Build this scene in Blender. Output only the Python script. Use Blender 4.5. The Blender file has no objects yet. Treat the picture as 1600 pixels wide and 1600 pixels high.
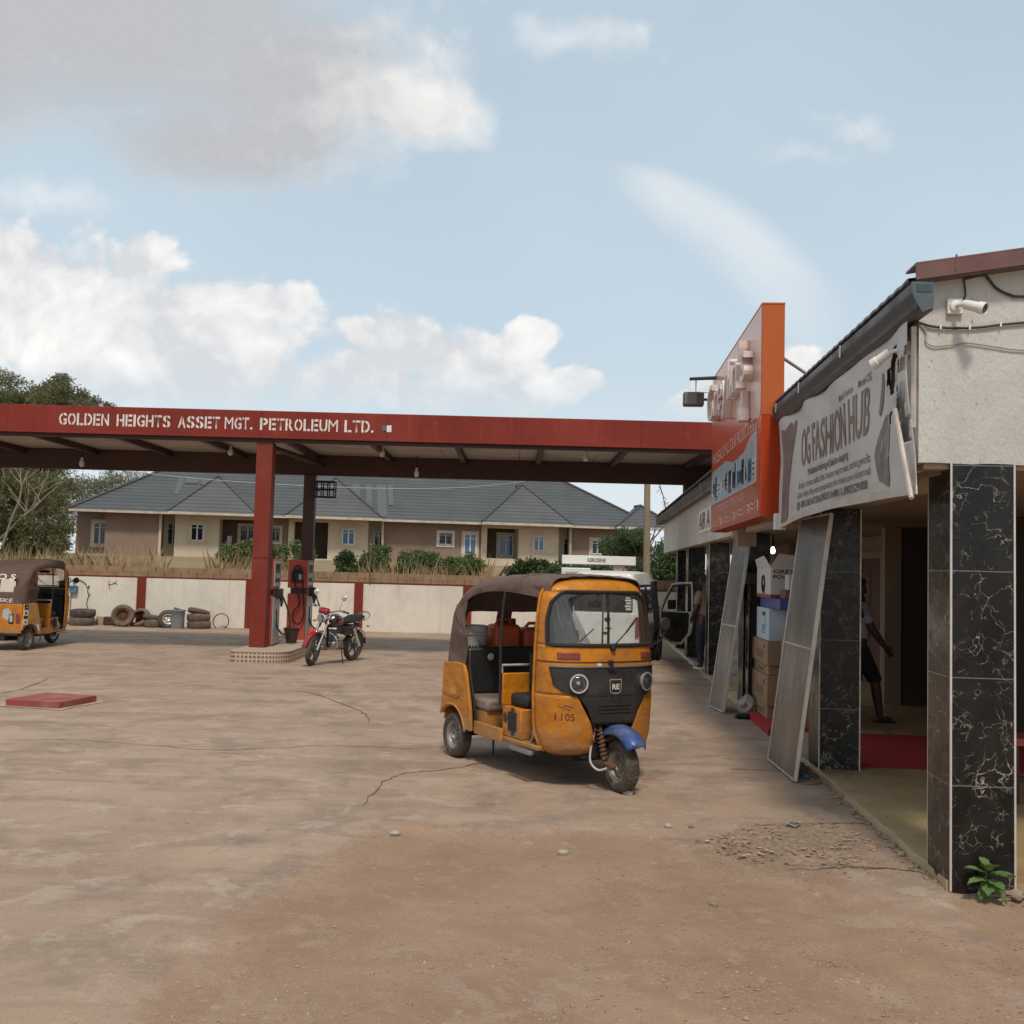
import bpy, bmesh, math, random
from mathutils import Vector, Matrix, noise
random.seed(7)
C = bpy.context.scene.collection
SC = bpy.context.scene
PI = math.pi
rad = math.radians

# ------------------------------------------------------------------ camera
CAM_Z, F_PX, HOR, ROLL = 1.8, 1600.0, 892.0, math.atan(0.0262)
PITCH = math.atan((HOR - 800) / F_PX)
FWD = Vector((0, math.cos(PITCH), math.sin(PITCH)))
_r0 = Vector((1, 0, 0)); _u0 = _r0.cross(FWD)
RGT = math.cos(ROLL) * _r0 + math.sin(ROLL) * _u0
UPV = -math.sin(ROLL) * _r0 + math.cos(ROLL) * _u0
cam_data = bpy.data.cameras.new('camera')
cam = bpy.data.objects.new('camera', cam_data); C.objects.link(cam)
cam_data.sensor_width = 36; cam_data.lens = 36; cam_data.clip_end = 3000; cam_data.clip_start = 0.05
cam.matrix_world = Matrix(((RGT.x, UPV.x, -FWD.x, 0), (RGT.y, UPV.y, -FWD.y, 0), (RGT.z, UPV.z, -FWD.z, CAM_Z), (0, 0, 0, 1)))
SC.camera = cam

def ray(px, py): return FWD + RGT * ((px - 800) / F_PX) - UPV * ((py - 800) / F_PX)
def ground(px, py, z=0.0):                     # photo point to a point on a level plane
    d = ray(px, py); t = (z - CAM_Z) / d.z
    return Vector((0, 0, CAM_Z)) + d * t
def at(px, py, Y):                             # photo point to a point at distance Y
    d = ray(px, py); return Vector((0, 0, CAM_Z)) + d * (Y / d.y)

# ------------------------------------------------------------------ light
SUN_EL, SUN_AZ = rad(56), math.atan2(0.04, -1.0)     # azimuth measured from +Y towards +X
sdir = Vector((math.sin(SUN_AZ) * math.cos(SUN_EL), math.cos(SUN_AZ) * math.cos(SUN_EL), math.sin(SUN_EL)))
sl = bpy.data.lights.new('sun', 'SUN'); sl.energy = 2.2; sl.angle = rad(8); sl.color = (1.0, 0.93, 0.82)
so = bpy.data.objects.new('sun', sl); C.objects.link(so)
so.rotation_euler = sdir.to_track_quat('Z', 'Y').to_euler(); so.location = (0, -10, 30)

world = bpy.data.worlds.new('World'); SC.world = world; world.use_nodes = True
def build_sky():
    nt = world.node_tree; N = nt.nodes; L = nt.links
    N.clear()
    def node(t, **kw):
        n = N.new(t)
        for k, v in kw.items(): setattr(n, k, v)
        return n
    def put(sock, v):
        if isinstance(v, bpy.types.NodeSocket): L.new(v, sock)
        elif v is not None: sock.default_value = v
    def M(op, a, b=None, c=None, clamp=False):
        n = node('ShaderNodeMath', operation=op, use_clamp=clamp)
        put(n.inputs[0], a); put(n.inputs[1], b); put(n.inputs[2], c)
        return n.outputs[0]
    def VM(op, a, b=None):
        n = node('ShaderNodeVectorMath', operation=op); put(n.inputs[0], a); put(n.inputs[1], b)
        return n.outputs['Value'] if op == 'LENGTH' else n.outputs[0]
    def smooth(x, lo, hi, a=0.0, b=1.0):
        n = node('ShaderNodeMapRange', interpolation_type='SMOOTHSTEP')
        put(n.inputs[0], x); n.inputs[1].default_value = lo; n.inputs[2].default_value = hi
        n.inputs[3].default_value = a; n.inputs[4].default_value = b
        return n.outputs[0]
    def mix(f, a, b):
        n = node('ShaderNodeMix', data_type='RGBA'); put(n.inputs[0], f); put(n.inputs[6], a); put(n.inputs[7], b)
        return n.outputs[2]
    def nz(v, scale, detail, rough, dist=0.0):
        n = node('ShaderNodeTexNoise'); put(n.inputs['Vector'], v); n.inputs['Scale'].default_value = scale
        n.inputs['Detail'].default_value = detail; n.inputs['Roughness'].default_value = rough; n.inputs['Distortion'].default_value = dist
        return n.outputs[0]
    def P2(px, py):
        d = ray(px, py); return (d.x / d.y, d.z / d.y, 0)
    tc = node('ShaderNodeTexCoord').outputs['Generated']
    sep = node('ShaderNodeSeparateXYZ'); L.new(tc, sep.inputs[0])
    ay = M('MAXIMUM', M('ABSOLUTE', sep.outputs[1]), 0.12)
    cmb = node('ShaderNodeCombineXYZ'); L.new(M('DIVIDE', sep.outputs[0], ay), cmb.inputs[0]); L.new(M('DIVIDE', sep.outputs[2], ay), cmb.inputs[1])
    P = cmb.outputs[0]
    sky = node('ShaderNodeTexSky', sky_type='NISHITA', sun_disc=False, sun_elevation=SUN_EL, sun_rotation=SUN_AZ, dust_density=2.5, air_density=1.0, ozone_density=1.2)
    S = 10.0
    col = lambda r, g, b: (r * S, g * S, b * S, 1)
    # thin veil of haze, thicker near the horizon
    el = M('DIVIDE', sep.outputs[2], 1.0)
    veil = M('ADD', smooth(el, 0.0, 0.5, 0.94, 0.74), M('MULTIPLY', M('SUBTRACT', nz(P, 2.2, 4, 0.5), 0.5), 0.35), clamp=True)
    base = mix(veil, sky.outputs[0], col(0.530, 0.638, 0.710))
    low = smooth(el, 0.02, 0.22, 0.75, 0.0)
    base = mix(low, base, col(0.70, 0.74, 0.76))
    # turbulence
    warp = node('ShaderNodeTexNoise'); L.new(P, warp.inputs['Vector']); warp.inputs['Scale'].default_value = 7; warp.inputs['Detail'].default_value = 5
    wv = VM('MULTIPLY', VM('SUBTRACT', warp.outputs[1], (0.5, 0.5, 0.5)), (0.075, 0.06, 0))
    Pw = VM('ADD', P, wv)
    vo = node('ShaderNodeTexVoronoi', feature='F1'); L.new(VM('ADD', P, VM('MULTIPLY', wv, (1.4, 1.4, 0))), vo.inputs['Vector']); vo.inputs['Scale'].default_value = 17
    vo.inputs['Detail'].default_value = 2.0; vo.inputs['Roughness'].default_value = 0.5
    bl = M('SUBTRACT', 0.42, vo.outputs[0])
    sepw = node('ShaderNodeSeparateXYZ'); L.new(P, sepw.inputs[0]); sepP_x = sepw.outputs[0]
    fb = M('SUBTRACT', nz(Pw, 8.0, 7, 0.62), 0.5)
    turb = M('ADD', M('MULTIPLY', fb, 1.1), M('MULTIPLY', bl, 0.42))
    fb2 = nz(VM('ADD', Pw, (0.006, 0.013, 0)), 8.0, 6, 0.62)
    relief = M('SUBTRACT', M('ADD', fb, 0.5), fb2)
    def field(blobs, Pv):
        out = None
        for (x, y, rx, ry) in blobs:
            c = P2(x, y)
            v = VM('MULTIPLY', VM('SUBTRACT', Pv, c), (F_PX / rx, F_PX / ry, 0))
            m = M('SUBTRACT', 1.0, VM('LENGTH', v))
            out = m if out is None else M('SMOOTH_MAX', out, m, 0.15)
        return out
    white_b = [(110, 480, 290, 175), (330, 510, 240, 115), (30, 410, 140, 100), (435, 470, 95, 60), (225, 400, 95, 75), (200, 590, 400, 80),
               (620, 545, 170, 95), (745, 565, 180, 88), (875, 598, 110, 52), (560, 590, 150, 65), (835, 530, 60, 50), (680, 620, 330, 55),
               (1262, 585, 75, 58), (1078, 636, 75, 50)]
    m1 = field(white_b, Pw)
    d1 = M('ADD', m1, M('MULTIPLY', turb, 1.0))
    zc = sepw.outputs[1]
    lowfade = smooth(zc, P2(800, 665)[1], P2(800, 560)[1])
    a1 = M('MULTIPLY', smooth(d1, 0.0, 0.24), M('ADD', 0.30, M('MULTIPLY', lowfade, 0.70)))
    lf = nz(VM('MULTIPLY', Pw, (1, 1.6, 1)), 5.0, 3, 0.5)
    g1 = M('ADD', M('ADD', 0.42, M('MULTIPLY', lowfade, 0.18)), M('ADD', M('ADD', M('MULTIPLY', relief, 2.0), M('MULTIPLY', bl, 0.65)), M('MULTIPLY', M('SUBTRACT', lf, 0.5), 0.9)), clamp=True)
    c1 = mix(g1, col(0.60, 0.615, 0.64), col(0.97, 0.94, 0.90))
    grey_b = [(100, 30, 760, 250), (470, 110, 340, 190), (640, 165, 165, 100), (380, 215, 330, 110), (-100, 60, 500, 220)]
    m2 = field(grey_b, Pw)
    right0 = smooth(sepP_x, P2(380, 0)[0], P2(700, 0)[0])
    d2 = M('ADD', m2, M('MULTIPLY', turb, M('ADD', 0.35, M('MULTIPLY', right0, 0.45))))
    a2 = smooth(d2, -0.06, 0.66)
    big = nz(P, 2.6, 3, 0.5)
    right = smooth(M('ADD', sepP_x, M('MULTIPLY', fb, 0.16)), P2(470, 0)[0], P2(720, 0)[0])
    tone = M('ADD', M('ADD', M('MULTIPLY', right, 0.80), M('MULTIPLY', relief, 0.9)), M('ADD', M('MULTIPLY', M('SUBTRACT', big, 0.5), 0.45), smooth(m2, 0.60, 0.0, 0.0, 0.20)), clamp=True)
    c2 = mix(tone, col(0.455, 0.465, 0.485), col(0.86, 0.84, 0.81))
    rot = node('ShaderNodeVectorRotate', rotation_type='Z_AXIS'); L.new(Pw, rot.inputs[0]); rot.inputs['Angle'].default_value = rad(38)
    st = nz(VM('MULTIPLY', rot.outputs[0], (3.0, 13.0, 1)), 1.0, 5, 0.62)
    # one long curved wisp and a small torn puff
    xa, xb = P2(960, 0)[0], P2(1330, 0)[0]; tt = M('DIVIDE', M('SUBTRACT', sepP_x, xa), xb - xa)
    zcv = M('SUBTRACT', P2(960, 262)[1], M('MULTIPLY', M('ADD', M('MULTIPLY', tt, 0.22), M('MULTIPLY', M('MULTIPLY', tt, tt), 0.78)), 235 / F_PX))
    dz = M('SUBTRACT', zc, zcv); wid = M('ADD', 0.012, M('MULTIPLY', tt, 0.032))
    q = M('DIVIDE', dz, wid); prof = M('MULTIPLY', smooth(q, 1.0, -0.1), smooth(q, -3.2, -0.2))
    ends = M('MULTIPLY', smooth(tt, -0.05, 0.25), smooth(tt, 1.1, 0.6))
    a3 = M('MULTIPLY', M('MULTIPLY', prof, ends), M('ADD', 0.10, M('MULTIPLY', st, 0.72)))
    m3 = field([(1325, 200, 120, 75), (1250, 245, 150, 50), (890, 70, 170, 60), (90, 300, 170, 50)], Pw)
    a4 = M('MULTIPLY', smooth(M('ADD', m3, M('MULTIPLY', turb, 1.5)), -0.10, 1.0), 0.58)
    a3 = M('MAXIMUM', a3, a4)
    allc = mix(a3, base, col(0.84, 0.83, 0.81))
    allc = mix(a2, allc, c2)
    allc = mix(a1, allc, c1)
    bg = node('ShaderNodeBackground'); L.new(allc, bg.inputs[0]); bg.inputs[1].default_value = 0.1
    out = node('ShaderNodeOutputWorld'); L.new(bg.outputs[0], out.inputs[0])
build_sky()
world.cycles.sampling_method = 'MANUAL'; world.cycles.sample_map_resolution = 256
SC.view_settings.view_transform = 'Standard'; SC.view_settings.look = 'None'
SC.view_settings.exposure = 0.23; SC.view_settings.gamma = 1.0

# ------------------------------------------------------------------ materials
class NT:
    def __init__(s, name):
        s.m = bpy.data.materials.new(name); s.m.use_nodes = True
        s.N = s.m.node_tree.nodes; s.L = s.m.node_tree.links
        s.b = s.N['Principled BSDF']; s.out = s.N['Material Output']
    def n(s, t, **kw):
        x = s.N.new(t)
        for k, v in kw.items(): setattr(x, k, v)
        return x
    def put(s, sock, v):
        if isinstance(v, bpy.types.NodeSocket): s.L.new(v, sock)
        elif v is not None: sock.default_value = v
    def math(s, op, a, b=None, clamp=False):
        n = s.n('ShaderNodeMath', operation=op, use_clamp=clamp); s.put(n.inputs[0], a); s.put(n.inputs[1], b); return n.outputs[0]
    def vmath(s, op, a, b=None):
        n = s.n('ShaderNodeVectorMath', operation=op); s.put(n.inputs[0], a); s.put(n.inputs[1], b)
        return n.outputs['Value'] if op in ('LENGTH', 'DISTANCE') else n.outputs[0]
    def coord(s, kind='Object'):
        return s.n('ShaderNodeTexCoord').outputs[kind]
    def pos(s): return s.n('ShaderNodeNewGeometry').outputs['Position']
    def noise(s, v, scale, detail=4, rough=0.55, dist=0.0):
        n = s.n('ShaderNodeTexNoise'); s.put(n.inputs['Vector'], v); n.inputs['Scale'].default_value = scale
        n.inputs['Detail'].default_value = detail; n.inputs['Roughness'].default_value = rough; n.inputs['Distortion'].default_value = dist
        return n.outputs[0]
    def ramp(s, x, lo, hi, a=0.0, b=1.0, smooth=True):
        n = s.n('ShaderNodeMapRange', interpolation_type='SMOOTHSTEP' if smooth else 'LINEAR')
        s.put(n.inputs[0], x); n.inputs[1].default_value = lo; n.inputs[2].default_value = hi
        n.inputs[3].default_value = a; n.inputs[4].default_value = b
        return n.outputs[0]
    def mix(s, f, a, b):
        n = s.n('ShaderNodeMix', data_type='RGBA')
        s.put(n.inputs[0], f)
        s.put(n.inputs[6], a if not isinstance(a, tuple) else (*a, 1)[:4]); s.put(n.inputs[7], b if not isinstance(b, tuple) else (*b, 1)[:4])
        return n.outputs[2]
    def bump(s, h, strength=0.5, dist=0.01):
        n = s.n('ShaderNodeBump'); n.inputs['Strength'].default_value = strength; n.inputs['Distance'].default_value = dist
        s.put(n.inputs['Height'], h); s.put(s.b.inputs['Normal'], n.outputs[0]); return n
    def base(s, c): s.put(s.b.inputs['Base Color'], (*c, 1)[:4] if isinstance(c, tuple) else c)
    def set(s, **kw):
        for k, v in kw.items(): s.put(s.b.inputs[k.replace('_', ' ')], v)

def mat(name, col, rough=0.6, metal=0.0, var=0.18, vscale=3.0, dirt=None, dirt_amt=0.35, dscale=2.2, bump=0.15, bscale=40, coat=0.0, spec=None, scratch=None, mud=None, dent=0):
    t = NT(name); co = t.coord()
    n1 = t.noise(co, vscale, 5, 0.6)
    k = t.ramp(n1, 0.25, 0.75, 1 - var, 1 + var * 0.6, False)
    mul = t.n('ShaderNodeMix', data_type='RGBA', blend_type='MULTIPLY'); mul.inputs[0].default_value = 1
    mul.inputs[6].default_value = (*col, 1); cc = t.n('ShaderNodeCombineColor')
    for i in range(3): t.L.new(k, cc.inputs[i])
    t.L.new(cc.outputs[0], mul.inputs[7])
    c = mul.outputs[2]
    r = rough
    if dirt:
        f = t.ramp(t.noise(co, dscale, 8, 0.68, 0.3), 0.42, 0.72, 0.0, dirt_amt)
        f2 = t.ramp(t.noise(co, dscale * 9, 6, 0.7), 0.50, 0.72, 0.0, dirt_amt * 0.8)
        c = t.mix(t.math('MAXIMUM', f, f2), c, dirt)
        r = t.math('ADD', rough, t.math('MULTIPLY', f, 0.5), clamp=True)
    if scratch:
        sv = t.vmath('MULTIPLY', co, (3, 3, 40)); q = t.ramp(t.noise(sv, 1.0, 5, .7, .4), .62, .67, 0, .8); q = t.math('MULTIPLY', q, t.ramp(t.noise(co, 4, 4, .6), .48, .60))
        c = t.mix(q, c, scratch); c = t.mix(t.ramp(t.noise(co, 26, 6, .75), .66, .70, 0, .7), c, scratch)
    if mud:
        sz = t.n('ShaderNodeSeparateXYZ'); t.L.new(co, sz.inputs[0]); h = t.math('ADD', sz.outputs[2], t.math('MULTIPLY', t.math('SUBTRACT', t.noise(co, 5, 8, .7), .5), .9))
        c = t.mix(t.math('MULTIPLY', t.ramp(h, .62, .22), t.ramp(t.noise(co, 13, 6, .7), .35, .62, .25, .85)), c, mud)
    t.base(c); t.set(Roughness=r, Metallic=metal)
    if coat: t.set(Coat_Weight=coat, Coat_Roughness=0.12)
    if spec is not None: t.set(Specular_IOR_Level=spec)
    if dent: t.bump(t.math('ADD', t.noise(co, 3.2, 3, .5), t.math('MULTIPLY', t.noise(co, 11, 3, .5), .25)), .9, dent)
    elif bump: t.bump(t.noise(co, bscale, 4, 0.6), bump, 0.004)
    return t.m

DUST = (0.30, 0.20, 0.13)
M = {}
M['yellow'] = mat('yellow_paint', (0.50, 0.172, 0.007), 0.45, spec=0.3, dirt=(0.20, 0.095, 0.04), dirt_amt=0.65, dscale=2.6, coat=0.1, var=0.16, scratch=(0.09, 0.055, 0.035), mud=(0.25, 0.16, 0.10), dent=.045)
M['yellow_fade'] = mat('faded_yellow_paint', (0.56, 0.27, 0.04), 0.5, dirt=DUST, dirt_amt=0.5, dscale=3.5)
M['black_plastic'] = mat('black_plastic', (0.020, 0.019, 0.018), 0.5, spec=.35, dirt=(0.10, 0.075, 0.055), dirt_amt=0.4)
M['black'] = mat('matt_black', (0.014, 0.013, 0.013), 0.75)
M['rubber'] = mat('tyre_rubber', (0.042, 0.034, 0.028), 0.85, dirt=(0.20, 0.14, 0.095), dirt_amt=0.75, dscale=5)
M['dusty_rubber'] = mat('dusty_tyre_rubber', (0.10, 0.075, 0.055), 0.9, dirt=(0.24, 0.165, 0.11), dirt_amt=0.85, dscale=5)
M['canvas'] = mat('brown_canvas', (0.105, 0.064, 0.047), 0.85, spec=.2, dirt=(0.20, 0.135, 0.10), dirt_amt=0.5, dscale=2.5, bump=0.35, bscale=90)
M['canvas_roof'] = mat('sun_bleached_canvas', (0.120, 0.080, 0.064), 0.85, spec=.2, dirt=(0.22, 0.165, 0.135), dirt_amt=0.55, dscale=2.5, bump=0.35, bscale=90)
M['steel'] = mat('dull_steel', (0.36, 0.34, 0.31), 0.4, 0.8, dirt=(0.22, 0.15, 0.10), dirt_amt=0.6, dscale=8)
M['reflector'] = mat('silvered_reflector', (0.86, 0.86, 0.84), 0.32, 0.75, bump=0)
M['chrome'] = mat('chrome', (0.72, 0.71, 0.69), 0.12, 1.0, bump=0)
M['rust'] = mat('rusty_iron', (0.13, 0.065, 0.035), 0.85, 0.2, dirt=(0.24, 0.11, 0.05), dirt_amt=0.7, dscale=9)
M['blue_paint'] = mat('blue_paint', (0.012, 0.055, 0.20), 0.45, dirt=(0.17, 0.15, 0.13), dirt_amt=0.65, dscale=7, coat=0.2)
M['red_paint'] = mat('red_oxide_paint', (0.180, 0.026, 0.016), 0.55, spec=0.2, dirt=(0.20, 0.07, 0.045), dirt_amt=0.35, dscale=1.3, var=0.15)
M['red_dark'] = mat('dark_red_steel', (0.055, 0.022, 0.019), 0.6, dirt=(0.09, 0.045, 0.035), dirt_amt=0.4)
M['red_pump'] = mat('sun_bleached_red_paint', (0.46, 0.070, 0.042), 0.45, spec=0.3, dirt=(0.32, 0.10, 0.07), dirt_amt=0.5, dscale=1.7)
M['red_fascia'] = mat('fascia_red', (0.185, 0.024, 0.015), 0.5, spec=0.2, dirt=(0.20, 0.045, 0.03), dirt_amt=0.35, dscale=0.5, var=0.1)
M['white_letter'] = mat('white_letter_paint', (0.66, 0.62, 0.57), 0.6, dirt=(0.45, 0.33, 0.27), dirt_amt=0.4)
M['black_letter'] = mat('black_letter_paint', (0.03, 0.026, 0.024), 0.6, dirt=(0.14, 0.11, 0.09), dirt_amt=0.3)
M['grey_panel'] = mat('grey_enamel', (0.40, 0.39, 0.37), 0.4, dirt=(0.28, 0.22, 0.17), dirt_amt=0.5)
M['white_paint'] = mat('white_car_paint', (0.66, 0.645, 0.60), 0.35, dirt=(0.44, 0.36, 0.28), dirt_amt=0.4, coat=0.2)
M['white_plain'] = mat('white_enamel', (0.76, 0.74, 0.68), 0.45, dirt=(0.50, 0.42, 0.33), dirt_amt=0.4)
M['alu'] = mat('aluminium_trim', (0.62, 0.58, 0.53), 0.4, 0.35, dirt=(0.36, 0.29, 0.23), dirt_amt=0.5, dscale=5)
M['skin'] = mat('dark_skin', (0.058, 0.030, 0.019), 0.5, var=0.1, bump=0.05)
M['hair'] = mat('black_hair', (0.008, 0.007, 0.006), 0.8)
M['shirt_grey'] = mat('pale_grey_cotton', (0.34, 0.34, 0.36), 0.85, bump=0.3)
M['shorts_black'] = mat('black_cotton', (0.012, 0.012, 0.014), 0.9, bump=0.3)
M['shirt_tan'] = mat('tan_cotton', (0.25, 0.17, 0.11), 0.9, bump=0.3)
M['jeans'] = mat('dark_denim', (0.020, 0.024, 0.038), 0.9, bump=0.3)
M['brown_wood'] = mat('brown_door_wood', (0.115, 0.045, 0.026), 0.5, vscale=6)
M['orange_plastic'] = mat('orange_plastic', (0.50, 0.085, 0.018), 0.5)
M['red_cloth'] = mat('red_carpet_pile', (0.40, 0.010, 0.010), 0.95, dirt=(0.27, 0.03, 0.02), dirt_amt=0.6, bump=0.5, bscale=220)
M['bulb_off'] = mat('frosted_bulb', (0.72, 0.70, 0.66), 0.3)
M['cable'] = mat('black_cable_sheath', (0.045, 0.032, 0.026), 0.6)
M['stone'] = mat('pale_stone', (0.38, 0.32, 0.27), 0.9, dirt=(0.30, 0.22, 0.16), dirt_amt=0.6, dscale=12)
M['pebble'] = mat('brown_pebble', (0.22, 0.16, 0.12), 0.95)

def glass_mat(name, tint=(0.9, 0.93, 0.95), refl=1.0, rough=0.03, dust=0.0):
    t = NT(name); t.N.remove(t.b)
    tr = t.n('ShaderNodeBsdfTransparent'); tr.inputs[0].default_value = (*tint, 1)
    gl = t.n('ShaderNodeBsdfGlossy'); gl.inputs['Roughness'].default_value = rough
    fr = t.n('ShaderNodeFresnel'); fr.inputs[0].default_value = 1.5
    f = t.math('MULTIPLY', fr.outputs[0], refl, clamp=True)
    ms = t.n('ShaderNodeMixShader'); t.L.new(f, ms.inputs[0]); t.L.new(tr.outputs[0], ms.inputs[1]); t.L.new(gl.outputs[0], ms.inputs[2])
    last = ms.outputs[0]
    if dust:
        df = t.n('ShaderNodeBsdfDiffuse'); df.inputs[0].default_value = (0.42, 0.36, 0.30, 1)
        m2 = t.n('ShaderNodeMixShader'); t.L.new(t.ramp(t.noise(t.coord(), 3, 6, 0.6), 0.3, 0.75, dust * 0.4, dust), m2.inputs[0])
        t.L.new(last, m2.inputs[1]); t.L.new(df.outputs[0], m2.inputs[2]); last = m2.outputs[0]
    t.L.new(last, t.out.inputs[0]); return t.m
M['windscreen'] = glass_mat('windscreen_glass', (0.82, 0.86, 0.87), 2.3, 0.03, 0.06)
M['clear_sheet'] = glass_mat('clear_plastic_sheet', (0.78, 0.80, 0.80), 0.6, 0.6, 0.5)
M['lens'] = glass_mat('lamp_lens', (0.92, 0.93, 0.94), 1.5, 0.06, 0.06)
def dark_glass(name, col):
    t = NT(name); t.base(col); t.set(Roughness=0.08, Specular_IOR_Level=0.6); return t.m
M['pane_dark'] = dark_glass('dark_window_pane', (0.012, 0.014, 0.017))
M['pane_blue'] = dark_glass('blue_curtained_pane', (0.06, 0.14, 0.26))
M['van_glass'] = dark_glass('tinted_van_glass', (0.010, 0.010, 0.010))
def emit_mat(name, col, s):
    t = NT(name); t.base(col); t.set(Emission_Color=(*col, 1), Emission_Strength=s); return t.m
M['bulb_on'] = emit_mat('lit_bulb', (1.0, 0.88, 0.68), 9.0)

# ------------------------------------------------------------------ mesh helpers
class MB:
    def __init__(s): s.v = []; s.f = []
    def add(s, vs, fs):
        o = len(s.v); s.v += [tuple(v) for v in vs]; s.f += [tuple(i + o for i in f) for f in fs]; return s
    def box(s, x0, x1, y0, y1, z0, z1, rot=None, piv=None):
        vs = [Vector((x, y, z)) for z in (z0, z1) for y in (y0, y1) for x in (x0, x1)]
        if rot is not None:
            p = Vector(piv) if piv else Vector(((x0 + x1) / 2, (y0 + y1) / 2, (z0 + z1) / 2))
            vs = [rot @ (v - p) + p for v in vs]
        return s.add(vs, [(0, 2, 3, 1), (4, 5, 7, 6), (0, 1, 5, 4), (2, 6, 7, 3), (0, 4, 6, 2), (1, 3, 7, 5)])
    def tube(s, pts, r, n=8, closed=False, cap=True):
        pts = [Vector(p) for p in pts]; k = len(pts); rs = r if isinstance(r, (list, tuple)) else [r] * k
        rings = []; prev = None
        for i, p in enumerate(pts):
            if closed: t = pts[(i + 1) % k] - pts[i - 1]
            else: t = pts[min(i + 1, k - 1)] - pts[max(i - 1, 0)]
            t.normalize()
            if prev is None:
                a = Vector((0, 0, 1)) if abs(t.z) < 0.9 else Vector((1, 0, 0))
                x = t.cross(a).normalized()
            else:
                x = prev - t * prev.dot(t)
                x = x.normalized() if x.length > 1e-6 else t.orthogonal().normalized()
            prev = x; y = t.cross(x)
            rings.append([p + (x * math.cos(2 * PI * j / n) + y * math.sin(2 * PI * j / n)) * rs[i] for j in range(n)])
        return s.loft(rings, closed_path=closed, cap=cap and not closed)
    def loft(s, rings, closed_path=False, cap=True, closed_ring=True):
        n = len(rings[0]); k = len(rings); fs = []
        for i in range(k if closed_path else k - 1):
            a = i * n; b = ((i + 1) % k) * n
            for j in range(n if closed_ring else n - 1):
                j2 = (j + 1) % n; fs.append((a + j, a + j2, b + j2, b + j))
        if cap and closed_ring:
            fs.append(tuple(range(n - 1, -1, -1))); fs.append(tuple((k - 1) * n + j for j in range(n)))
        return s.add([v for r in rings for v in r], fs)
    def lathe(s, prof, n=24, c=(0, 0, 0), ax='z', closed=False):
        rings = []
        for (r, z) in prof:
            ring = []
            for j in range(n):
                a = 2 * PI * j / n; x, y = r * math.cos(a), r * math.sin(a)
                p = (x, y, z) if ax == 'z' else ((x, z, y) if ax == 'y' else (z, x, y))
                ring.append(Vector(p) + Vector(c))
            rings.append(ring)
        return s.loft(rings, closed_path=closed, cap=not closed)
    def prism(s, poly, d0, d1, fn):           # poly in (a,b); fn(a,b,d) -> point
        n = len(poly); vs = [fn(a, b, d0) for a, b in poly] + [fn(a, b, d1) for a, b in poly]
        fs = [tuple(range(n)), tuple(range(2 * n - 1, n - 1, -1))] + [(i, i + n, (i + 1) % n + n, (i + 1) % n) for i in range(n)]
        return s.add(vs, fs)
    def grid(s, fn, nu, nv, skip=None):
        vs = [fn(i / nu, j / nv) for j in range(nv + 1) for i in range(nu + 1)]
        fs = []
        for j in range(nv):
            for i in range(nu):
                if skip and skip((i + .5) / nu, (j + .5) / nv): continue
                a = j * (nu + 1) + i; fs.append((a, a + 1, a + nu + 2, a + nu + 1))
        return s.add(vs, fs)
    def blob(s, c, r, seg=8, jit=0.0):
        c = Vector(c); r = Vector(r) if not isinstance(r, (int, float)) else Vector((r, r, r))
        rings = []
        for i in range(1, seg // 2 + 1):
            ph = PI * i / (seg // 2 + 1)
            rings.append([c + Vector((r.x * math.sin(ph) * math.cos(2 * PI * j / seg) * (1 + random.uniform(-jit, jit)), r.y * math.sin(ph) * math.sin(2 * PI * j / seg) * (1 + random.uniform(-jit, jit)), r.z * math.cos(ph) * (1 + random.uniform(-jit, jit)))) for j in range(seg)])
        return s.loft(rings)
    def build(s, name, m, parent=None, smooth=True, ang=35, bevel=0, solid=0, seg=2, solid_off=-1, norm=True):
        me = bpy.data.meshes.new(name); me.from_pydata(s.v, [], s.f); me.validate()
        if norm:
            bm = bmesh.new(); bm.from_mesh(me); bmesh.ops.remove_doubles(bm, verts=bm.verts, dist=1e-5)
            bmesh.ops.recalc_face_normals(bm, faces=bm.faces); bm.to_mesh(me); bm.free()
        if smooth:
            me.polygons.foreach_set('use_smooth', [True] * len(me.polygons)); me.set_sharp_from_angle(angle=rad(ang))
        me.materials.append(m if not isinstance(m, str) else M[m])
        o = bpy.data.objects.new(name, me); C.objects.link(o)
        if parent: o.parent = parent
        if solid:
            d = o.modifiers.new('solid', 'SOLIDIFY'); d.thickness = solid; d.offset = solid_off
        if bevel:
            b = o.modifiers.new('bevel', 'BEVEL'); b.width = bevel; b.segments = seg; b.limit_method = 'ANGLE'; b.angle_limit = rad(40)
        return o

def merge(objs, name):                        # several meshes of one part into one mesh with several materials
    bm = bmesh.new(); me = bpy.data.meshes.new(name); par = objs[0].parent
    for k, o in enumerate(objs):
        n0 = len(bm.faces); bm.from_mesh(o.data); bm.faces.ensure_lookup_table()
        for f in bm.faces[n0:]: f.material_index = k
        me.materials.append(o.data.materials[0]); bpy.data.objects.remove(o)
    bm.to_mesh(me); bm.free(); q = bpy.data.objects.new(name, me); C.objects.link(q); q.parent = par; return q
def empty(name, loc=(0, 0, 0), rz=0.0):
    o = bpy.data.objects.new(name, None); C.objects.link(o); o.location = loc; o.rotation_euler = (0, 0, rz); o.empty_display_size = 0.2; return o
def tag(o, label, cat=None, group=None, kind=None):
    o['label'] = label
    if cat: o['category'] = cat
    if group: o['group'] = group
    if kind: o['kind'] = kind
    return o
def thing(name, label, cat, loc=(0, 0, 0), rz=0.0, group=None): return tag(empty(name, loc, rz), label, cat, group)
def copy_tree(o, parent=None):
    c = o.copy(); C.objects.link(c)
    if parent: c.parent = parent
    for ch in list(o.children): copy_tree(ch, c)
    return c

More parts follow.
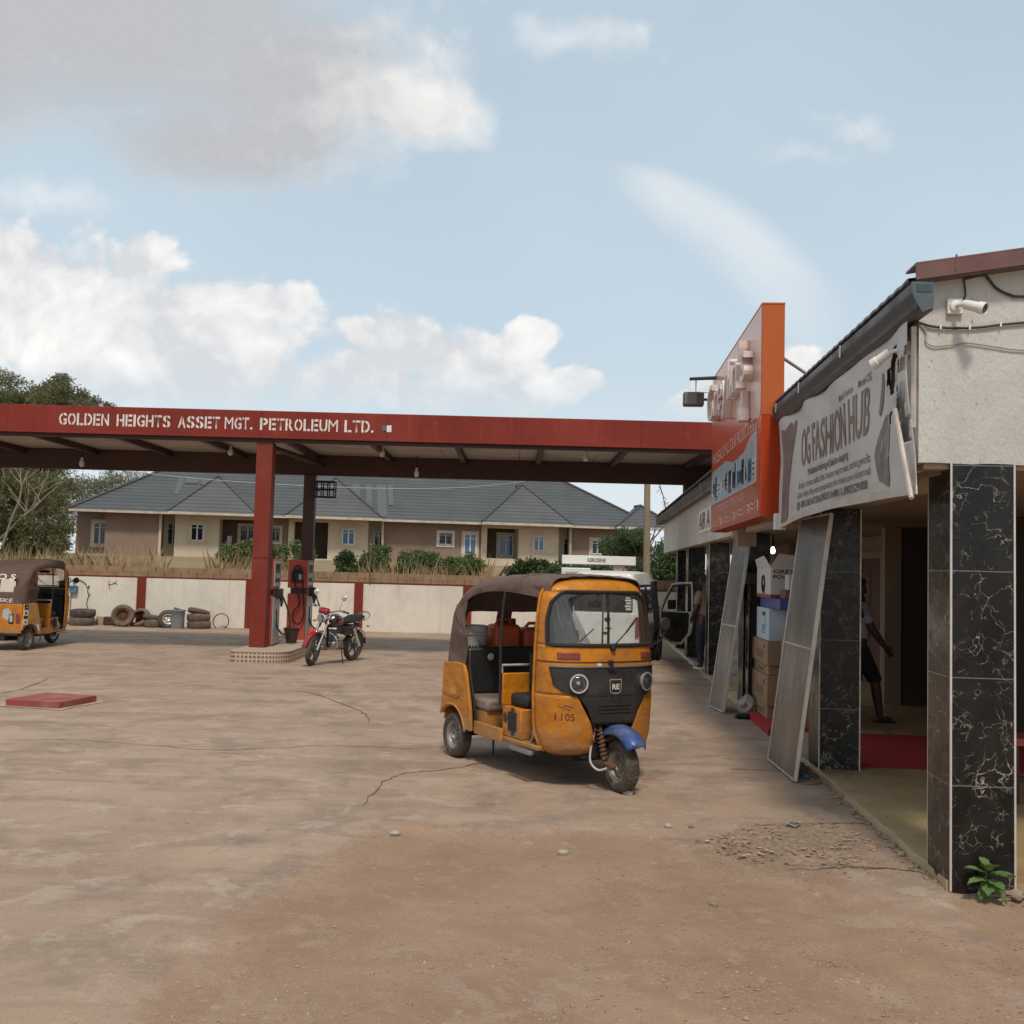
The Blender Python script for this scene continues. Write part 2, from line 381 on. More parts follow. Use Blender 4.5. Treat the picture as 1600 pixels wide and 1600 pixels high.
def text_mesh(s, bold=0.0):
    cu = bpy.data.curves.new('letters', 'FONT'); cu.body = s; cu.offset = bold; cu.size = 1; cu.resolution_u = 4
    o = bpy.data.objects.new('letters', cu); C.objects.link(o)
    bpy.context.view_layer.update()
    me = bpy.data.meshes.new_from_object(o.evaluated_get(bpy.context.evaluated_depsgraph_get()))
    bpy.data.objects.remove(o); bpy.data.curves.remove(cu)
    return me
def text(s, name, m, parent, org, ex, ey, w, h, depth=0.002, bold=0.0, fn=None, stencil=0.0, sub=0):
    """flat raised letters: org is the lower left corner, ex / ey the directions, w x h the whole size"""
    org, ex, ey = Vector(org), Vector(ex).normalized(), Vector(ey).normalized(); ez = ex.cross(ey)
    me = text_mesh(s, bold); bm = bmesh.new(); bm.from_mesh(me); bpy.data.meshes.remove(me)
    if sub:
        x0 = min(v.co.x for v in bm.verts); x1 = max(v.co.x for v in bm.verts)
        for k in range(1, sub):
            bmesh.ops.bisect_plane(bm, geom=bm.verts[:] + bm.edges[:] + bm.faces[:], plane_co=(x0 + (x1 - x0) * k / sub, 0, 0), plane_no=(1, 0, 0))
    xs = [v.co.x for v in bm.verts]; ys = [v.co.y for v in bm.verts]
    x0, x1, y0, y1 = min(xs), max(xs), min(ys), max(ys)
    for v in bm.verts: v.co = Vector(((v.co.x - x0) / (x1 - x0) * w, (v.co.y - y0) / (y1 - y0) * h, 0))
    if depth:
        r = bmesh.ops.extrude_face_region(bm, geom=bm.faces[:])
        for v in [g for g in r['geom'] if isinstance(g, bmesh.types.BMVert)]: v.co.z += depth
    for v in bm.verts:
        p = v.co
        v.co = fn(p.x, p.y, p.z) if fn else org + ex * p.x + ey * p.y + ez * p.z
    bmesh.ops.recalc_face_normals(bm, faces=bm.faces)
    me = bpy.data.meshes.new(name); bm.to_mesh(me); bm.free()
    me.materials.append(m if not isinstance(m, str) else M[m])
    o = bpy.data.objects.new(name, me); C.objects.link(o)
    if parent: o.parent = parent
    return o
def bez(pts, n=24):                             # smooth curve through points (Catmull-Rom)
    pts = [Vector(p) for p in pts]; out = []
    P = [pts[0] * 2 - pts[1]] + pts + [pts[-1] * 2 - pts[-2]]
    for i in range(1, len(P) - 2):
        for k in range(n):
            t = k / n; a, b, c, d = P[i - 1], P[i], P[i + 1], P[i + 2]
            out.append(0.5 * ((2 * b) + (c - a) * t + (2 * a - 5 * b + 4 * c - d) * t * t + (3 * b - a - 3 * c + d) * t ** 3))
    out.append(pts[-1]); return out
def lerp_tab(tab, x):
    if x <= tab[0][0]: return tab[0][1]
    for (a, va), (b, vb) in zip(tab, tab[1:]):
        if x <= b: return va + (vb - va) * (x - a) / (b - a)
    return tab[-1][1]
# ------------------------------------------------------------------ ground
def axis(segs):
    out = [segs[0][0]]
    for a, b, d in segs:
        n = max(1, round((b - a) / d)); out += [a + (b - a) * k / n for k in range(1, n + 1)]
    return out
def inside(poly, x, y):
    c = False; n = len(poly)
    for i in range(n):
        (x0, y0), (x1, y1) = poly[i], poly[i - 1]
        if (y0 > y) != (y1 > y) and x < (x1 - x0) * (y - y0) / (y1 - y0) + x0: c = not c
    return c
def edge_dist(poly, x, y):
    best = 1e9; n = len(poly)
    for i in range(n):
        ax, ay = poly[i - 1]; bx, by = poly[i]; dx, dy = bx - ax, by - ay
        t = max(0, min(1, ((x - ax) * dx + (y - ay) * dy) / (dx * dx + dy * dy + 1e-12)))
        best = min(best, math.hypot(x - ax - t * dx, y - ay - t * dy))
    return best
def gp(*pts): return [tuple(ground(*p)[:2]) for p in pts]
WALL_Y = 28.85
earth = gp((640, 1286), (552, 1310), (450, 1372), (350, 1422), (312, 1482), (240, 1535), (215, 1600)) + [(-1.6, 3.0), (-1.5, -2), (3.4, -2)] + gp((1600, 1585), (1545, 1480), (1440, 1420), (1250, 1345), (1060, 1310), (880, 1297), (760, 1302))
strip = gp((1487, 1402), (1520, 1450), (1560, 1500), (1610, 1590)) + [(3.0, 2), (12, 2), (12, 6.1)] + gp((1600, 1402))
rubble = gp((1080, 1312), (1180, 1290), (1300, 1284), (1385, 1320), (1330, 1352), (1180, 1348))
pit = gp((620, 1262), (700, 1262), (860, 1290), (840, 1300), (700, 1298), (610, 1285))
def mask(poly, x, y, w):
    if not (min(p[0] for p in poly) - 1 < x < max(p[0] for p in poly) + 1 and min(p[1] for p in poly) - 1 < y < max(p[1] for p in poly) + 1): return 0.0
    d = edge_dist(poly, x, y); d = d if inside(poly, x, y) else -d
    d += 0.16 * noise.noise(Vector((x * 2.1, y * 2.1, 3))) + 0.07 * noise.noise(Vector((x * 7, y * 7, 5)))
    return max(0.0, min(1.0, 0.5 + d / w))
def ground_z(x, y):
    if y > 29.0: return 0.95 + 1.15 * max(0, min(1, (y - 30) / 26)) + 0.25 * noise.noise(Vector((x * .15, y * .15, 0)))
    return 0.0
def build_ground():
    X = axis([(-1500, -300, 300), (-300, -60, 40), (-60, -16, 4), (-16, -7, .6), (-7, -3.4, .12), (-3.4, 4.4, .042), (4.4, 12, .5), (12, 60, 6), (60, 300, 40), (300, 1500, 300)])
    Y = axis([(-1500, -200, 260), (-200, -10, 30), (-10, 2.6, .7), (2.6, 8.2, .042), (8.2, 13, .1), (13, 28.6, .6), (28.6, 28.92, .32), (28.92, 28.98, .06), (28.98, 29.02, .04), (29.02, 60, 2.5), (60, 300, 30), (300, 2000, 280)])
    vs = []; dirt = []; rub = []
    for y in Y:
        for x in X:
            near = -7 < x < 12 and 1.9 < y < 13
            d = max(mask(earth, x, y, .62), mask(strip, x, y, .16)) if near else 0.0
            r = mask(rubble, x, y, .6) if near else 0.0
            z = ground_z(x, y)
            if near:
                n1 = noise.fractal(Vector((x * 3, y * 3, 0)), 1.0, 2.0, 4); n2 = noise.noise(Vector((x * 13, y * 13, 1)))
                z += -0.030 * d + d * (0.012 * n1 + 0.006 * n2) + 0.0025 * n1
                if r > 0: z += r * (0.010 * abs(noise.noise(Vector((x * 9, y * 11, 7)))) * 3 + 0.006 * n2 - 0.014)
                q = mask(pit, x, y, .10)
                if q > 0: z += q * .022
            vs.append((x, y, z)); dirt.append(d); rub.append(r)
    nx = len(X); fs = [(j * nx + i, j * nx + i + 1, (j + 1) * nx + i + 1, (j + 1) * nx + i) for j in range(len(Y) - 1) for i in range(nx - 1)]
    me = bpy.data.meshes.new('ground'); me.from_pydata(vs, [], fs)
    for nm, dat in (('dirt', dirt), ('rubble', rub)):
        a = me.attributes.new(nm, 'FLOAT', 'POINT'); a.data.foreach_set('value', dat)
    me.polygons.foreach_set('use_smooth', [True] * len(me.polygons))
    t = NT('dusty_concrete'); p = t.pos()
    at_ = lambda k: t.n('ShaderNodeAttribute', attribute_name=k).outputs['Fac']
    sp = t.n('ShaderNodeSeparateXYZ'); t.L.new(p, sp.inputs[0])
    big = t.noise(p, 0.30, 6, 0.6, 0.6); mid = t.noise(p, 1.3, 7, 0.65, 0.3); fine = t.noise(p, 9, 6, 0.7); grit = t.noise(p, 90, 3, 0.7)
    wn = t.n('ShaderNodeTexNoise'); t.L.new(p, wn.inputs['Vector']); wn.inputs['Scale'].default_value = .6; warpn = wn.outputs[1]
    streak = t.noise(t.vmath('MULTIPLY', p, (0.35, 2.2, 1)), 1.0, 6, 0.62, 0.8)
    c = t.mix(t.ramp(big, 0.35, 0.65), (0.317, 0.213, 0.146), (0.376, 0.264, 0.185))
    c = t.mix(t.ramp(mid, 0.47, 0.62, 0, 0.9), c, (0.256, 0.183, 0.134))
    c = t.mix(t.ramp(streak, 0.50, 0.68, 0, 0.65), c, (0.246, 0.159, 0.107))
    c = t.mix(t.ramp(streak, 0.44, 0.30, 0, 0.6), c, (0.436, 0.303, 0.211))
    c = t.mix(t.ramp(t.noise(p, 0.55, 5, 0.6, 1.2), 0.60, 0.72, 0, 0.5), c, (0.207, 0.159, 0.124))
    c = t.mix(t.ramp(fine, 0.53, 0.70, 0, 0.45), c, (0.459, 0.329, 0.236))
    c = t.mix(t.ramp(grit, 0.56, 0.70, 0, 0.5), c, (0.175, 0.117, 0.082))
    blot = t.noise(p, 2.3, 9, .72, .4); c = t.mix(t.ramp(blot, .54, .60, 0, .38), c, (0.453, 0.350, 0.276)); c = t.mix(t.ramp(t.noise(t.vmath('ADD', p, (7, 3, 0)), 1.7, 9, .74, .5), .55, .62, 0, .42), c, (0.190, 0.145, 0.112))
    c = t.mix(t.ramp(t.noise(p, 34, 5, .75), .57, .66, 0, .45), c, (0.173, 0.126, 0.097)); c = t.mix(t.ramp(t.noise(p, 48, 4, .7), .60, .68, 0, .45), c, (0.499, 0.402, 0.330))
    # tyre sweeps: dark arcs of rubber
    for (cx_, cy_, r_, w_) in ((-9.0, 9.0, 7.6, .10), (-9.0, 9.0, 8.9, .10), (3.5, 16.5, 6.2, .09), (3.5, 16.5, 7.4, .09)):
        dd = t.math('ABSOLUTE', t.math('SUBTRACT', t.vmath('DISTANCE', t.vmath('ADD', p, t.vmath('MULTIPLY', t.vmath('SUBTRACT', warpn, (.5, .5, .5)), (.5, .5, 0))), (cx_, cy_, 0)), r_))
        c = t.mix(t.math('MULTIPLY', t.ramp(dd, w_ * 1.6, w_ * .4), t.ramp(mid, .40, .62, 0, .34)), c, (0.181, 0.135, 0.107))
    oil = t.ramp(t.noise(t.vmath('ADD', p, (31, 11, 0)), .85, 6, .62, .6), .64, .74, 0, .55); c = t.mix(oil, c, (0.140, 0.110, 0.089))
    vo = t.n('ShaderNodeTexVoronoi', feature='F1'); t.L.new(p, vo.inputs['Vector']); vo.inputs['Scale'].default_value = 30; speck = t.ramp(vo.outputs['Distance'], .10, .20, 1, 0)
    spc = t.n('ShaderNodeSeparateColor'); t.L.new(vo.outputs['Color'], spc.inputs[0]); spsel = t.ramp(spc.outputs[0], .72, .76)
    dm = at_('dirt'); rm = at_('rubble')
    e = t.mix(t.ramp(mid, 0.35, 0.7), (0.290, 0.178, 0.111), (0.343, 0.220, 0.142))
    e = t.mix(t.ramp(fine, 0.52, 0.74, 0, 0.55), e, (0.405, 0.266, 0.171))
    e = t.mix(t.ramp(t.noise(p, 3.1, 7, 0.7, 0.5), 0.60, 0.72, 0, 0.6), e, (0.502, 0.372, 0.273))
    e = t.mix(t.ramp(t.noise(p, 38, 4, 0.7), 0.60, 0.72, 0, 0.6), e, (0.152, 0.094, 0.057))
    e = t.mix(t.ramp(grit, 0.58, 0.72, 0, 0.5), e, (0.459, 0.320, 0.216))
    e = t.mix(t.math('MULTIPLY', t.math('MULTIPLY', speck, spsel), .75), e, t.mix(spc.outputs[1], (0.137, 0.089, 0.060), (0.472, 0.373, 0.290)))
    e = t.mix(t.ramp(t.noise(t.vmath('ADD', p, (5, 9, 0)), 1.6, 8, .72, .4), .54, .62, 0, .5), e, (0.363, 0.271, 0.199))
    fl = t.n('ShaderNodeTexVoronoi', feature='F1'); t.L.new(t.vmath('ADD', t.vmath('MULTIPLY', p, (1, 1.5, 1)), t.vmath('MULTIPLY', t.vmath('SUBTRACT', warpn, (.5, .5, .5)), (.2, .2, 0))), fl.inputs['Vector']); fl.inputs['Scale'].default_value = 46
    fs = t.n('ShaderNodeSeparateColor'); t.L.new(fl.outputs['Color'], fs.inputs[0]); patch_ = t.ramp(t.noise(p, 1.9, 6, .7, .5), .46, .60)
    e = t.mix(t.math('MULTIPLY', t.math('MULTIPLY', t.ramp(fl.outputs['Distance'], .20, .34, 1, 0), patch_), .9), e, t.mix(fs.outputs[0], (0.165, 0.110, 0.075), (0.46, 0.36, 0.285)))
    pit_ = t.ramp(t.noise(p, 30, 6, .8, .3), .60, .66, 0, .75); e = t.mix(t.math('MULTIPLY', pit_, t.ramp(t.noise(t.vmath('ADD', p, (3, 3, 0)), 1.4, 5, .7), .42, .60)), e, (0.135, 0.088, 0.060))
    chip = t.ramp(t.noise(t.vmath('ADD', p, (13, 3, 0)), 21, 7, .8, .4), .60, .655, 0, .8); e = t.mix(t.math('MULTIPLY', chip, t.ramp(t.noise(t.vmath('ADD', p, (1, 8, 0)), 1.1, 5, .7), .46, .60)), e, (0.47, 0.37, 0.29))
    dmn = t.ramp(t.math('ADD', dm, t.math('MULTIPLY', t.math('SUBTRACT', t.noise(p, 9, 9, 0.78, .5), 0.5), 2.0)), 0.36, 0.64)
    c = t.mix(dmn, c, e)
    c = t.mix(t.math('MULTIPLY', rm, t.ramp(t.noise(p, 22, 5, 0.7), 0.40, 0.62, 0.9, 0.0)), c, (0.180, 0.126, 0.087))
    back = t.ramp(sp.outputs[1], 28.9, 29.1)
    c = t.mix(back, c, t.mix(t.ramp(mid, 0.35, 0.65), (0.20, 0.135, 0.075), (0.28, 0.20, 0.11)))
    t.base(c); t.set(Roughness=t.ramp(mid, 0.3, 0.7, 0.72, 0.95), Specular_IOR_Level=0.3)
    h = t.math('ADD', t.math('MULTIPLY', fine, 0.6), t.math('MULTIPLY', grit, t.math('ADD', 0.25, t.math('MULTIPLY', dm, 0.5))))
    t.bump(h, 0.85, 0.018)
    me.materials.append(t.m)
    o = bpy.data.objects.new('ground', me); C.objects.link(o)
    tag(o, 'dusty brown concrete forecourt with an eroded patch of bare earth in the foreground', 'ground', kind='structure')
build_ground()

def crack(name, pts, w, label):
    mb = MB(); P = bez([ground(*p) for p in pts], 10); L = []; R = []
    for i, p in enumerate(P):
        d = (P[min(i + 1, len(P) - 1)] - P[max(i - 1, 0)]).normalized(); nrm = Vector((-d.y, d.x, 0))
        j = nrm * (0.035 * noise.noise(Vector((p.x * 5, p.y * 5, 2))) + 0.03 * random.uniform(-.4, .4)); ww = w * random.uniform(0.35, 1.3) * (0.25 if i in (0, len(P) - 1) else 1)
        L.append(p + j + nrm * ww + Vector((0, 0, .0045))); R.append(p + j - nrm * ww + Vector((0, 0, .0045)))
    n = len(P); mb.add(L + R, [(i, i + 1, n + i + 1, n + i) for i in range(n - 1)])
    tag(mb.build(name, M['crack'], smooth=False), label, 'crack', kind='structure')
M['crack'] = mat('crack_dark_brown', (0.15, 0.105, 0.075), 1.0, bump=0)  # one even dark brown for all the crack strips
crack('ground_crack', [(0, 1156), (120, 1157), (250, 1166), (330, 1172), (430, 1169), (520, 1165), (655, 1171)], .007, 'long thin crack running across the forecourt at left')
crack('ground_crack', [(565, 1258), (600, 1222), (640, 1208), (690, 1203), (760, 1192)], .009, 'jagged crack running to the nearest rickshaw rear wheel')
crack('ground_crack', [(1140, 1202), (1200, 1204), (1260, 1203)], .008, 'short crack in the concrete before the nearer solar panel')
crack('ground_crack', [(1230, 1354), (1310, 1353), (1390, 1358), (1440, 1362)], .010, 'crack ending at the broken porch edge')
crack('ground_crack', [(1180, 1290), (1250, 1287), (1330, 1286), (1385, 1290)], .008, 'crack above the rubble patch')
crack('ground_crack', [(400, 1080), (480, 1082), (560, 1110), (580, 1128)], .010, 'faint crack behind the red slab and right of it')
crack('ground_crack', [(0, 1084), (40, 1075), (75, 1060)], .010, 'crack behind the red slab')

def lie(x, y):                                  # height of the eroded surface at a point
    d = max(mask(earth, x, y, .62), mask(strip, x, y, .16)); n1 = noise.fractal(Vector((x * 3, y * 3, 0)), 1.0, 2.0, 4)
    return -0.030 * d + d * 0.012 * n1 + 0.0025 * n1
def stone(px, py, r, label, m='stone', flat=.7):
    p = ground(px, py); mb = MB(); mb.blob((0, 0, r * flat * .7), (r * 1.15, r, r * flat), 8, .22)
    o = mb.build('stone', m, ang=20); o.location = (p.x, p.y, lie(p.x, p.y) - r * .12); tag(o, label, 'stone'); return o
def pebbles():
    mb = MB()
    for k in range(1100):
        px = random.uniform(150, 1600); py = 1600 - (random.random() ** 1.6) * 420
        p = ground(px, py)
        if mask(earth, p.x, p.y, .3) < .5 and mask(strip, p.x, p.y, .2) < .5 and mask(rubble, p.x, p.y, .5) < .4 and random.random() < .86: continue
        r = random.choice([.003, .004, .004, .005, .006, .007, .009, .013 if random.random() < .3 else .005])
        z = lie(p.x, p.y)
        mb.blob((p.x, p.y, z + r * .1), (r * random.uniform(.8, 1.4), r * random.uniform(.8, 1.4), r * random.uniform(.4, .8)), 6, .2)
    for k in range(520):
        a = random.random(); px = 1080 + 300 * random.random(); py = 1288 + 62 * random.random(); p = ground(px, py)
        if not inside(rubble, p.x, p.y) or noise.noise(Vector((p.x * 3, p.y * 5, 2))) < -.12: continue
        r = random.uniform(.005, .014); mb.blob((p.x, p.y, r * .05), (r * 1.5, r, r * .5), 6, .3)
    for k in range(5200):
        px = random.uniform(900, 1600); py = random.uniform(1320, 1600); p = ground(px, py)
        w = noise.noise(Vector((p.x * 2.2, p.y * 2.2, 8))) + .25
        if random.random() > w * 1.6: continue
        r = random.choice([.002, .003, .003, .004, .005, .007]); mb.blob((p.x, p.y, lie(p.x, p.y) + r * .1), (r * random.uniform(1, 1.9), r * random.uniform(.8, 1.4), r * .55), 5, .25)
    t = NT('loose_gravel'); g = t.n('ShaderNodeNewGeometry').outputs['Random Per Island']
    t.base(t.mix(t.ramp(g, 0.90, 1.0), t.mix(g, (0.20, 0.130, 0.088), (0.36, 0.245, 0.170)), (0.42, 0.33, 0.26))); t.set(Roughness=0.95)
    tag(mb.build('gravel', t.m, norm=False), 'loose gravel and crumbs of broken concrete scattered over the forecourt', 'gravel', kind='stuff')
pebbles()
stone(982, 1241, .042, 'pale stone wedged against the front wheel of the nearest rickshaw')
stone(1044, 1293, .028, 'small pale stone lying alone on the concrete in front of the nearest rickshaw')
stone(880, 1329, .030, 'flat pale stone on the bare earth in front of the rickshaw')
stone(1080, 1293, .018, 'dark brown pebble right of the small pale stone', 'pebble')
stone(1115, 1406, .024, 'dark stone in the middle of the bare earth', 'pebble')
stone(618, 1299, .035, 'pale lump of broken concrete at the edge of the earth patch')
def cup():
    p = ground(1240, 1291); mb = MB()
    for k in range(26):
        a = [Vector((random.gauss(0, .035), random.gauss(0, .035), abs(random.gauss(.015, .014)))) for _ in range(3)]
        mb.add(a, [(0, 1, 2)])
    o = mb.build('plastic_wrapper', M['clear_sheet'], smooth=False); o.location = (p.x, p.y, .008); tag(o, 'crumpled clear plastic wrapper on the concrete before the rubble patch', 'litter')
cup()

# low red slab with a cement apron
def red_slab():
    A, B, D = ground(8, 1103), ground(92, 1108), ground(151, 1097)
    ex = (A - B); ey = (D - B); E4 = B + ex + ey
    t = thing('concrete_plinth', 'low red painted concrete slab on the open forecourt at left', 'slab')
    mb = MB(); z = .085
    q = [B, D, E4, A]
    mb.add([p + Vector((0, 0, .002)) for p in q] + [p + Vector((0, 0, z)) for p in q], [(0, 1, 2, 3), (4, 5, 6, 7), (0, 1, 5, 4), (1, 2, 6, 5), (2, 3, 7, 6), (3, 0, 4, 7)])
    mb.build('slab', 'red_slab', t, bevel=.008)
    ap = MB(); c = (B + E4) / 2; ring = []
    for k in range(40):
        a = 2 * PI * k / 40; u, v = math.cos(a), math.sin(a); s = 1 / max(abs(u), abs(v)); s *= 0.5 * (1.22 + .22 * noise.noise(Vector((u * 2, v * 2, 9))))
        p = c + ex * u * s + ey * v * s; ring.append(Vector((p.x, p.y, .006)))
    ap.add([Vector((c.x, c.y, .008))] + ring, [(0, 1 + i, 1 + (i + 1) % 40) for i in range(40)]); ap.build('cement_apron', 'cement', t)
M['red_slab'] = mat('worn_red_floor_paint', (0.25, 0.045, 0.035), 0.7, dirt=(0.30, 0.17, 0.13), dirt_amt=0.8, dscale=2.5)
M['cement'] = mat('dusty_cement', (0.40, 0.30, 0.22), 0.9, dirt=(0.30, 0.21, 0.15), dirt_amt=0.6, bump=0.4)
red_slab()
# ------------------------------------------------------------------ filling station canopy
def fascia_mat():
    t = NT('fascia_sheet_red'); p = t.pos(); sp = t.n('ShaderNodeSeparateXYZ'); t.L.new(p, sp.inputs[0])
    c = t.mix(t.ramp(t.noise(p, .45, 5, .6), .35, .7), (0.175, 0.022, 0.014), (0.225, 0.033, 0.021))
    st = t.noise(t.vmath('MULTIPLY', p, (5, 5, .35)), 1.4, 5, .65); c = t.mix(t.ramp(st, .52, .72, 0, .55), c, (0.12, 0.020, 0.014)); c = t.mix(t.ramp(st, .44, .28, 0, .4), c, (0.27, 0.060, 0.040))
    c = t.mix(t.ramp(t.noise(p, 7, 7, .75), .62, .70, 0, .5), c, (0.29, 0.10, 0.07))
    j = t.ramp(t.math('PINGPONG', sp.outputs[0], 1.22), 0.0, .010, 1, 0); c = t.mix(t.math('MULTIPLY', j, .7), c, (0.06, 0.014, 0.010))
    t.base(c); t.set(Roughness=.5, Specular_IOR_Level=.2); t.bump(t.noise(p, 1.2, 3, .5), .5, .05); return t.m
M['red_fascia'] = fascia_mat()
def canopy():
    t = thing('fuel_canopy', 'long red filling station canopy with white stencilled company lettering', 'canopy')
    X0, X1, YF, YB = -16.5, 6.2, 19.6, 23.2
    ZB, ZT = 4.25, 4.76
    f = MB(); f.box(X0, X1, YF, YF + .06, ZB, ZT).build('fascia', 'red_fascia', t, bevel=.01)
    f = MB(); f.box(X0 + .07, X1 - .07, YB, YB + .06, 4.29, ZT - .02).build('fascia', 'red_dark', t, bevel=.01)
    f = MB(); f.box(X1 - .065, X1 - .005, YF + .065, YB - .005, ZB + .003, ZT - .01).build('fascia', 'red_fascia', t)
    f = MB(); f.box(X0 + .005, X0 + .065, YF + .065, YB - .005, ZB + .003, ZT - .01).build('fascia', 'red_fascia', t)
    lip = MB(); lip.box(X0, X1, YF - .035, YF - .002, ZB - .025, ZB + .03); lip.build('fascia_lip', 'red_fascia', t)
    # ceiling sheets with seams, roof sheet above
    c = MB(); k = 0; xs = [X0 + .08 + i * 1.655 for i in range(14)]
    for a, b in zip(xs, xs[1:]):
        for (y0, y1) in ((YF + .09, 21.4), (21.41, YB - .03)):
            zo = random.uniform(-.008, .008); c.box(a + .006, b - .006, y0, y1, 4.30 + zo, 4.315 + zo)
    c.build('ceiling_panel', 'ceiling_sheet', t, smooth=False)
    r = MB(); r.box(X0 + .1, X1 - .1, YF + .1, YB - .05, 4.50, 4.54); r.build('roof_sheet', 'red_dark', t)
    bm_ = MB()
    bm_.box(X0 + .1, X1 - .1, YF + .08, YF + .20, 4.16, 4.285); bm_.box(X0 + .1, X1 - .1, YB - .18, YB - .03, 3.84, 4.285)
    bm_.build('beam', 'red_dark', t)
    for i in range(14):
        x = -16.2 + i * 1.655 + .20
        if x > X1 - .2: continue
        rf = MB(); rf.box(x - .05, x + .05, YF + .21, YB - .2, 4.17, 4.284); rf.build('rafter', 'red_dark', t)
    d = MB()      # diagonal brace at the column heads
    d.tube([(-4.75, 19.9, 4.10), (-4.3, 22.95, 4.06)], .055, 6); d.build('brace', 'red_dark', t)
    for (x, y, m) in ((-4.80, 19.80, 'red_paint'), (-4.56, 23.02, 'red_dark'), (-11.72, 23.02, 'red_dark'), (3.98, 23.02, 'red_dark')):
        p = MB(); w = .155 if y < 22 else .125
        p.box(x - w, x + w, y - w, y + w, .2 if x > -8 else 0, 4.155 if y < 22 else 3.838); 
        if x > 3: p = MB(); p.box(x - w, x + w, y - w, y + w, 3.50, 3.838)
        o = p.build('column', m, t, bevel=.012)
        if x > 3: continue
        b = MB(); b.box(x - w - .012, x + w + .012, y - w - .012, y + w + .012, 1.93, 1.98); b.build('column_band', m, o)
    # cage lamp on the rear column
    g = MB(); cx, cz = -4.20, 3.51
    for k in range(4):
        for yy in (22.75, 23.0):
            g.tube([(cx - .2 + k * .14, yy, cz - .17), (cx - .2 + k * .14, yy, cz + .17)], .014, 5)
    for k in range(3):
        for yy in (22.75, 23.0):
            g.tube([(cx - .24, yy, cz - .17 + k * .17), (cx + .24, yy, cz - .17 + k * .17)], .014, 5)
    for sx in (-.2, .22):
        for k in (-.17, .17): g.tube([(cx + sx, 22.75, cz + k), (cx + sx, 23.0, cz + k)], .014, 5)
    g.build('lamp_cage', 'black', t)
    for (px, py, Y) in ((128, 722, 22.7), (597, 706, 21), (651, 738, 22.6), (915, 713, 20.9), (360, 704, 21.5)):
        p = at(px, py, Y); b = MB(); b.lathe([(0.001, -.11), (.045, -.09), (.06, -.04), (.05, .01), (.028, .05), (.026, .10)], 12, p)
        o = b.build('light_bulb', 'bulb_off', t)
        h = MB(); h.tube([(p.x, p.y, p.z + .10), (p.x, p.y, 4.29)], .012, 6); h.build('lamp_holder', 'black', o)
    # lettering, written with stencil gaps
    words = [('GOLDEN', 92, 172, 646, 665), ('HEIGHTS', 182, 268, 648, 668), ('ASSET', 278, 345, 651, 669), ('MGT.', 351, 395, 652, 671), ('PETROLEUM', 406, 530, 653, 673), ('LTD.', 538, 585, 656, 675)]
    for w, x0, x1, y0, y1 in words:
        a = at(x0, y1, YF); b = at(x1, y1 + 1, YF); wd = b.x - a.x; hh = .232
        n = len(w); widths = {'I': .42, '.': .36, 'M': 1.2, 'L': .86, 'E': .9, 'T': .92}
        tot = sum(widths.get(ch, 1.0) for ch in w); x = a.x; zb = 4.382
        for ch in w:
            cw = wd * widths.get(ch, 1.0) / tot; lw = cw * (.86 if ch != 'I' else .62)
            hh2 = .05 if ch == '.' else hh
            lt = text(ch, 'lettering', 'white_letter', t, (x, YF - .006, zb), (1, 0, 0), (0, 0, 1), lw if ch != '.' else .05, hh2, 0, .022 if ch != 'M' else 0.0)
            # stencil gap
            bm = bmesh.new(); bm.from_mesh(lt.data); cxm = x + lw / 2
            if ch in 'OGDSRPAUQ': cuts = [((1, 0, 0), cxm - .0 - (.02 if ch in 'RPD' else 0), .011)]
            elif ch in 'EHN': cuts = [((1, 0, 0), x + lw * .36, .010)]
            elif ch in 'M': cuts = []
            elif ch in 'LT': cuts = [((1, 0, 0), x + lw * (.5 if ch == 'L' else .30), .009)]
            else: cuts = []
            for no, pos, hw in cuts:
                v = Vector(no)
                for s_ in (-1, 1):
                    co = v * (pos + s_ * hw)
                    bmesh.ops.bisect_plane(bm, geom=bm.verts[:] + bm.edges[:] + bm.faces[:], plane_co=co, plane_no=v)
                kill = [fc for fc in bm.faces if abs(fc.calc_center_median().dot(v) - pos) < hw]
                bmesh.ops.delete(bm, geom=kill, context='FACES')
            bm.to_mesh(lt.data); bm.free(); x += cw
    e = MB(); p = at(606, 670, YF); e.box(p.x - .02, p.x + .07, YF - .012, YF - .004, p.z - .065, p.z + .065); e.build('emblem', 'white_letter', t)
    e = MB(); e.box(p.x - .11, p.x - .025, YF - .012, YF - .004, p.z - .04, p.z + .06); e.build('emblem', 'grey_dark', t)
M['grey_dark'] = mat('dark_grey_paint', (0.10, 0.10, 0.105), 0.6)
M['ceiling_sheet'] = mat('grimy_ceiling_sheet', (0.46, 0.40, 0.36), 0.6, dirt=(0.30, 0.24, 0.20), dirt_amt=0.7, dscale=1.5)
canopy()

